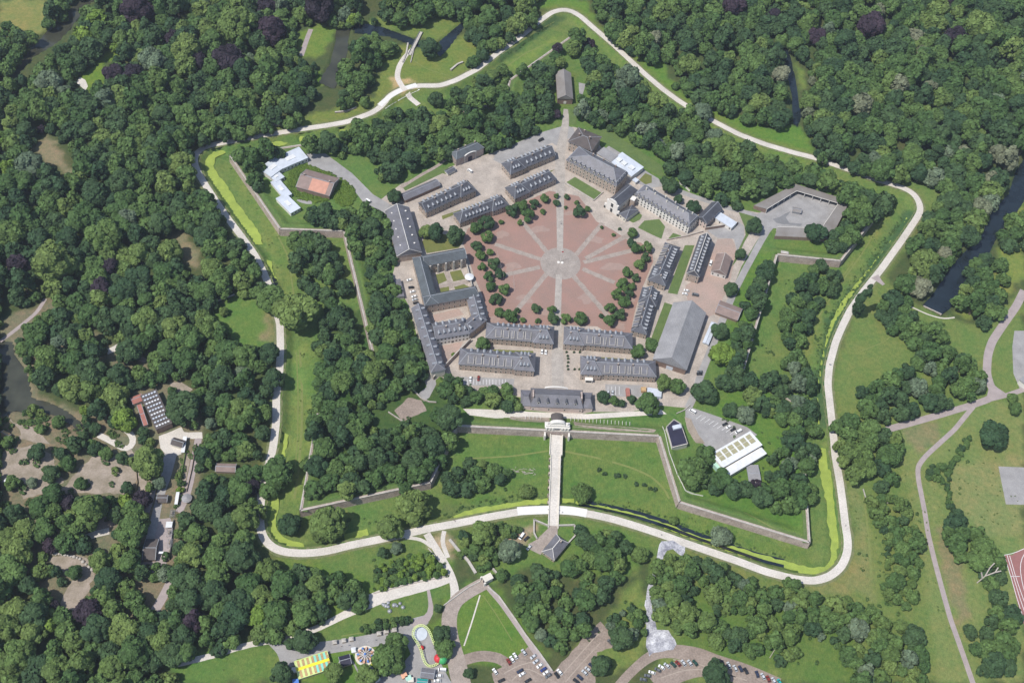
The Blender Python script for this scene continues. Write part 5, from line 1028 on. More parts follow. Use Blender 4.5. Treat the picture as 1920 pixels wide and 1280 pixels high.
lowwall('dark hedge wall along the left of the long zoo bed', [(348, 848), (338, 900), (328, 950)], 1.6, .8, 'wood', m2='lawn')
lowwall('timber fence along the right of the long zoo bed', [(368, 832), (360, 880), (350, 922)], 1.4, .25, 'wood', m2='wood', name='fence', cat='fence')
lowwall('timber fence closing the right sandy paddock', [(255, 872), (258, 905), (254, 930)], 1.3, .25, 'wood', m2='wood', name='fence', cat='fence')
lowwall('mesh fence posts line beside the aviary row', [(326, 975), (322, 1015), (318, 1050)], 2.0, .2, 'metal', m2='metal', name='fence', cat='fence')
lowwall('white railing fence inside the rampart south-east', [(1242, 800), (1255, 850), (1270, 890), (1285, 920), (1318, 930)], 1.1, .2, 'white', m2='white', name='railing_fence', cat='fence')
for i, (A, B, C) in enumerate([((312, 1004), (322, 1004), (314, 992)), ((313, 1024), (322, 1024), (315, 1010)), ((318, 968), (326, 968), (320, 955))]):
    f = Frame(A, B, C, 2.6, None, 'aviary', ['upper middle wire aviary in the row by the left woods', 'lower wire aviary in the row by the left woods', 'top wire aviary in the row by the left woods'][i], 'aviary'); L, W = f.L, f.W; mb = MB()
    for x in np.linspace(0, L, 5): mb.box(x - .06, x + .06, 0, W, 2.45, 2.6)
    for x in (0, L):
        for y in (0, W): mb.box(x - .08, x + .08, y - .08, y + .08, 0, 2.6)
    for y in np.linspace(0, W, 5): mb.box(0, L, y - .06, y + .06, 2.3, 2.45)
    f.place('cage_frame', mb.mesh('cage_frame', [M['metal']])); mb = MB(); mb.box(.4, L * .45, W * .5, W - .4, 0, 1.8); f.place('shelter', mb.mesh('shelter', [M['wood']]))
# ------------------------------------------------------------------ trees
def crown_data(seed, nleaf, flat=1.0, lobes=16, spread=.62, lsize=.17, kind='round'):
    """leaf quads of a crown of unit radius; the crown spans about z = .35 .. .35 + 1.5*flat"""
    r = np.random.RandomState(seed); C = []; Rr = []
    for i in range(lobes):
        if kind == 'poplar':
            z = .25 + 3.0 * (i + .5) / lobes; rr = .62 * math.sin(math.pi * min(.97, (z / 3.4) ** .8)) + .12; a = r.uniform(0, 6.28)
            C.append((rr * .45 * math.cos(a), rr * .45 * math.sin(a), z)); Rr.append(rr * .62)
        elif kind == 'willow':
            a = r.uniform(0, 6.28); q = math.sqrt(r.uniform(0, 1)) * .65; C.append((q * math.cos(a), q * math.sin(a), .55 + .5 * (1 - q * q) + r.uniform(-.2, .1))); Rr.append(r.uniform(.28, .42))
        else:
            t = (i + .5) / lobes; el = math.asin(min(1, 1 - 1.25 * t)) if t < .9 else -.2; a = i * 2.399 + r.uniform(-.4, .4)
            q = spread * r.uniform(.80, 1.18); sk = 1 + .22 * math.cos(a - seed); C.append((q * sk * math.cos(el) * math.cos(a), q * sk * math.cos(el) * math.sin(a), .85 * flat + q * math.sin(el) * flat * 1.05)); Rr.append(r.choice([r.uniform(.16, .26), r.uniform(.26, .36), r.uniform(.34, .46)]))
    C = np.array(C); Rr = np.array(Rr); w_ = Rr ** 2; pk = r.choice(len(C), nleaf, p=w_ / w_.sum())
    n = r.normal(size=(nleaf, 3)); n[:, 2] += .45; n /= np.linalg.norm(n, axis=1)[:, None]
    c0 = C.mean(0); out = C[pk] - c0; flip = (n * out).sum(1) < -.25 * np.linalg.norm(out, axis=1); n[flip] *= -1
    P = C[pk] + n * (Rr[pk] * r.uniform(.82, 1.08, nleaf))[:, None]
    nn = n + r.normal(size=(nleaf, 3)) * .36 + np.array([0, 0, .25]); nn /= np.linalg.norm(nn, axis=1)[:, None]
    t = np.cross(nn, r.normal(size=(nleaf, 3))); t /= np.linalg.norm(t, axis=1)[:, None]; b = np.cross(nn, t)
    s = lsize * r.uniform(.6, 1.25, nleaf)[:, None]; e = r.uniform(.55, 1.0, nleaf)[:, None]
    V = np.stack([P - t * s - b * s * e * .6, P + t * s * .7 - b * s * e, P + t * s + b * s * e * .7, P - t * s * .5 + b * s * e], 1)
    # small closed clumps added inside the crown, toned darker, to block light gaps
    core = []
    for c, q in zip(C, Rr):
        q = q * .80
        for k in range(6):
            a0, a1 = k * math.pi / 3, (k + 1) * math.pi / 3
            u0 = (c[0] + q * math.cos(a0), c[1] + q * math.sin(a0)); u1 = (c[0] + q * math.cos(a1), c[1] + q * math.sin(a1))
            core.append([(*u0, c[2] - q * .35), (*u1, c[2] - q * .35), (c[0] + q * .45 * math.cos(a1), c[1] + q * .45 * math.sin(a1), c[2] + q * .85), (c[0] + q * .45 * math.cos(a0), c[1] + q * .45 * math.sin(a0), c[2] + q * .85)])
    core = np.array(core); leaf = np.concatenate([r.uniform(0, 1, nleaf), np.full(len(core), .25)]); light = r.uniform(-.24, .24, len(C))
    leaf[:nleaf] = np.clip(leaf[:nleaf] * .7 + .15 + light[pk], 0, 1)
    return np.concatenate([V, core]).astype(np.float32), leaf.astype(np.float32)
def quad_mesh(name, V, leaf, m, tree=None):
    me = bpy.data.meshes.new(name); n = len(V)
    me.vertices.add(n * 4); me.vertices.foreach_set('co', V.reshape(-1)); me.loops.add(n * 4)
    me.loops.foreach_set('vertex_index', np.arange(n * 4, dtype=np.int32)); me.polygons.add(n)
    me.polygons.foreach_set('loop_start', np.arange(0, n * 4, 4, dtype=np.int32))
    me.update(calc_edges=True)
    a = me.attributes.new('leaf', 'FLOAT', 'FACE'); a.data.foreach_set('value', leaf)
    if tree is not None:
        a = me.attributes.new('tree', 'FLOAT', 'FACE'); a.data.foreach_set('value', tree.astype(np.float32))
    me.materials.append(m); return me
def trunk_mesh(h=.9, r=.06, seed=0):
    mb = MB(); rs = random.Random(seed); mb.cyl((0, 0), r * 1.3, r * .6, -.08, h, 7)
    for i in range(4):
        a = i * 1.57 + rs.uniform(-.4, .4); mb.bar((0, 0, h * .55), (.38 * math.cos(a), .38 * math.sin(a), h + .12), r * .7, r * .7)
    return mb.mesh('trunk', [M['bark']])
SHAPES = {}
for i in range(6): SHAPES[('round', i)] = crown_data(10 + i, 2600, lsize=.105, flat=[1.0, 1.1, .9, 1.15, .95, 1.05][i], lobes=[24, 20, 28, 22, 30, 26][i])
SHAPES[('poplar', 0)] = crown_data(31, 2200, lsize=.10, kind='poplar', lobes=14); SHAPES[('willow', 0)] = crown_data(32, 2600, kind='willow', lobes=26, lsize=.085)
for i in range(3): SHAPES[('ball', i)] = crown_data(50 + i, 1500, flat=1.0, lobes=14, spread=.58, lsize=.105)
SHAPES[('bush', 0)] = crown_data(61, 350, flat=.7, lobes=9, lsize=.18)
LOW = [crown_data(110 + i, 760, spread=[.62, .56, .68, .58, .72, .64][i], flat=[1.0, 1.3, .8, 1.15, .9, 1.45][i], lobes=[22, 18, 26, 20, 28, 24][i], lsize=.15) for i in range(6)]
TR = [trunk_mesh(seed=i) for i in range(3)]; _cm = {}
def crown_mesh(shape, i, kind):
    k = (shape, i, kind)
    if k not in _cm: V, lf = SHAPES[(shape, i)]; _cm[k] = quad_mesh('crown', V, lf, M['f_' + kind])
    return _cm[k]
rng = random.Random(7)
def tree(P, R, kind, shape='round', label='tree', group=None, name='broadleaf_tree', cat='tree', hs=1.0):
    i = rng.randrange(6) if shape == 'round' else (rng.randrange(3) if shape == 'ball' else 0)
    o = empty(name, tuple(float(c) for c in P), label, cat, group, rz=rng.uniform(0, 6.28)); o.scale = (R, R, R * hs * rng.uniform(.92, 1.1))
    put('trunk', TR[rng.randrange(3)] if shape != 'bush' else TR[0], o); put('crown', crown_mesh(shape, i, kind), o)
    return o
def at_crown(x, y, R, hc=.95):
    """ground point of a tree whose crown centre is seen at (x, y)"""
    P = g(x, y, R * hc)
    for _ in range(3): P = g(x, y, R * hc + float(hgt(P[None])[0]))
    P = P.copy(); P[2] = float(hgt(P[None])[0]); return P
def px2m(x, y): P = g(x, y); return float(np.linalg.norm(P - CP)) / FOC
# -- clipped trees of the square
SQ = [(1187,436,9),(1182,455,9),(1193,466,10),(1215.5,462.5,11),(1209,482,9),(1201,496,11),(1174,509,10),(1191,520,8),(1166,530,12),(1186,537,8),(1156,550,11),(1181,550,9),(1171,566,12),(1145.5,576,9),(1162,587.5,11),(1145,600,12),(1127.5,592.5,5),(1090,596,12),(1062.5,595,10),(1035,597.5,11),(1035.5,580,9),(1003,577.5,9.5),(970,581,5),(981,599.5,5),(1009,600.5,5),(961,597.5,9),(936,585,9),(955,591,11),(931,559,11),(921,537.5,10),(945.5,540,11),(915,516,10),(935,512.5,10),(906,499,8),(926,492.5,12),(901,479,10),(919,472.5,7),(895,461,9.5),(914,444,11),(892.5,427.5,12),(914,416,13),(939,416,4.5),(960,393,12),(981,386,12),(991,401,12),(1002.5,380,9),(1021,372.5,8.5),(1043,367,5),(1042.5,380.5,7),(1062.5,369.5,5.5),(1017.5,396,5),(974,417,5.5),(1061,388,3.5),(1081,379,5),(1087.5,395,12),(1102,392,6),(1128,426,3),(1162,429,3),(1150,440,3.5)]
cc = g(1051, 494)[:2]; items = []
for x, y, r in SQ:
    R = r * px2m(x, y) * 1.12; P = at_crown(x, y, R, 1.0); items.append((math.atan2(P[0] - cc[0], P[1] - cc[1]) % (2 * math.pi), P, R))
items.sort(key=lambda t: t[0])
for k, (a, P, R) in enumerate(items):
    sz = 'small' if R < 2.6 else ('medium' if R < 4.4 else 'large')
    t = k + 1; suf = {1: 'st', 2: 'nd', 3: 'rd'}.get(t % 10 if t % 100 not in (11, 12, 13) else 0, 'th')
    tree(P, R, 'mid' if k % 3 else 'dark', 'ball', f'{sz} round tree on the red square rim, {t}{suf} clockwise from the north avenue', 'round trees around the red square', 'clipped_tree', hs=1.0)
# -- single trees named one by one:  x, y, radius px, kind, shape, label
ONE = [
 (904,645,14,'mid','round','round tree at the left end of the barracks left of the avenue'), (1197,660,14,'mid','round','left one of two round trees beside the great grey hall'), (1221,647,14,'mid','round','right one of two round trees beside the great grey hall'),
 (850,664,5,'bright','bush','small bright tree in the walled south-west yard'), (798,437,13,'light','round','yellowish tree nearest the western hall in the north-west garden'), (817,438,16,'dark','round','middle tree of the north-west garden'), (854,441,17,'dark','round','dark dense tree at the right of the north-west garden'),
 (738,370,14,'dark','round','dark drooping conifer at the top of the western hall'), (1152,345,1,'mid','bush',None),
 (1255,350,16,'dark','round','spreading tree behind the left half of the white long house'), (1245,338,8,'dark','round','dark tree top at the back lane of the white long house'), (1272,375,9,'dark','round','small dark tree behind the middle of the white long house'), (1298,387,14,'dark','round','dark round tree behind the pink gable house'),
 (1415,425,15,'dark','round','oval dark tree beside the junction of the east lanes'), (1388,478,11,'dark','round','small tree at the kink of the east lane'), (1213,757,23,'mid','round','big round tree between the car park and the south path'),
 (1130,742,13,'dark','round','pointed dark tree just right of the pink-brick gate house'), (1150,752,10,'mid','round','second small tree right of the pink-brick gate house'), (1166,757,8,'dark','round','third small tree right of the pink-brick gate house'), (1184,750,9,'dark','round','thin tree left of the big round one by the south path'),
 (1245,718,15,'light','round','light green tree left of two beside the barracks end'), (1270,727,16,'mid','round','darker of two trees beside the barracks end'),
 (420,583,9,'light','round','lone little tree casting a shadow on the left lawn'), (1861,815,26,'dark','round','big lone dark tree in the rough meadow at the right'), (1899,745,10,'mid','round','upper one of two small trees by the tarmac junction'), (1903,768,11,'mid','round','lower one of two small trees by the tarmac junction'),
 (1614,562,17,'dark','poplar','tall dark poplar leaning over the promenade at the right'), (775,945,33,'light','round','large light green tree on the moat bank at the foot of the ditch'), (615,983,34,'light','round','huge yellow-green tree on the moat corner, lower left'), (540,985,22,'dark','round','dark tree on the lower left moat corner'), (730,990,24,'light','round','light tree beside the promenade left of the fork'),
 (553,590,40,'light','round','large light crown at the upper end of the left lawn'), (510,560,28,'mid','round','tree between the left lawn and the moat'), (520,885,30,'mid','round','broad tree over the moat at the left'), (506,665,20,'dark','round','tree overhanging the promenade below the left lawn'), (512,710,20,'dark','round','dark tree over the shaded promenade, left'),
 (988,920,17,'light','willow','weeping willow by the moat just left of the bridge'), (1092,922,22,'light','willow','weeping willow by the moat just right of the bridge'), (1352,1003,22,'silver','willow','greyish willow beside the moat, lower right'), (1262,975,9,'light','round','little tree in the ditch grass, lower right'),
 (1355,665,24,'bright','round','light oval tree east of the lane by the great grey hall'), (1325,735,24,'dark','round','dark tree right of the road into the works'), (1350,620,16,'dark','round','tree over the pale shed roofs on the east lane'), (1372,540,14,'dark','round','tree above the red-tiled shed on the east lane'),
 (1325,855,20,'mid','round','tree between the black-roofed building and the white hall'), (1300,880,30,'mid','round','large tree below the black-roofed building'), (1370,770,15,'dark','round','upper tree on the grass above the works car park'), (1395,775,18,'silver','round','thin grey-green tree above the works car park'), (1528,438,20,'dark','round','dark tree hiding the lower roof of the pentagonal shed'),
 (1420,905,12,'purple','bush','small purple-leaved tree below the white halls'), (724,1233,30,'mid','round','large round tree over the middle of the fairground'), (745,1210,22,'mid','round','tree crown at the top of the fairground group'), (690,1270,22,'light','round','yellow-green tree at the bottom edge beside the fairground'), (628,1262,18,'light','round','small yellow-green tree right of the striped tent'),
 (828,1190,18,'dark','round','upper tree between the coaster and the approach road'), (833,1215,20,'mid','round','lower tree between the coaster and the approach road'), (822,1140,8,'dark','round','small tree on the grass tongue above the fairground'),
 (570,1203,22,'dark','round','dark tree beside the paved fairground path'), (545,1208,12,'dark','round','small dark tree left of the paved fairground path'), (530,1262,20,'dark','round','dark tree left of the striped tent at the bottom edge'), (1130,1245,20,'dark','round','dense dark tree between the dirt car park and the curved road'), (1165,1200,22,'dark','round','grey-green tree at the end of the dirt car park'),
 (1340,1262,24,'dark','round','tree inside the curved car park road'), (880,1262,10,'dark','round','dark bush in the middle of the car park loop'), (1060,155,1,'mid','bush',None), (1044,215,9,'purple','round','purple tree left of the lane to the northern barn'), (1103,82,12,'purple','round','purple tree in the grass of the northern bastion'), (1046,90,10,'purple','round','dark purple tree at the top of the northern bastion'),
 (168,1150,26,'purple','round','large purple beech at the lower left paddock'), (96,155,24,'silver','round','silver-leaved tree near the round terrace, upper left'), (122,175,14,'silver','round','smaller silver tree beside the round terrace'), (285,115,24,'silver','round','pale flowering tree in the upper left wood'),
 (255,20,28,'purple','round','purple beech at the top of the left wood'), (215,140,18,'purple','round','left one of two purple trees above the small lawn'), (250,140,18,'purple','round','right one of two purple trees above the small lawn'), (325,75,16,'purple','round','small purple tree in the upper left wood'), (430,115,28,'purple','round','broad purple beech left of the park pond'), (510,62,26,'purple','round','purple beech above the park pond'), (598,15,28,'purple','round','purple beech at the top, left of the pond'), (370,120,18,'purple','round','purple tree at the left of the pond wood'),
 (445,50,34,'light','round','bright yellow-green crown in the upper left wood'), (350,100,26,'light','round','bright tree beside the flowering one, upper left'), (1635,52,24,'purple','round','middle purple beech in the upper right wood'), (1792,75,22,'purple','round','right purple beech in the upper right wood'), (1533,70,16,'purple','round','left purple beech in the upper right wood'), (1450,35,16,'purple','round','purple beech near the narrow canal, upper right'), (1375,15,20,'purple','round','purple beech at the top edge, right of centre'), (1775,5,14,'purple','round','purple tree at the very top right'),
 (1728,97,12,'blossom','round','cream flowering tree in the upper right wood'), (1464,142,17,'blossom','round','cream flowering tree beside the narrow canal'), (1725,540,20,'blossom','round','cream flowering tree at the tip of the broad canal'), (1770,475,14,'blossom','round','cream flowering tree halfway along the broad canal'), (1838,390,18,'blossom','round','greyish flowering tree left of the broad canal top'), (1860,335,16,'blossom','round','flowering tree near the canal at the right edge'), (1870,290,16,'blossom','round','flowering tree in a gap of the upper right wood'), (1810,283,12,'blossom','round','pale flowering crown in the right wood'),
 (1833,52,26,'light','round','bright broad crown in the upper right wood'), (1835,255,14,'light','round','bright yellow-green tree in the right wood'), (1640,190,20,'light','round','light green flowering crown in the right wood'),
 (1180,150,24,'silver','round','grey-green willow beside the promenade, north-east'), (1315,215,18,'silver','round','silver willow beside the promenade, east of the north bastion'), (1340,260,18,'silver','round','pale willow in the north-east bastion wood'), (1230,190,20,'light','round','yellow-green tree in the north-east bastion wood'),
 (50,305,26,'silver','round','silver-leaved tree beside the brown clearing, left'), (25,440,26,'light','round','bright tree at the left edge'), (100,500,34,'light','round','light-crowned tree in the left wood'), (200,445,30,'light','round','light green crown in the middle left wood'), (190,1055,20,'light','round','pale yellow tree above the lower left paddock'), (30,1150,26,'light','round','bright yellow-green tree at the lower left edge'), (35,1225,27,'light','round','bright yellow-green tree in the bottom left corner'), (20,1075,30,'mid','round','green tree at the left edge by the paddock'),
 (345,765,32,'dark','round','dark feathery tree right of the skylight zoo house'), (395,795,12,'silver','round','silver tree right of the dark feathery one'), (170,960,30,'light','round','broad light tree below the zoo paddock'), (60,765,12,'light','bush','shrub on the pond island'), (75,772,9,'light','bush','second shrub on the pond island'), (250,1000,28,'mid','round','tree left of the zoo alley'), (100,930,20,'mid','round','tree between the two sandy yards'), (70,850,16,'dark','round','dark tree in the upper sandy yard'), (245,660,24,'dark','round','tree below the bare earth patch'), (280,870,30,'light','round','tree below the skylight zoo house'), (235,790,22,'bright','round','green tree left of the skylight zoo house'),
 (25,905,13,'mid','round','small tree at the left side of the sandy zoo yard'), (95,890,16,'dark','round','tree standing between the two sandy paddocks'), (60,905,10,'silver','round','thin greyish tree inside the left sandy yard'), (150,905,12,'mid','round','tree on the lower edge of the right sandy paddock'), (215,880,9,'light','bush','shrub on the right sandy paddock'), (240,915,12,'dark','round','tree at the lower right of the sandy paddock'), (130,870,14,'mid','round','tree at the upper left of the right sandy paddock'), (200,850,12,'mid','round','bushy tree above the right sandy paddock'), (230,860,12,'dark','round','dark bushy tree above the right end of the sandy paddock'), (12,830,12,'mid','round','hedge-side tree by the play hut'),
 (110,790,12,'mid','round','tree on the south bank of the zoo pond'), (75,805,10,'mid','round','small tree on the pond bank path'), (140,1075,14,'mid','round','tree leaning over the lower left paddock'), (335,890,9,'light','bush','planted shrub in the long zoo bed, upper'), (338,905,8,'mid','bush','planted shrub in the long zoo bed, middle'), (336,918,8,'bright','bush','planted shrub in the long zoo bed, lower'), (300,905,12,'silver','round','blue-green small conifer beside the zoo alley'), (20,1240,26,'light','round','second bright yellow-green tree in the bottom left corner'), (60,1190,22,'light','round','third bright yellow-green tree near the bottom left corner'),
 (15,1180,24,'light','round','fourth bright yellow-green tree at the lower left edge'), (310,1040,9,'mid','bush','bush at the end of the aviary row'), (218,965,14,'dark','round','tree between the brown paddock and the sandy path'),
 (500,110,24,'light','round','bright tree left of the park pond'), (805,92,20,'dark','round','lone dark tree on the grass below the canal'), (815,185,15,'dark','round','small tree right of the crossing paths'), (995,1280,1,'mid','bush',None),
 (1200,1040,16,'light','round','light bushy tree left of the gravel spill'), (905,1000,24,'light','round','broad tree over the small parking court'), (955,1035,22,'silver','round','greyish tree at the small parking court'), (868,1005,11,'dark','round','small tree near the promenade left of the parking court'), (892,1030,13,'mid','round','small tree beside the long pale wall'), (890,1042,10,'dark','round','lowest of the small trees beside the long pale wall'), (940,1078,12,'mid','round','small tree beside the short stone wall'), (717,1037,11,'dark','round','small dark tree below the promenade'), (742,1028,12,'silver','round','greyish small tree below the promenade'), (707,1070,9,'dark','bush','bush on the slope below the promenade'), (735,1070,9,'dark','bush','second bush on the slope below the promenade'), (773,1068,7,'dark','bush','third bush on the slope below the promenade'),
]
for x, y, r, kind, shape, lab in ONE:
    if lab is None: continue
    R = r * px2m(x, y) * (1.0 if shape != 'poplar' else 1.0)
    if shape == 'poplar':
        P = gp(1604, 592); R = 7.5; tree(P, R, 'dark', 'poplar', lab, None, 'poplar_tree', hs=1.55); continue
    P = at_crown(x, y, R, .9); tree(P, R, kind, shape, lab, None, {'purple': 'copper_beech', 'silver': 'willow_tree', 'blossom': 'flowering_tree'}.get(kind, 'weeping_willow' if shape == 'willow' else 'broadleaf_tree'))
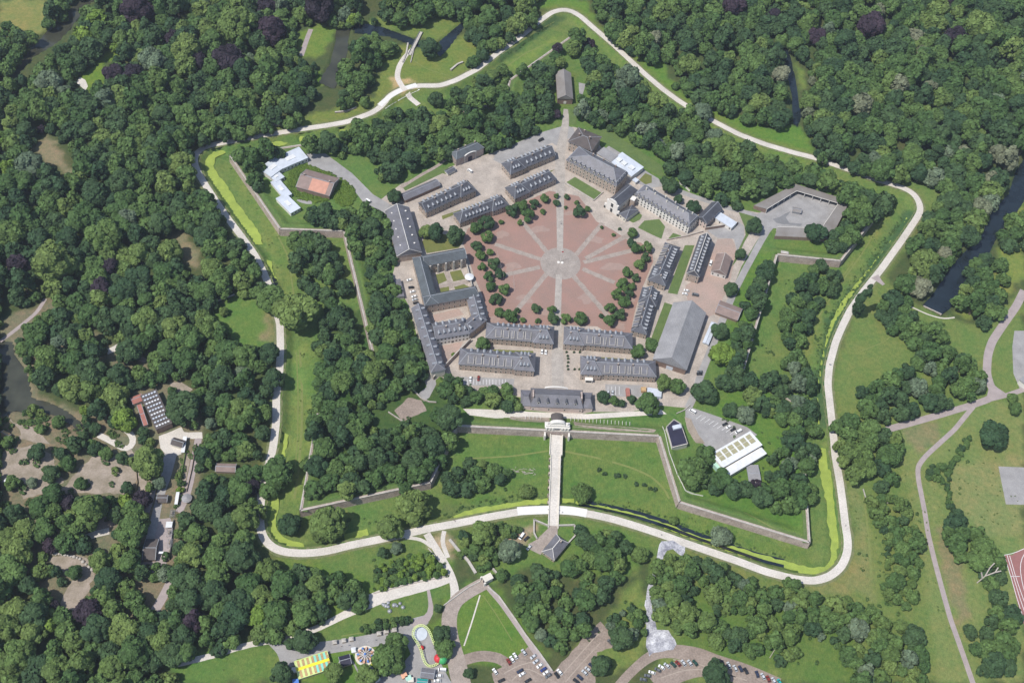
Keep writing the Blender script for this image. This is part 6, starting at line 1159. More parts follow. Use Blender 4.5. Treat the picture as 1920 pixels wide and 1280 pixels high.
# -- woods: outline of the canopy, clearings, radius range, kinds, label, group
WOODS = [
 ('the wood left of the moat', [(260,-120),(620,-120),(690,10),(690,35),(655,50),(632,52),(618,95),(600,130),(590,170),(560,232),(500,240),(440,255),(412,258),(385,266),(365,275),(355,292),(355,310),(375,350),(400,385),(415,410),(432,440),(470,470),(488,500),(496,540),(480,548),(440,548),(385,578),(390,600),(425,630),(455,655),(490,650),(510,690),(505,740),(500,800),(490,850),(475,930),(470,1000),(490,1050),(520,1070),(600,1068),(622,1085),(628,1120),(600,1155),(560,1165),(545,1190),(480,1200),(440,1208),(390,1222),(335,1235),(325,1390),(-120,1390),(-120,150),(0,150),(30,155),(60,125),(108,90),(138,60),(152,30)],
  [[(195,100),(215,95),(240,98),(210,115),(200,165),(175,185),(140,175),(140,150),(165,130)], [(75,245),(110,255),(140,300),(150,335),(110,330),(60,290)], [(555,45),(640,50),(610,130),(560,115)], [(628,50),(660,50),(640,150),(600,170),(590,150)],
   [(325,425),(350,435),(385,485),(380,510),(352,512),(330,470)], [(200,640),(240,640),(290,680),(270,690),(200,680)], [(0,630),(28,640),(60,720),(150,765),(165,805),(120,830),(100,850),(120,900),(60,945),(0,960)], [(120,860),(190,845),(265,870),(262,930),(110,935)], [(238,735),(300,720),(330,790),(300,820),(240,770)], [(280,800),(385,800),(385,830),(372,840),(362,910),(365,960),(330,970),(330,1060),(262,1062),(285,960),(290,840)], [(80,1035),(185,1040),(180,1085),(150,1150),(105,1145),(125,1090)], [(160,980),(240,955),(235,985),(170,1015)], [(190,800),(260,800),(262,850),(250,900),(235,850),(180,830)], [(395,860),(480,860),(478,905),(400,895)], [(312,712),(345,708),(372,730),(345,748)], [(0,600),(90,550),(100,575),(10,650)], [(255,1095),(320,1085),(312,1150),(280,1150)]],
  (5.0, 9.0), dict(mid=.44, dark=.36, light=.13, silver=.02, bright=.03, purple=.02)),
 ('the belt of trees west of the upper left river', [(-120,50),(30,52),(62,65),(90,60),(78,40),(170,-120),(235,-120),(160,-15),(125,12),(118,30),(92,50),(60,80),(38,108),(15,145),(-120,150)], [[(-120,20),(80,10),(75,45),(-120,50)]], (4.5, 7), dict(mid=.7, dark=.3)),
 ('the peninsula right of the park pond', [(655,110),(665,70),(700,58),(740,82),(748,98),(722,115),(690,125),(697,150),(690,190),(660,205),(638,200),(630,165),(645,120)], [], (5, 8), dict(mid=.6, dark=.4)),
 ('the trees above the park canal', [(680,-120),(1010,-120),(1005,35),(975,55),(930,88),(900,118),(878,118),(893,95),(872,62),(878,40),(860,32),(825,22),(800,35),(782,48),(745,48),(725,35),(688,38)], [[(688,-5),(712,-5),(712,40),(688,40)]], (5.5, 9), dict(mid=.5, dark=.4, light=.1)),
 ('the north-west bastion wood', [(425,252),(480,278),(540,282),(600,262),(640,252),(680,228),(715,215),(790,200),(830,215),(850,240),(862,262),(840,290),(800,305),(745,325),(722,350),(700,340),(680,300),(650,290),(600,282),(545,285),(500,296),(478,330),(498,365),(530,400),(500,380),(470,340),(440,300)], [[(640,285),(690,290),(720,350),(700,365)]], (5, 8.5), dict(mid=.45, dark=.45, light=.1)),
 ('the slope wood south of the orange-roofed house', [(562,395),(590,380),(640,392),(690,385),(722,398),(735,420),(738,480),(732,520),(750,545),(765,590),(785,640),(800,690),(790,722),(765,725),(735,700),(712,690),(700,640),(688,600),(692,570),(670,500),(652,440),(640,425),(600,422),(570,412)], [[(685,450),(690,560),(670,520)]], (4.5, 7.5), dict(mid=.5, dark=.45, light=.05)),
 ('the wood north of the arched gate house', [(835,180),(870,160),(900,135),(940,118),(990,135),(1020,120),(1045,92),(1060,112),(1040,130),(1034,160),(1036,205),(1015,235),(960,262),(920,275),(885,268),(850,250),(825,220)], [[(958,140),(985,165),(975,190),(955,165)], [(895,100),(935,98),(935,118),(900,130)]], (5, 8.5), dict(mid=.5, dark=.4, light=.1)),
 ('the wood of the north-east front', [(1062,70),(1100,70),(1118,100),(1145,115),(1190,130),(1215,160),(1250,190),(1300,210),(1345,235),(1400,270),(1470,300),(1530,312),(1590,338),(1640,352),(1695,362),(1650,395),(1600,410),(1570,372),(1530,350),(1495,335),(1440,355),(1405,375),(1385,382),(1330,360),(1290,340),(1262,330),(1245,300),(1190,278),(1160,240),(1110,232),(1085,215),(1082,170),(1100,130),(1085,105),(1062,95)], [[(1098,238),(1140,240),(1240,300),(1235,330),(1140,275)], [(1082,130),(1100,135),(1100,180),(1085,180)]], (5, 9), dict(mid=.48, dark=.40, light=.08, silver=.04)),
 ('the upper right wood', [(1105,-120),(2050,-120),(2050,300),(1915,290),(1895,320),(1868,380),(1848,400),(1838,440),(1795,478),(1765,515),(1740,545),(1722,570),(1690,560),(1672,530),(1700,495),(1705,450),(1728,415),(1745,395),(1770,372),(1765,350),(1740,332),(1700,340),(1650,332),(1590,312),(1540,295),(1512,262),(1505,235),(1512,215),(1503,150),(1482,92),(1466,82),(1462,120),(1480,180),(1482,228),(1450,245),(1400,225),(1380,205),(1330,205),(1290,180),(1260,155),(1250,120),(1205,108),(1175,85),(1150,70),(1120,45)], [[(1495,118),(1512,118),(1518,172),(1505,172)], [(1488,230),(1510,235),(1530,295),(1490,290)], [(1235,115),(1262,120),(1280,165),(1255,150)]], (5.5, 9.5), dict(mid=.45, dark=.42, light=.09, silver=.02, blossom=.02)),
 ('the meadow copse right of the broad canal', [(1818,485),(1850,472),(1895,498),(1890,530),(1862,545),(1898,555),(1882,588),(1855,612),(1832,600),(1800,580),(1775,592),(1792,560),(1812,530)], [], (5, 8), dict(mid=.6, dark=.35, light=.05)),
 ('the grove at the right edge by the canal', [(1872,440),(1902,405),(2050,395),(2050,470),(1890,462)], [], (5, 8), dict(mid=.6, dark=.4)),
 ('the thicket on the right lawn', [(1645,565),(1668,548),(1700,560),(1712,590),(1755,615),(1782,640),(1808,665),(1845,700),(1850,725),(1820,745),(1750,768),(1700,782),(1655,785),(1608,765),(1605,735),(1625,715),(1665,700),(1700,690),(1722,665),(1708,640),(1680,622),(1655,605)], [[(1700,690),(1740,700),(1730,720)]], (4.5, 7.5), dict(mid=.5, dark=.45, silver=.05)),
 ('the big grove beside the right promenade', [(1562,790),(1590,782),(1650,790),(1690,830),(1688,880),(1668,912),(1625,912),(1592,895),(1575,860)], [], (5, 7.5), dict(mid=.55, dark=.35, light=.1)),
 ('the scrub strip right of the promenade corner', [(1628,925),(1695,935),(1718,965),(1728,1040),(1730,1120),(1700,1140),(1660,1110),(1650,1050),(1640,980)], [[(1630,1000),(1660,1000),(1660,1080),(1640,1080)]], (3, 5.5), dict(mid=.5, light=.3, dark=.2)),
 ('the hedge row in the right meadow', [(1812,815),(1825,822),(1795,865),(1782,900),(1790,950),(1778,955),(1768,905),(1735,895),(1745,870),(1778,868)], [], (2.2, 3.4), dict(mid=.7, dark=.3)),
 ('the tree belt left of the running track', [(1778,950),(1805,950),(1812,985),(1840,1000),(1876,1035),(1885,1075),(1878,1108),(1905,1130),(1905,1200),(1915,1245),(1885,1262),(1845,1262),(1822,1232),(1828,1200),(1815,1172),(1850,1150),(1848,1105),(1825,1060),(1785,1035),(1772,1000)], [[(1800,1060),(1830,1080),(1845,1130),(1815,1140)]], (4.5, 7.5), dict(mid=.45, dark=.55)),
 ('the lower right wood', [(1214,1092),(1226,1048),(1285,1040),(1340,1055),(1400,1072),(1438,1110),(1450,1095),(1482,1085),(1515,1108),(1570,1108),(1625,1135),(1690,1165),(1735,1200),(1750,1390),(1612,1390),(1598,1240),(1545,1195),(1495,1180),(1500,1220),(1470,1245),(1445,1215),(1400,1225),(1330,1205),(1270,1180),(1232,1160),(1225,1125)], [[(1290,1120),(1320,1110),(1340,1150),(1300,1160)], [(1360,1150),(1400,1150),(1400,1180),(1365,1180)], [(1500,1190),(1560,1205),(1590,1250),(1520,1230)]], (3.6, 6.5), dict(mid=.45, dark=.22, light=.25, silver=.08)),
 ('the triangular grove south of the guard house', [(1082,985),(1120,988),(1160,998),(1180,1020),(1178,1060),(1160,1095),(1112,1150),(1098,1200),(1060,1215),(1020,1205),(985,1175),(965,1140),(952,1100),(970,1070),(1010,1052),(1048,1070),(1060,1040),(1095,1045),(1100,1015),(1080,1010)], [[(1050,1080),(1082,1085),(1072,1110),(1050,1110)], [(1060,990),(1072,995),(1078,1040),(1058,1050)]], (4, 7), dict(mid=.5, dark=.3, light=.1, silver=.1)),
 ('the south-west bastion wood', [(602,590),(640,565),(672,600),(690,640),(712,692),(765,728),(752,765),(735,790),(775,790),(820,770),(860,772),(852,830),(830,870),(808,895),(760,915),(720,905),(660,930),(600,938),(580,925),(574,860),(580,800),(588,740),(594,690),(590,640)], [[(690,765),(740,762),(770,790),(745,810),(700,805)], [(722,750),(800,745),(805,770),(745,790)]], (4.8, 7.8), dict(mid=.45, dark=.45, light=.07, silver=.03)),
 ('the wooded western ravelin', [(542,440),(575,428),(602,440),(622,455),(640,500),(655,540),(640,560),(612,572),(585,560),(560,530),(540,490)], [], (4.5, 7.5), dict(mid=.4, dark=.6)),
 ('the ditch thicket left of the bridge', [(828,882),(850,865),(880,858),(925,862),(955,875),(955,895),(920,900),(895,912),(850,922),(832,905)], [], (4.2, 6.5), dict(mid=.5, dark=.35, light=.15)),
 ('the row of trees behind the south-west parking bays', [(815,712),(845,705),(880,725),(935,728),(985,722),(985,762),(940,765),(915,752),(880,752),(850,745),(822,738)], [], (4.2, 6.5), dict(mid=.55, dark=.35, light=.1)),
 ('the lower left park grove', [(560,1075),(640,1062),(672,1075),(690,1095),(680,1142),(645,1142),(625,1120),(590,1160),(560,1160),(552,1110)], [], (4.8, 7.5), dict(mid=.7, dark=.3)),
 ('the shrubbery by the sandy path', [(700,1062),(760,1040),(800,1035),(828,1060),(838,1076),(780,1090),(710,1106),(700,1085)], [], (1.8, 3.4), dict(mid=.6, bright=.4)),
 ('the flower bed shrubs above the fairground', [(675,1178),(700,1160),(745,1152),(775,1158),(770,1165),(720,1180),(680,1185)], [], (1.8, 3), dict(mid=.6, dark=.4)),
 ('the trees along the eastern ravelin', [(1492,525),(1520,492),(1550,478),(1580,505),(1572,538),(1530,585),(1508,640),(1478,640),(1462,600),(1480,560)], [], (4.2, 6.5), dict(mid=.55, dark=.45)),
 ('the lower trees of the eastern ravelin', [(1462,662),(1500,650),(1520,690),(1535,740),(1530,790),(1500,800),(1478,760),(1475,700)], [], (4.2, 6.8), dict(mid=.4, dark=.5, silver=.1)),
 ('the dark tree row along the east curtain', [(1405,540),(1425,500),(1445,478),(1452,500),(1432,560),(1412,620),(1395,680),(1388,735),(1350,722),(1345,700),(1372,640),(1392,580)], [], (4, 6.2), dict(dark=.7, mid=.3)),
 ('the south-east bastion wood', [(1392,710),(1430,705),(1470,700),(1500,740),(1530,770),(1538,800),(1528,850),(1525,900),(1530,950),(1480,962),(1420,945),(1350,925),(1310,905),(1345,880),(1400,908),(1440,880),(1455,820),(1470,800),(1440,765),(1405,765)], [[(1398,870),(1430,870),(1432,910),(1400,912)], [(1425,800),(1470,800),(1465,840),(1440,850)]], (4.2, 7), dict(mid=.4, dark=.45, silver=.1, light=.05)),
 ('the trees round the pentagonal yard', [(1590,395),(1625,385),(1650,395),(1620,440),(1590,470),(1560,470),(1545,450),(1575,420)], [], (4, 6.5), dict(mid=.5, dark=.5)),
 ('the hedge of the orange-roofed house', [(1545,1),(1546,1),(1546,2)], [], (1, 2), dict(mid=1)),
 ('the bushes between the car park and the gravel', [(1138,1160),(1190,1135),(1212,1150),(1210,1190),(1175,1215),(1145,1190)], [], (2.6, 4.5), dict(mid=.5, dark=.3, silver=.2)),
 ('the shaded bank beside the south-west moat', [(455,870),(500,880),(512,900),(505,930),(478,990),(455,1000),(440,930)], [], (5, 8), dict(mid=.5, dark=.4, light=.1)),
 ('the shrub edge of the small parking court', [(855,1050),(875,1000),(930,980),(975,985),(982,1000),(948,1010),(930,1060),(900,1068),(900,1040),(880,1030)], [], (2.6, 4.5), dict(mid=.6, light=.3, dark=.1)),
]
placed = []; allw = []
for o in sc.objects:
    if o.get('category') == 'tree': placed.append((o.location.x, o.location.y, o.scale[0]))
rs = np.random.RandomState(5)
ADJ = dict(mid='green', dark='dark green', light='light green', silver='grey-green', bright='bright green', blossom='cream-flowering', purple='purple')
OVERLAP = .60; GROW = 1.17
for wname, outl, holes, (r0, r1), kinds, in WOODS:
    r0, r1 = r0 * (GROW if r1 > 4.5 else 1), r1 * (GROW if r1 > 4.5 else 1)
    if wname == 'the hedge of the orange-roofed house': continue
    rm = (r0 + r1) / 2; Z = rm * 1.05
    poly = np.array(G(outl, Z)); hol = [np.array(G(h, Z * .4)) for h in holes]
    lo, hi = poly.min(0), poly.max(0); area = (hi - lo).prod(); nt_ = int(area / (rm * rm) * 4.5)
    cand = lo + rs.rand(nt_, 2) * (hi - lo); cand = cand[inside(cand, poly)]
    for h in hol: cand = cand[~inside(cand, h)] if len(cand) else cand
    cell = {}; cs = 12.0
    def near(x, y):
        i, j = int(x // cs), int(y // cs)
        for a in (-1, 0, 1):
            for b_ in (-1, 0, 1):
                yield from cell.get((i + a, j + b_), ())
    for (x, y, r) in placed:
        if lo[0] - 20 < x < hi[0] + 20 and lo[1] - 20 < y < hi[1] + 20: cell.setdefault((int(x // cs), int(y // cs)), []).append((x, y, r))
    kn = list(kinds); kp = np.array([kinds[k] for k in kn]); kp = kp / kp.sum()
    ed = segd(cand, poly) if len(cand) else []
    hd = np.full(len(cand), 99.0)
    for h in hol: hd = np.minimum(hd, segd(cand, h))
    for (x, y), e, hdd in zip(cand, ed, hd):
        if hdd < 1.2: continue
        big = .5 + .5 * math.sin(x * .045 + 1.1) * math.sin(y * .05 + .6)
        R = r0 * .86 + (r1 * 1.12 - r0 * .86) * min(1, max(0, rs.rand() ** 1.15 * .72 + big * .28)); 
        if e < R * .55: 
            R = max(r0 * .62, min(R, e * 1.6 + r0 * .3))
            if e < R * .4: continue
        if hdd < R * .6: R = max(r0 * .6, hdd * 1.3)
        if any((x - a) ** 2 + (y - b_) ** 2 < ((R + c) * OVERLAP) ** 2 for a, b_, c in near(x, y)): continue
        cell.setdefault((int(x // cs), int(y // cs)), []).append((x, y, R)); placed.append((x, y, R))
        if big > .80 and 'light' in kinds and rs.rand() < .35: kd = 'light'
        else: kd = kn[rs.choice(len(kn), p=kp)]
        allw.append((x, y, R, kd, wname))
# keep what the picture can show, and order by how large each shows
vis = []
for t in allw:
    px, py = pr((t[0], t[1], t[2])); mg = t[2] / px2m(min(max(px, 0), 1920), min(max(py, 0), 1280)) + 120
    if -mg < px < 1920 + mg and -mg < py < 1280 + mg:
        dist = math.sqrt((t[0] - CP[0]) ** 2 + (t[1] - CP[1]) ** 2 + CP[2] ** 2); infr = 8 < px < 1912 and 8 < py < 1272
        vis.append((-(t[2] / dist) if infr else 1, t))
vis.sort(key=lambda q: q[0])
NIND = 150; used = {}
LAND = [(285,765,'the skylight zoo house'),(168,1150,'the purple beech'),(140,1060,'the brown paddock'),(320,1020,'the aviary row'),(190,890,'the right sandy paddock'),(60,890,'the left sandy yard'),(350,933,'the round kiosk'),(420,875,'the wooden animal house'),(430,610,'the left lawn'),(90,720,'the zoo pond'),(255,670,'the bare earth patch'),(350,470,'the forest clearing'),(585,1250,'the striped fair tent'),(440,1240,'the lower left lawn'),(20,1210,'the yellow-green corner trees'),(490,1000,'the promenade bend'),(640,1095,'the lower left park grove'),(745,1060,'the park shrubbery'),(740,1138,'the rock sculpture'),(912,1085,'the outer white gate'),(1043,1026,'the guard house'),(1060,1160,'the grove beside the stone wall'),(1144,1204,'the lone grey car'),(1235,1190,'the gravel spill'),(1260,1025,'the upper gravel patch'),(1400,1262,'the curved car park road'),(1350,1120,'the lower right clearing'),(1540,1090,'the right promenade bend'),(1690,1200,'the lower right wood corner'),(1785,1180,'the tarmac path'),(1834,1088,'the bare dead tree'),(1885,1080,'the running track'),(1380,850,'the white sports hall'),(1270,810,'the black-roofed building'),(1519,1015,'the wall corner'),(1540,880,'the right moat'),(1630,850,'the big right grove'),(1700,1030,'the scrub strip'),(1855,820,'the lone meadow tree'),(1730,720,'the right lawn thicket'),(1043,812,'the white gate'),(890,890,'the ditch thicket'),(760,780,'the bare ramp yard'),(680,850,'the bastion wood centre'),(562,960,'the left wall corner'),(580,800,'the ditch meadow'),(920,745,'the parking bays'),(1450,600,'the eastern ravelin'),(200,1230,'the bottom wood'),(60,1030,'the paddock boulders'),(300,620,'the pond path'),(100,560,'the left edge paths')]
for _, (x, y, R, kd, wn) in vis[:NIND]:
    z = float(hgt(np.array([[x, y]]))[0])
    qx, qy = pr((x, y, z + R)); L0 = min(LAND, key=lambda l: (l[0] - qx) ** 2 + (l[1] - qy) ** 2); dx, dy = qx - L0[0], qy - L0[1]
    side = 'left of' if dx < -abs(dy) * 2 else 'right of' if dx > abs(dy) * 2 else 'above' if dy < -abs(dx) * 2 else 'below' if dy > abs(dx) * 2 else ('up and ' if dy < 0 else 'down and ') + ('left of' if dx < 0 else 'right of')
    sz = 'large' if R > 8 else 'small' if R < 5.5 else 'medium'
    lab = f'{sz} {ADJ[kd]} tree {side} {L0[2]}'; used.setdefault(lab, []).append((math.hypot(dx, dy), tree((x, y, z), R, kd, 'round', lab, f'broad-crowned trees of {wn}', 'broadleaf_tree')))
for lab, lst in used.items():
    lst.sort(key=lambda q: q[0])
    if len(lst) > 1:
        for i, (_, o) in enumerate(lst): o['label'] = lab + ', ' + (['nearest one', 'second nearest', 'third nearest', 'fourth nearest', 'fifth nearest', 'sixth nearest', 'seventh nearest', 'eighth nearest', 'ninth nearest'] + ['farthest one'] * 20)[i]
print('trees total', len(vis))
Vs, Ls, Ts, Ms = [], [], [], []
mk = ['mid', 'dark', 'light', 'silver', 'bright', 'blossom', 'purple']
rest = vis[NIND:]; xy = np.array([[t[1][0], t[1][1]] for t in rest]); zz = hgt(xy)
TRK = []
for (_, (x, y, R, kd, wn)), z in zip(rest, zz):
    V, lf = LOW[rs.randint(6)]; a = rs.rand() * 6.28; c, s = math.cos(a), math.sin(a); hs = rs.uniform(.8, 1.2)
    W_ = np.empty_like(V); W_[..., 0] = (V[..., 0] * c - V[..., 1] * s) * R + x; W_[..., 1] = (V[..., 0] * s + V[..., 1] * c) * R + y; W_[..., 2] = V[..., 2] * R * hs + z
    Vs.append(W_); Ls.append(lf); Ts.append(np.full(len(lf), rs.rand(), np.float32)); Ms.append(np.full(len(lf), mk.index(kd), np.int32))
    q = R * .07; h = R * .9
    TRK.append(np.array([[(x - q, y - q, z - .3), (x + q, y - q, z - .3), (x + q * .5, y - q * .5, z + h), (x - q * .5, y - q * .5, z + h)], [(x + q, y - q, z - .3), (x + q, y + q, z - .3), (x + q * .5, y + q * .5, z + h), (x + q * .5, y - q * .5, z + h)],
                         [(x + q, y + q, z - .3), (x - q, y + q, z - .3), (x - q * .5, y + q * .5, z + h), (x + q * .5, y + q * .5, z + h)], [(x - q, y + q, z - .3), (x - q, y - q, z - .3), (x - q * .5, y - q * .5, z + h), (x - q * .5, y + q * .5, z + h)]], np.float32))
TR_ = np.concatenate(TRK); Vs.append(TR_); Ls.append(np.full(len(TR_), .5, np.float32)); Ts.append(np.full(len(TR_), .5, np.float32)); Ms.append(np.full(len(TR_), 7, np.int32))
me = quad_mesh('woodland', np.concatenate(Vs), np.concatenate(Ls), M['g_mid'], np.concatenate(Ts))
for k in mk[1:]: me.materials.append(M['g_' + k])
me.materials.append(M['bark']); me.polygons.foreach_set('material_index', np.concatenate(Ms)); me.update()
tag(put('woodland', me), 'dense park woodland of many mixed green tree crowns around the citadel', None, None, 'stuff'); bpy.data.objects['woodland']['category'] = 'woodland'
del Vs, Ls, Ts, Ms
# undergrowth along wood edges and rough ground
def scrub(name, label, polys, n, s0, s1, kind, seed):
    r = np.random.RandomState(seed); Vl, Ll, Tl = [], [], []; V, lf = SHAPES[('bush', 0)]; sel = np.arange(0, len(V), 3); V = V[sel] ; lf = lf[sel]
    for pl in polys:
        p = np.array(GP(pl)); lo, hi = p.min(0), p.max(0); k = int(n * (hi - lo).prod() / 1000); c = lo + r.rand(k, 2) * (hi - lo); c = c[inside(c, p)]; c = c[segd(c, roadW) > 4.5 + s1]; z = hgt(c)
        for (x, y), q in zip(c, z):
            R = r.uniform(s0, s1); a = r.rand() * 6.28; cc_, ss = math.cos(a), math.sin(a); W_ = np.empty_like(V)
            W_[..., 0] = (V[..., 0] * cc_ - V[..., 1] * ss) * R + x; W_[..., 1] = (V[..., 0] * ss + V[..., 1] * cc_) * R + y; W_[..., 2] = (V[..., 2] - .3) * R * .8 + q
            Vl.append(W_); Ll.append(lf); Tl.append(np.full(len(lf), r.rand(), np.float32))
    me = quad_mesh(name, np.concatenate(Vl), np.concatenate(Ll), M['g_' + kind], np.concatenate(Tl)); o = put(name, me); tag(o, label, 'undergrowth', None, 'stuff')
scrub('undergrowth', 'low scrub and bushes scattered over rough grass and wood edges', [
  [(1600,940),(1730,940),(1735,1200),(1620,1150)], [(1225,1095),(1600,1110),(1620,1270),(1400,1230),(1250,1170)], [(590,930),(840,900),(830,950),(700,985),(560,990)], [(700,1040),(845,1050),(840,1085),(700,1110)],
  [(1395,700),(1540,700),(1525,960),(1300,910)], [(1460,490),(1580,490),(1520,700),(1400,690)], [(820,700),(985,725),(985,765),(820,745)], [(1110,1010),(1230,1040),(1170,1170),(1100,1210)],
  [(1080,935),(1200,952),(1330,990),(1330,1004),(1200,966),(1080,945)], [(840,925),(1030,905),(1030,938),(840,962)], [(640,560),(705,700),(790,800),(640,930)], [(1780,820),(1830,830),(1800,960),(1770,950)]], 9, .7, 1.9, 'mid', 3)
scrub('hedge_foliage', 'thick bright green hedge ring round the orange-roofed house', [
  [(539,330),(552,312),(575,308),(640,335),(655,345),(665,360),(660,385),(640,385),(622,368),(625,345),(575,318),(557,330),(552,352),(560,358),(615,375),(600,380),(560,372),(541,352)], [(628,345),(640,340),(662,355),(668,370),(655,388),(640,386),(622,370)]], 420, 1.3, 2.2, 'bright', 4)
scrub('reed_bed', 'dark green reeds along the duckweed channel', [
  [(1725,405),(1715,400),(1690,430),(1640,490),(1590,560),(1560,620),(1545,680),(1540,795),(1552,800),(1550,720),(1570,640),(1600,580),(1660,500)], [(1700,395),(1660,440),(1600,520),(1555,580),(1532,650),(1524,720),(1522,790),(1530,790),(1535,700),(1560,600),(1630,500),(1690,420)], [(935,105),(1000,60),(1040,36),(1045,42),(1000,72),(940,118)], [(1085,930),(1130,938),(1200,953),(1260,972),(1300,990),(1350,1005),(1420,1028),(1480,1042),(1480,1048),(1420,1034),(1350,1011),(1300,996),(1260,978),(1200,960),(1130,945),(1085,937)], [(830,965),(880,942),(960,930),(1025,925),(1025,932),(960,938),(880,952),(835,975)]], 170, .5, 1.2, 'mid', 5)
scrub('zoo_shrubs', 'mixed shrubs and hedges between the zoo paths and paddocks', [[(20,770),(70,775),(120,790),(165,800),(240,820),(235,842),(180,820),(150,840),(95,850),(95,830),(60,800),(30,795)], [(195,805),(225,795),(240,810),(235,828),(215,822)], [(262,925),(285,905),(300,840),(288,840),(270,880),(262,900)], [(0,945),(110,930),(260,935),(255,975),(160,990),(0,1030)], [(340,850),(352,850),(340,960),(325,990),(318,985),(330,930)], [(352,825),(370,835),(360,860),(350,850)], [(0,770),(12,780),(40,822),(20,840),(0,850)], [(270,1035),(262,1000),(240,1040),(250,1090),(300,1090)]], 45, 1.2, 3.2, 'mid', 6)
scrub('paddock_trees', 'small trees and bushes dotted over the sandy zoo yards', [[(0,850),(60,840),(110,870),(120,900),(80,925),(45,930),(0,900)], [(130,905),(180,900),(250,905),(240,925),(110,925)], [(150,875),(200,855),(250,872),(250,880),(200,868),(160,885)]], 9, 2.2, 4.2, 'mid', 9)
scrub('rough_tufts', 'coarse weeds and tussocks over the meadows and ditch slopes', [[(1080,925),(1260,965),(1400,1020),(1500,1040),(1500,1020),(1280,945),(1100,900)], [(840,930),(1030,900),(1030,925),(840,955)], [(1740,880),(1900,850),(1920,1000),(1850,1000),(1790,1060),(1760,990)], [(1690,880),(1740,900),(1760,1080),(1800,1200),(1740,1150),(1700,980)], [(560,640),(590,640),(590,900),(560,950),(540,930)], [(430,310),(470,320),(520,430),(560,600),(520,560),(480,420)], [(1600,930),(1620,930),(1640,1130),(1600,1100)], [(1230,1090),(1300,1100),(1290,1190),(1230,1160)], [(1460,640),(1530,640),(1540,560),(1640,450),(1660,400),(1560,520),(1500,620)]], 14, .35, .9, 'light', 8)
for i, (x, y) in enumerate([(1123,881),(1134,889),(1154,892),(1160,893),(1171,893),(1193,909),(1207,910),(1218,917),(1228,918)]):
    tree(gp(x, y), 1.9, 'dark', 'bush', 'small round bush in the line of young shrubs across the ditch meadow', 'line of young shrubs in the ditch', 'shrub', 'shrub')
# dead tree and fallen trunks
def branches(name, label, x, y, pts, r=.35, cat='dead tree'):
    P = gp(x, y); mb = MB()
    for a, b_ in pts: mb.bar(a, b_, r, r)
    return tag(mb.obj(name, M['dead'], None, tuple(float(c) for c in P)), label, cat)
branches('dead_tree', 'bare pale dead tree leaning in the belt left of the running track', 1832, 1092, [((0,0,0),(3,2,7)), ((3,2,7),(9,4,10)), ((3,2,7),(5,6,12)), ((9,4,10),(13,5,11)), ((5,6,12),(8,9,14)), ((2,1,5),(0,5,9)), ((9,4,10),(11,7,12))], .7)
branches('fallen_trunk', 'single pale fallen trunk in the grass above the curved car park road', 1448, 1225, [((-2,-3,.4),(3,5,.6)), ((3,5,.6),(5,6,.9))], .4, 'fallen tree')
branches('fallen_trunk', 'pale fallen trunk left of the lower right wood edge', 1404, 1218, [((-1,-2,.4),(2,3,.6))], .35, 'fallen tree')
# ------------------------------------------------------------------ vehicles
def car_parts(van=False):
    b = MB()
    L, Wd = (2.15, .86) if not van else (2.5, .98)
    prof = [(-L, .35), (-L, .85), (-L * .93, .98), (-L * .45, 1.02), (L * .95, 1.0), (L, .8), (L, .35)] if not van else [(-L, .4), (-L, 1.1), (-L * .8, 1.25), (L * .98, 1.3), (L, .9), (L, .4)]
    n = len(prof)
    for s_ in (-1, 1): b.quad([(x, s_ * Wd, z) for x, z in (prof if s_ < 0 else prof[::-1])])
    for i in range(n): (x0, z0), (x1, z1) = prof[i], prof[(i + 1) % n]; b.quad([(x0, -Wd, z0), (x0, Wd, z0), (x1, Wd, z1), (x1, -Wd, z1)])
    zt, zb = (1.45, 1.0) if not van else (2.1, 1.25); xa, xb = (-.55, 1.25) if not van else (-1.3, 2.35)
    b.box(xa, xb, -Wd * .80, Wd * .80, zt - .04, zt + .04)
    gl = MB(); x0, x1 = (-1.15, 1.85) if not van else (-1.95, 2.45)
    lo = [(x0, -Wd * .95), (x1, -Wd * .95), (x1, Wd * .95), (x0, Wd * .95)]; hi = [(xa, -Wd * .78), (xb, -Wd * .78), (xb, Wd * .78), (xa, Wd * .78)]
    for i in range(4): gl.quad([(*lo[i], zb), (*lo[(i + 1) % 4], zb), (*hi[(i + 1) % 4], zt - .03), (*hi[i], zt - .03)])
    w_ = MB(); k = 10
    for s_ in (-1, 1): w_.quad([(.33 * math.cos(6.28 * i / k), s_ * .11, .33 * math.sin(6.28 * i / k)) for i in range(k)][::s_])
    for i in range(k):
        a0, a1 = 6.2832 * i / k, 6.2832 * (i + 1) / k; w_.quad([(.33 * math.cos(a0), -.11, .33 * math.sin(a0)), (.33 * math.cos(a1), -.11, .33 * math.sin(a1)), (.33 * math.cos(a1), .11, .33 * math.sin(a1)), (.33 * math.cos(a0), .11, .33 * math.sin(a0))])
    return b, gl, w_, L, Wd
CARM = {}
for van in (False, True):
    b, gl, w_, L_, W_ = car_parts(van); gme = gl.mesh('windows', [M['glass']]); wme = w_.mesh('wheel', [M['rubber']])
    for c in ('white', 'silver', 'black', 'blue', 'navy', 'red', 'green', 'grey', 'teal'): CARM[(c, van)] = (b.mesh('body', [M['p_' + c]]), gme, wme, L_, W_)
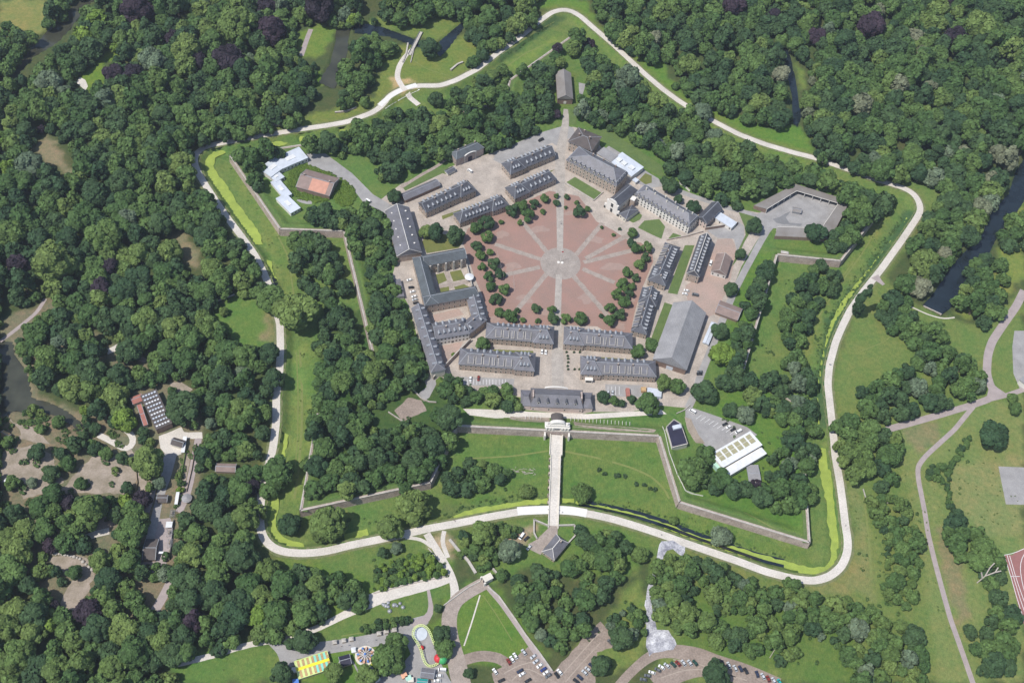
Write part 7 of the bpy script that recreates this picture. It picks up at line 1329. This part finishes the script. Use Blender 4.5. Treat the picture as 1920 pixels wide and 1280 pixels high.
def car(x, y, ang, col, label, group=None, van=False, name='parked_car'):
    P = gp(x, y); Q = gp(x + 6 * math.cos(rad(ang)), y + 6 * math.sin(rad(ang))); rz = math.atan2(Q[1] - P[1], Q[0] - P[0])
    bm_, gm_, wm_, L, Wd = CARM[(col, van)]
    o = empty(name if not van else 'parked_van', (float(P[0]), float(P[1]), float(P[2]) + .16), label, 'van' if van else 'car', group, rz=rz); o.scale = (1.06,) * 3
    put('body', bm_, o); put('windows', gm_, o)
    for sx in (-.62, .62):
        for sy in (-.9, .9): put('wheel', wm_, o, (L * sx, Wd * sy, .33))
    return o
ORD = ['first', 'second', 'third', 'fourth', 'fifth', 'sixth', 'seventh', 'eighth', 'ninth', 'tenth', 'eleventh', 'twelfth', 'thirteenth', 'fourteenth']
def row(desc, group, cars, van=()):
    for i, (x, y, a, c) in enumerate(cars):
        car(x, y, a, c, f'{c} {"van" if i in van else "car"}, {ORD[i]} from the left {desc}', group, i in van)
row('on the inner side of the curved road', 'cars on the inner side of the curved road', [(1206,1274,10,'grey'),(1214,1267,10,'grey'),(1222,1261,18,'white'),(1233,1256,28,'grey'),(1240,1251,32,'white'),(1250,1248,38,'silver'),(1262,1246,45,'green'),(1271,1244,48,'red'),(1281,1243,55,'silver'),(1293,1243,55,'silver'),(1303,1243,50,'green')])
row('on the outer side of the curved road', 'cars on the outer side of the curved road', [(1345,1244,65,'black'),(1354,1244,65,'black'),(1366,1247,65,'silver'),(1378,1253,60,'silver'),(1388,1254,62,'navy'),(1398,1258,60,'black'),(1419,1264,70,'navy'),(1430,1268,60,'silver'),(1440,1273,65,'red'),(1450,1276,60,'silver'),(1461,1279,60,'teal')])
row('in the file under the dirt car park hedge', 'cars in the dirt car park', [(954,1241,60,'red'),(960,1236,58,'white'),(966,1230,58,'white'),(982,1223,55,'silver')])
row('along the stone wall of the dirt car park', 'cars in the dirt car park', [(1000,1231,-35,'silver'),(1005,1240,-35,'silver'),(1012,1248,-35,'white'),(1019,1255,-32,'blue'),(1024,1261,-32,'white'),(1028,1267,-32,'grey')])
row('in the lower middle of the dirt car park', 'cars in the dirt car park', [(975,1258,-30,'navy'),(979,1264,-30,'white'),(990,1276,-32,'black')])
row('in the right file of the dirt car park', 'cars in the dirt car park', [(1044,1266,55,'black'),(1049,1260,50,'white'),(1080,1277,40,'black'),(1087,1270,42,'navy'),(1096,1261,42,'silver'),(1102,1255,40,'silver'),(1109,1248,38,'navy')])
car(1144, 1204, 45, 'grey', 'lone grey car at the upper right corner of the dirt car park'); car(928, 1259, 55, 'white', 'white van-like car on the loop parking left of the dirt car park'); car(940, 1276, -25, 'black', 'black car at the bottom edge of the loop parking')
car(978, 1006, -55, 'white', 'white van in the small court left of the guard house', van=True); car(987, 1010, -40, 'black', 'black car beside the white van in the small court'); car(992, 1027, -45, 'silver', 'silver car on the cobbles next to the guard house'); car(943, 1020, -35, 'blue', 'upper blue car half under trees of the small court'); car(943, 1029, -30, 'blue', 'lower blue car half under trees of the small court')
row('on the forecourt between the two left barracks', 'white cars between the left barracks', [(1016,660,-88,'white'),(1023,661,-88,'white')])
car(882, 711, -85, 'white', 'white car in the bays behind the tree row'); car(897, 710, -85, 'red', 'dark red car in the bays behind the tree row'); car(1140, 737, -88, 'silver', 'left silver car in the south-east bays'); car(1148, 737, -88, 'silver', 'right silver car in the south-east bays')
row('beside the western courtyard wing', 'cars beside the western courtyard wing', [(768,526,-12,'white'),(771,540,-5,'black'),(774,548,-12,'white')]); row('below the western courtyard wing', 'cars beside the western courtyard wing', [(777,557,-12,'white'),(778,563,-12,'silver'),(780,569,-8,'black')])
car(1287, 546, 12, 'white', 'upper white car north of the great grey hall'); car(1284, 552, 12, 'white', 'lower white car north of the great grey hall'); car(1303, 554, 12, 'grey', 'grey van by the north gable of the great grey hall', van=True); car(1332, 495, -75, 'white', 'white van between the dormered hall and the brown barn', van=True); car(1312, 698, 0, 'grey', 'upper car beside the works road'); car(1311, 702, 0, 'black', 'lower car beside the works road')
row('in the works car park', 'cars in the works car park', [(1359,796,-25,'black'),(1366,801,-25,'white'),(1374,806,-28,'black'),(1384,810,-28,'white')], van=(3,)); car(1298, 772, 30, 'white', 'white van at the entrance of the works', van=True)
car(1014, 264, -25, 'black', 'long black vehicle on the asphalt beside the northern trees', van=True); car(690, 378, 35, 'white', 'white van on the north-west access road', van=True); car(881, 322, 35, 'white', 'white van near the arched gate house', van=True)
row('behind the roller coaster', 'vehicles behind the roller coaster', [(820,1276,0,'white'),(823,1267,0,'white'),(829,1256,2,'white')], van=(2,))
# ------------------------------------------------------------------ fairground
def pxbox(A, B, C, h): return Frame(A, B, C, h, None, 'x', None)
f = Frame((560, 1272), (622, 1252), (555, 1238), 3.0, None, 'striped_fair_tent', 'long yellow and turquoise striped fair stall with a yellow centre strip', 'fair stall'); L, W = f.L, f.W
mb = MB(); mb.box(0, L, 0, W, 0, 2.2); f.place('stall_floor', mb.mesh('stall_floor', [M['wood']]))
for i in range(14):
    mb = MB(); x0 = L * i / 14; c = 'lime' if i % 2 == 0 else ('yellow' if i < 6 else 'cyan')
    c = ['lime', 'ride_o'][i % 2] if i < 7 else ['cyan', 'ride_o'][i % 2]
    mb.quad([(x0, 0, 2.6), (x0 + L / 14 - .05, 0, 2.6), (x0 + L / 14 - .05, W * .42, 3.4), (x0, W * .42, 3.4)]); mb.quad([(x0, W, 2.6), (x0, W * .58, 3.4), (x0 + L / 14 - .05, W * .58, 3.4), (x0 + L / 14 - .05, W, 2.6)])
    f.place('canvas_strip', mb.mesh('canvas_strip', [M[c]]))
mb = MB(); mb.box(0, L, W * .42, W * .58, 3.3, 3.6); f.place('centre_strip', mb.mesh('centre_strip', [M['yellow']]))
mb = MB(); 
for y in (0, W): mb.box(-.2, L + .2, y - .2, y + .2, 2.4, 3.0)
for x in (0, L): mb.box(x - .2, x + .2, 0, W, 2.4, 3.0)
f.place('frame', mb.mesh('frame', [M['lime']]))
P = gp(685, 1229); rt = empty('swing_ride', tuple(float(c) for c in P), 'round flying ride with a blue star centre on a cream platform', 'fair ride')
mb = MB(); mb.cyl((0, 0), 6.6, 6.6, 0, .6, 28); mb.obj('platform', M['stone'], rt); mb = MB(); mb.cyl((0, 0), 5.2, 5.2, .6, .75, 24); mb.obj('inner_floor', M['dirt'], rt)
mb = MB(); mb.cyl((0, 0), 1.4, .6, .6, 3.6, 12); mb.ball((0, 0, 3.7), .8, 10, 6); mb.obj('hub', M['ride_b'], rt)
for i in range(12):
    a = i * math.pi / 6; mb = MB(); mb.bar((.8 * math.cos(a), .8 * math.sin(a), 3.1), (3.9 * math.cos(a), 3.9 * math.sin(a), 2.2), .3, .25); o = mb.obj('arm', M['white'], rt)
    mb = MB(); c, s = math.cos(a), math.sin(a); mb.bar((3.7 * c, 3.7 * s, 1.9), (5.3 * c, 5.3 * s, 1.5), .9, .8); mb.obj('gondola', M['salmon'] if i % 2 else M['ride_b'], rt)
# coaster: oval track with supports
P0 = gp(803, 1212); rt = empty('roller_coaster', tuple(float(c) for c in P0), 'small green-yellow roller coaster looping around the rides at the fairground edge', 'roller coaster')
tp = [(776,1180,3.0),(783,1173,3.4),(793,1172,3.8),(802,1178,4),(808,1190,4.2),(813,1203,4.2),(820,1218,3.4),(824,1232,2.4),(820,1243,2),(808,1248,2),(799,1244,2.2),(793,1232,2.6),(790,1220,3),(783,1205,3.2),(775,1193,3.0)]
T3 = [g(x, y, z) - np.array([P0[0], P0[1], 0]) for x, y, z in tp]; pts = []
for i in range(len(T3)):
    a, b_, c, d = T3[i - 1], T3[i], T3[(i + 1) % len(T3)], T3[(i + 2) % len(T3)]
    for j in range(4): t = j / 4; pts.append(.5 * ((2 * b_) + (-a + c) * t + (2 * a - 5 * b_ + 4 * c - d) * t * t + (-a + 3 * b_ - 3 * c + d) * t ** 3))
ma = MB(); mt = MB(); ms = MB()
for i in range(len(pts)):
    p, q = pts[i], pts[(i + 1) % len(pts)]; d = q - p; nn = np.array([-d[1], d[0], 0]); nn /= np.linalg.norm(nn)
    for s_ in (-.55, .55): ma.bar(p + nn * s_, q + nn * s_, .25, .25)
    mt.bar(p - nn * .9, p + nn * .9, .35, .15)
    if i % 3 == 0: ms.bar((p[0], p[1], 0), p, .2, .2)
ma.obj('rail', M['lime'], rt); mt.obj('sleeper', M['lime'], rt); ms.obj('support', M['apple_g'], rt)
mb = MB(); mb.cyl((0, 0), 4.6, 4.6, .1, .5, 22); o = mb.obj('pool', M['bluewhite'], None, tuple(float(c) for c in gp(788, 1188))); tag(o, 'round silvery basin inside the upper loop of the coaster', 'basin')
A0 = gp(826, 1237); rt = empty('apple_figure', tuple(float(c) for c in A0), 'giant red and green apple at the lower loop of the coaster', 'fair figure')
mb = MB(); mb.ball((-1.3, 0, 3.0), 3.0, 16, 10); mb.obj('red_half', M['apple_r'], rt); mb = MB(); mb.ball((1.2, -.4, 2.9), 3.2, 16, 10); mb.obj('green_half', M['apple_g'], rt); mb = MB(); mb.bar((0, 0, 5.6), (.5, .2, 7.0), .3, .3); mb.obj('stalk', M['bark'], rt)
mb = MB(); mb.ball((0, 0, 1.5), 1.5, 12, 8); mb.cyl((0, 0), .3, .1, 2.8, 3.4, 6); tag(mb.obj('small_red_figure', M['apple_r'], None, tuple(float(c) for c in gp(791, 1215))), 'small red fair figure beside the coaster track', 'fair figure')
for i, (x, y) in enumerate([(628,1203),(645,1200),(659,1197),(711,1187),(725,1183),(740,1180)]):
    f = Frame((x - 3.5, y + 3), (x + 3.5, y + 2), (x - 4, y - 3), 2.4, None, 'kiosk', f'small square kiosk with pale roof, {ORD[i]} from the left on the fairground lawn', 'kiosk', 'small kiosks along the fairground path'); L, W = f.L, f.W
    mb = MB(); mb.box(0, L, 0, W, 0, 2.3); f.place('wall', mb.mesh('wall', [M['wood']])); f.place('roof', roof_mesh(L, W, 2.3, .6, L * .4, L * .4, .25, caps=False).mesh('roof', [M['coping'], M['coping']]))
f = Frame((660, 1222), (667, 1221), (659, 1214), 2.6, None, 'ticket_booth', 'white ticket booth just left of the round ride', 'booth'); mb = MB(); mb.box(0, f.L, 0, f.W, 0, 2.5); f.place('wall', mb.mesh('wall', [M['white']])); f.place('roof', roof_mesh(f.L, f.W, 2.5, .5, .8, .8, .3, caps=False).mesh('roof', [M['whiteroof'], M['whiteroof']]))
bld('ride_station', 'grey-roofed ride station with a lighter half roof below the round ride', (690, 1271), (703, 1258), (682, 1262), 3, 1.0, 0, 0, 'wood', 'slate', rows=0, cat='ride station')
bld('dark_ride_shed', 'dark felt roof inside the loop of the miniature track', (640, 1248), (658, 1243), (638, 1231), 3, 1.2, 0, 0, 'wood', 'blackroof', rows=0, cat='shed')
bld('dark_workshop', 'dark flat shed roof below the apple figure', (789, 1268), (812, 1271), (792, 1252), 3.4, .4, 0, 0, 'wood', 'slate', rows=0, cat='shed')
bld('teal_stall', 'teal and white canvas stall at the bottom edge', (782, 1282), (800, 1284), (786, 1272), 3, 1.0, 0, 0, 'white', 'tealr', rows=0, cat='fair stall')
bld('long_white_stall', 'long white-roofed stall cut by the bottom edge', (692, 1284), (712, 1272), (688, 1278), 3, 1.0, 0, 0, 'white', 'whiteroof', rows=0, cat='fair stall')
for i, (x, y, m) in enumerate([(758, 1268, 'salmon'), (766, 1273, 'mint')]):
    P = gp(x, y); mb = MB(); mb.box(-1.6, 1.6, -1.4, 1.4, 0, 2.4, 0); mb.box(-1.9, 1.9, -1.7, 1.7, 2.41, 2.8, 1); tag(mb.obj('snack_cabin', [M['wood'], M[m]], None, tuple(float(c) for c in P), .5), ['pinkish snack cabin near the bottom edge', 'pale green snack cabin near the bottom edge'][i], 'cabin')
strip('miniature_track', [(640,1262),(632,1245),(635,1230),(650,1226),(662,1235),(668,1255),(680,1272),(700,1272),(712,1255),(716,1235)], 1.0, M['asphalt'], off=.16)
# colourful rocks, boulders and poles
mb = MB(); r = random.Random(3)
for i in range(11): mb.ball((r.uniform(-8, 8), r.uniform(-3, 3), .5), r.uniform(.9, 1.7), 8, 5, sz=.7)
tag(mb.obj('rock_sculpture', M['metal'], None, tuple(float(c) for c in gp(740, 1138)), .1), 'cluster of dark ring-shaped rocks on the pale sandy apron', 'play sculpture')
for i in range(14):
    x = 100 + i * 5.6; y = 1038 + (i * i * .12 if i < 10 else (i - 9) * 5 + 10); P = gp(x, y); mb = MB(); mb.ball((0, 0, .5), 1.1 + .25 * math.sin(i * 2.1), 8, 5, sz=.75)
    tag(mb.obj('boulder', M['coping'], None, tuple(float(c) for c in P), i), 'pale boulder in the row edging the lower left paddock', 'boulder', 'boulders edging the lower left paddock')
fp = MB(); fp.cyl((0, 0), .09, .05, 0, 9.5, 6); fpm = fp.mesh('pole', [M['white']])
for i in range(10): P = gp(932 + i * 1.9 if i < 7 else 955 + i, 485 + i * 6.5); tag(put('flagpole', fpm, None, tuple(float(c) for c in P)), 'slim white pole in the row at the west side of the red square', 'pole', 'white poles at the west side of the square')
P = gp(1050.5, 491); rt = empty('central_flagpole', tuple(float(c) for c in P), 'tall white flagpole at the centre of the red square with a ringed base', 'flagpole')
mb = MB(); mb.cyl((0, 0), .16, .08, 0, 14.5, 8); mb.obj('mast', M['white'], rt); mb = MB()
for a, b_ in ((-1.5, -.9), (1.5, -.9)): mb.cyl((a, b_), 1.2, 1.2, 0, .6, 14)
mb.obj('base_ring', M['white'], rt); mb = MB(); mb.bar((0, 0, 12.5), (1.6, .4, 12.2), .08, 1.2); mb.obj('flag', M['apple_r'], rt)
vp = MB(); vp.box(-.12, .12, -1.6, 1.6, 1.5, 1.65); vp.cyl((0, -1.5), .1, .1, -.1, 1.6, 5); vp.cyl((0, 1.5), .1, .1, -.1, 1.6, 5); vpm = vp.mesh('trellis', [M['white']])
for i in range(22):
    x = (985 + i * 7.2) if i < 5 else (1070 + (i - 5) * 6.9); y = 784 if i < 5 else 787 + (i - 5) * .55
    P = gp(x, y); tag(put('trellis', vpm, None, tuple(float(c) for c in P)), 'thin white post frame in the row on the rampart beside the white gate', 'post', 'white post frames on the south rampart')
for i, (x, y) in enumerate([(1062,661),(1064,668),(1065,673),(1065,680),(1064,687),(1065,693),(1076,661),(1087,661),(1077,693),(1086,693)]):
    P = gp(x, y); V, lf = SHAPES[('bush', 0)]; o = empty('potted_shrub', tuple(float(c) for c in P), 'dark potted shrub in the rectangle of planters right of the avenue', 'potted plant', 'planters on the terrace right of the avenue'); mb = MB(); mb.cyl((0, 0), .5, .6, 0, .8, 8); mb.obj('pot', M['blackroof'], o)
    put('shrub', crown_mesh('bush', 0, 'dark'), o, (0, 0, .5), scale=(1.0, 1.0, 1.1))
# people: small figures
def person(x, y, a, top, label, pose=0):
    P = gp(x, y); me = bpy.data.meshes.new('person'); 
    sw = .18 if pose else .05
    v = [(0, 0, .95), (0, 0, 1.2), (0, 0, 1.42), (0, .01, 1.52), (0, .03, 1.66), (0, .02, 1.74), (-.19, 0, 1.42), (-.24, sw, 1.15), (-.24, sw * 2, .92), (.19, 0, 1.42), (.24, -sw, 1.15), (.24, -sw * 2, .92), (-.1, 0, .88), (-.11, -sw, .48), (-.11, -sw * 1.8, .06), (.1, 0, .88), (.11, sw, .48), (.11, sw * 1.8, .06), (-.11, -sw * 1.8 + .16, .04), (.11, sw * 1.8 + .16, .04)]
    e = [(0, 1), (1, 2), (2, 3), (3, 4), (4, 5), (2, 6), (6, 7), (7, 8), (2, 9), (9, 10), (10, 11), (0, 12), (12, 13), (13, 14), (0, 15), (15, 16), (16, 17), (14, 18), (17, 19)]
    R_ = [.15, .15, .16, .06, .11, .09, .075, .055, .045, .075, .055, .045, .10, .07, .05, .10, .07, .05, .04, .04]
    me.from_pydata(v, e, [])
    o = put('person', me, None, tuple(float(c) for c in P), a); m = o.modifiers.new('skin', 'SKIN'); o.modifiers.new('sub', 'SUBSURF').levels = 1; me.materials.append(M[top]); o.location.z += .12
    for i, q in enumerate(R_): me.skin_vertices[0].data[i].radius = (q, q * .85)
    me.skin_vertices[0].data[0].use_root = True
    return tag(o, label, 'person')
for x, y, a, c, lab, ps in [(1098,453,1,'p_navy','person in dark clothes standing on the north-east cobbled lane',0), (1052,421,0,'p_navy','person in dark clothes walking down the north avenue',1), (404,381,0,'p_navy','person walking on the left promenade',1), (851,976,1,'p_black','left one of two people walking on the promenade above the fork',1), (853,977,1,'p_red','right one of two people walking on the promenade above the fork',1), (1555,684,0,'p_black','left one of two people on the right promenade',1), (1557,685,0,'p_blue','right one of two people on the right promenade',1), (1585,986,2,'p_black','person on the promenade at the lower right bend',1), (419,1256,0,'p_black','person on the lower left lawn',0), (426,1235,0,'p_navy','person beside the lower left park path',0), (1043,829,0,'p_black','person standing on the bridge by the white gate',0), (1054,961,0,'p_black','person on the promenade just right of the bridge',1), (860,295,0,'p_navy','person near the arched gate house',0), (1002,1,0,'p_navy',None,0), (1128,425,0,'p_navy',None,0), (372,1231,0,'p_white','person in light clothes by the lower left park path',0), (1240,1003,0,'p_navy','person on the promenade above the gravel spill',1), (727,372,0,'p_navy','person on the north-west access road',1)]:
    if lab: person(x, y, a, c, lab, ps)

for i, (x, y, m, lab) in enumerate([(700,1243,'yellow','yellow play dome beside the round ride'), (706,1240,'yellow','second yellow play dome beside the round ride'), (553,1257,'white','small white cabin left of the striped tent'), (555,1279,'ride_b','blue cabin at the bottom edge left of the striped tent'), (735,1255,'ride_b','small blue booth under the big fairground tree'), (770,1276,'stone','cream cabin near the bottom edge')]):
    P = gp(x, y); mb = MB()
    if 'dome' in lab: mb.cyl((0, 0), 1.5, 1.4, 0, .8, 12); mb.ball((0, 0, .8), 1.4, 12, 8)
    else: mb.box(-1.7, 1.7, -1.3, 1.3, 0, 2.4); mb.box(-1.9, 1.9, -1.5, 1.5, 2.41, 2.7); mb.box(-.5, .5, -1.36, -1.3, 0, 2.0)
    tag(mb.obj('play_dome' if 'dome' in lab else 'cabin', M[m], None, tuple(float(c) for c in P), .2), lab, 'play dome' if 'dome' in lab else 'cabin')
rq = random.Random(9); tops = ['p_red', 'p_blue', 'p_white', 'p_navy', 'yellow', 'p_black']
for i, (x, y, lab) in enumerate([(640,1212,'below the second kiosk'), (655,1210,'below the third kiosk'), (690,1203,'on the fairground path above the round ride'), (705,1200,'near the fourth kiosk'), (748,1188,'right of the last kiosk'), (757,1195,'on the yard above the coaster'), (762,1235,'left of the coaster loop'), (768,1248,'on the fairground yard'), (850,1190,'on the cobbled approach beside the coaster'), (856,1215,'on the cobbled approach lower part'), (600,1219,'on the paved path above the striped tent'), (578,1223,'at the left end of the paved path')]):
    person(x, y, rq.uniform(0, 6), tops[i % 6], f'person in {["red", "blue", "white", "navy", "yellow", "black"][i % 6]} clothes {lab}', i % 2)
# ------------------------------------------------------------------ haze
hm = bpy.data.materials.new('haze'); hm.use_nodes = True; N = hm.node_tree.nodes; N.remove(N['Principled BSDF'])
pv = N.new('ShaderNodeVolumePrincipled'); pv.inputs['Color'].default_value = (.80, .88, 1, 1); pv.inputs['Density'].default_value = .000068; pv.inputs['Anisotropy'].default_value = .2
hm.node_tree.links.new(pv.outputs[0], N['Material Output'].inputs['Volume'])
mb = MB(); mb.box(-10500, 10500, -10500, 10500, -8, 720); tag(mb.obj('haze', hm), 'thin blue summer haze in the air over the park', None, None, 'stuff')
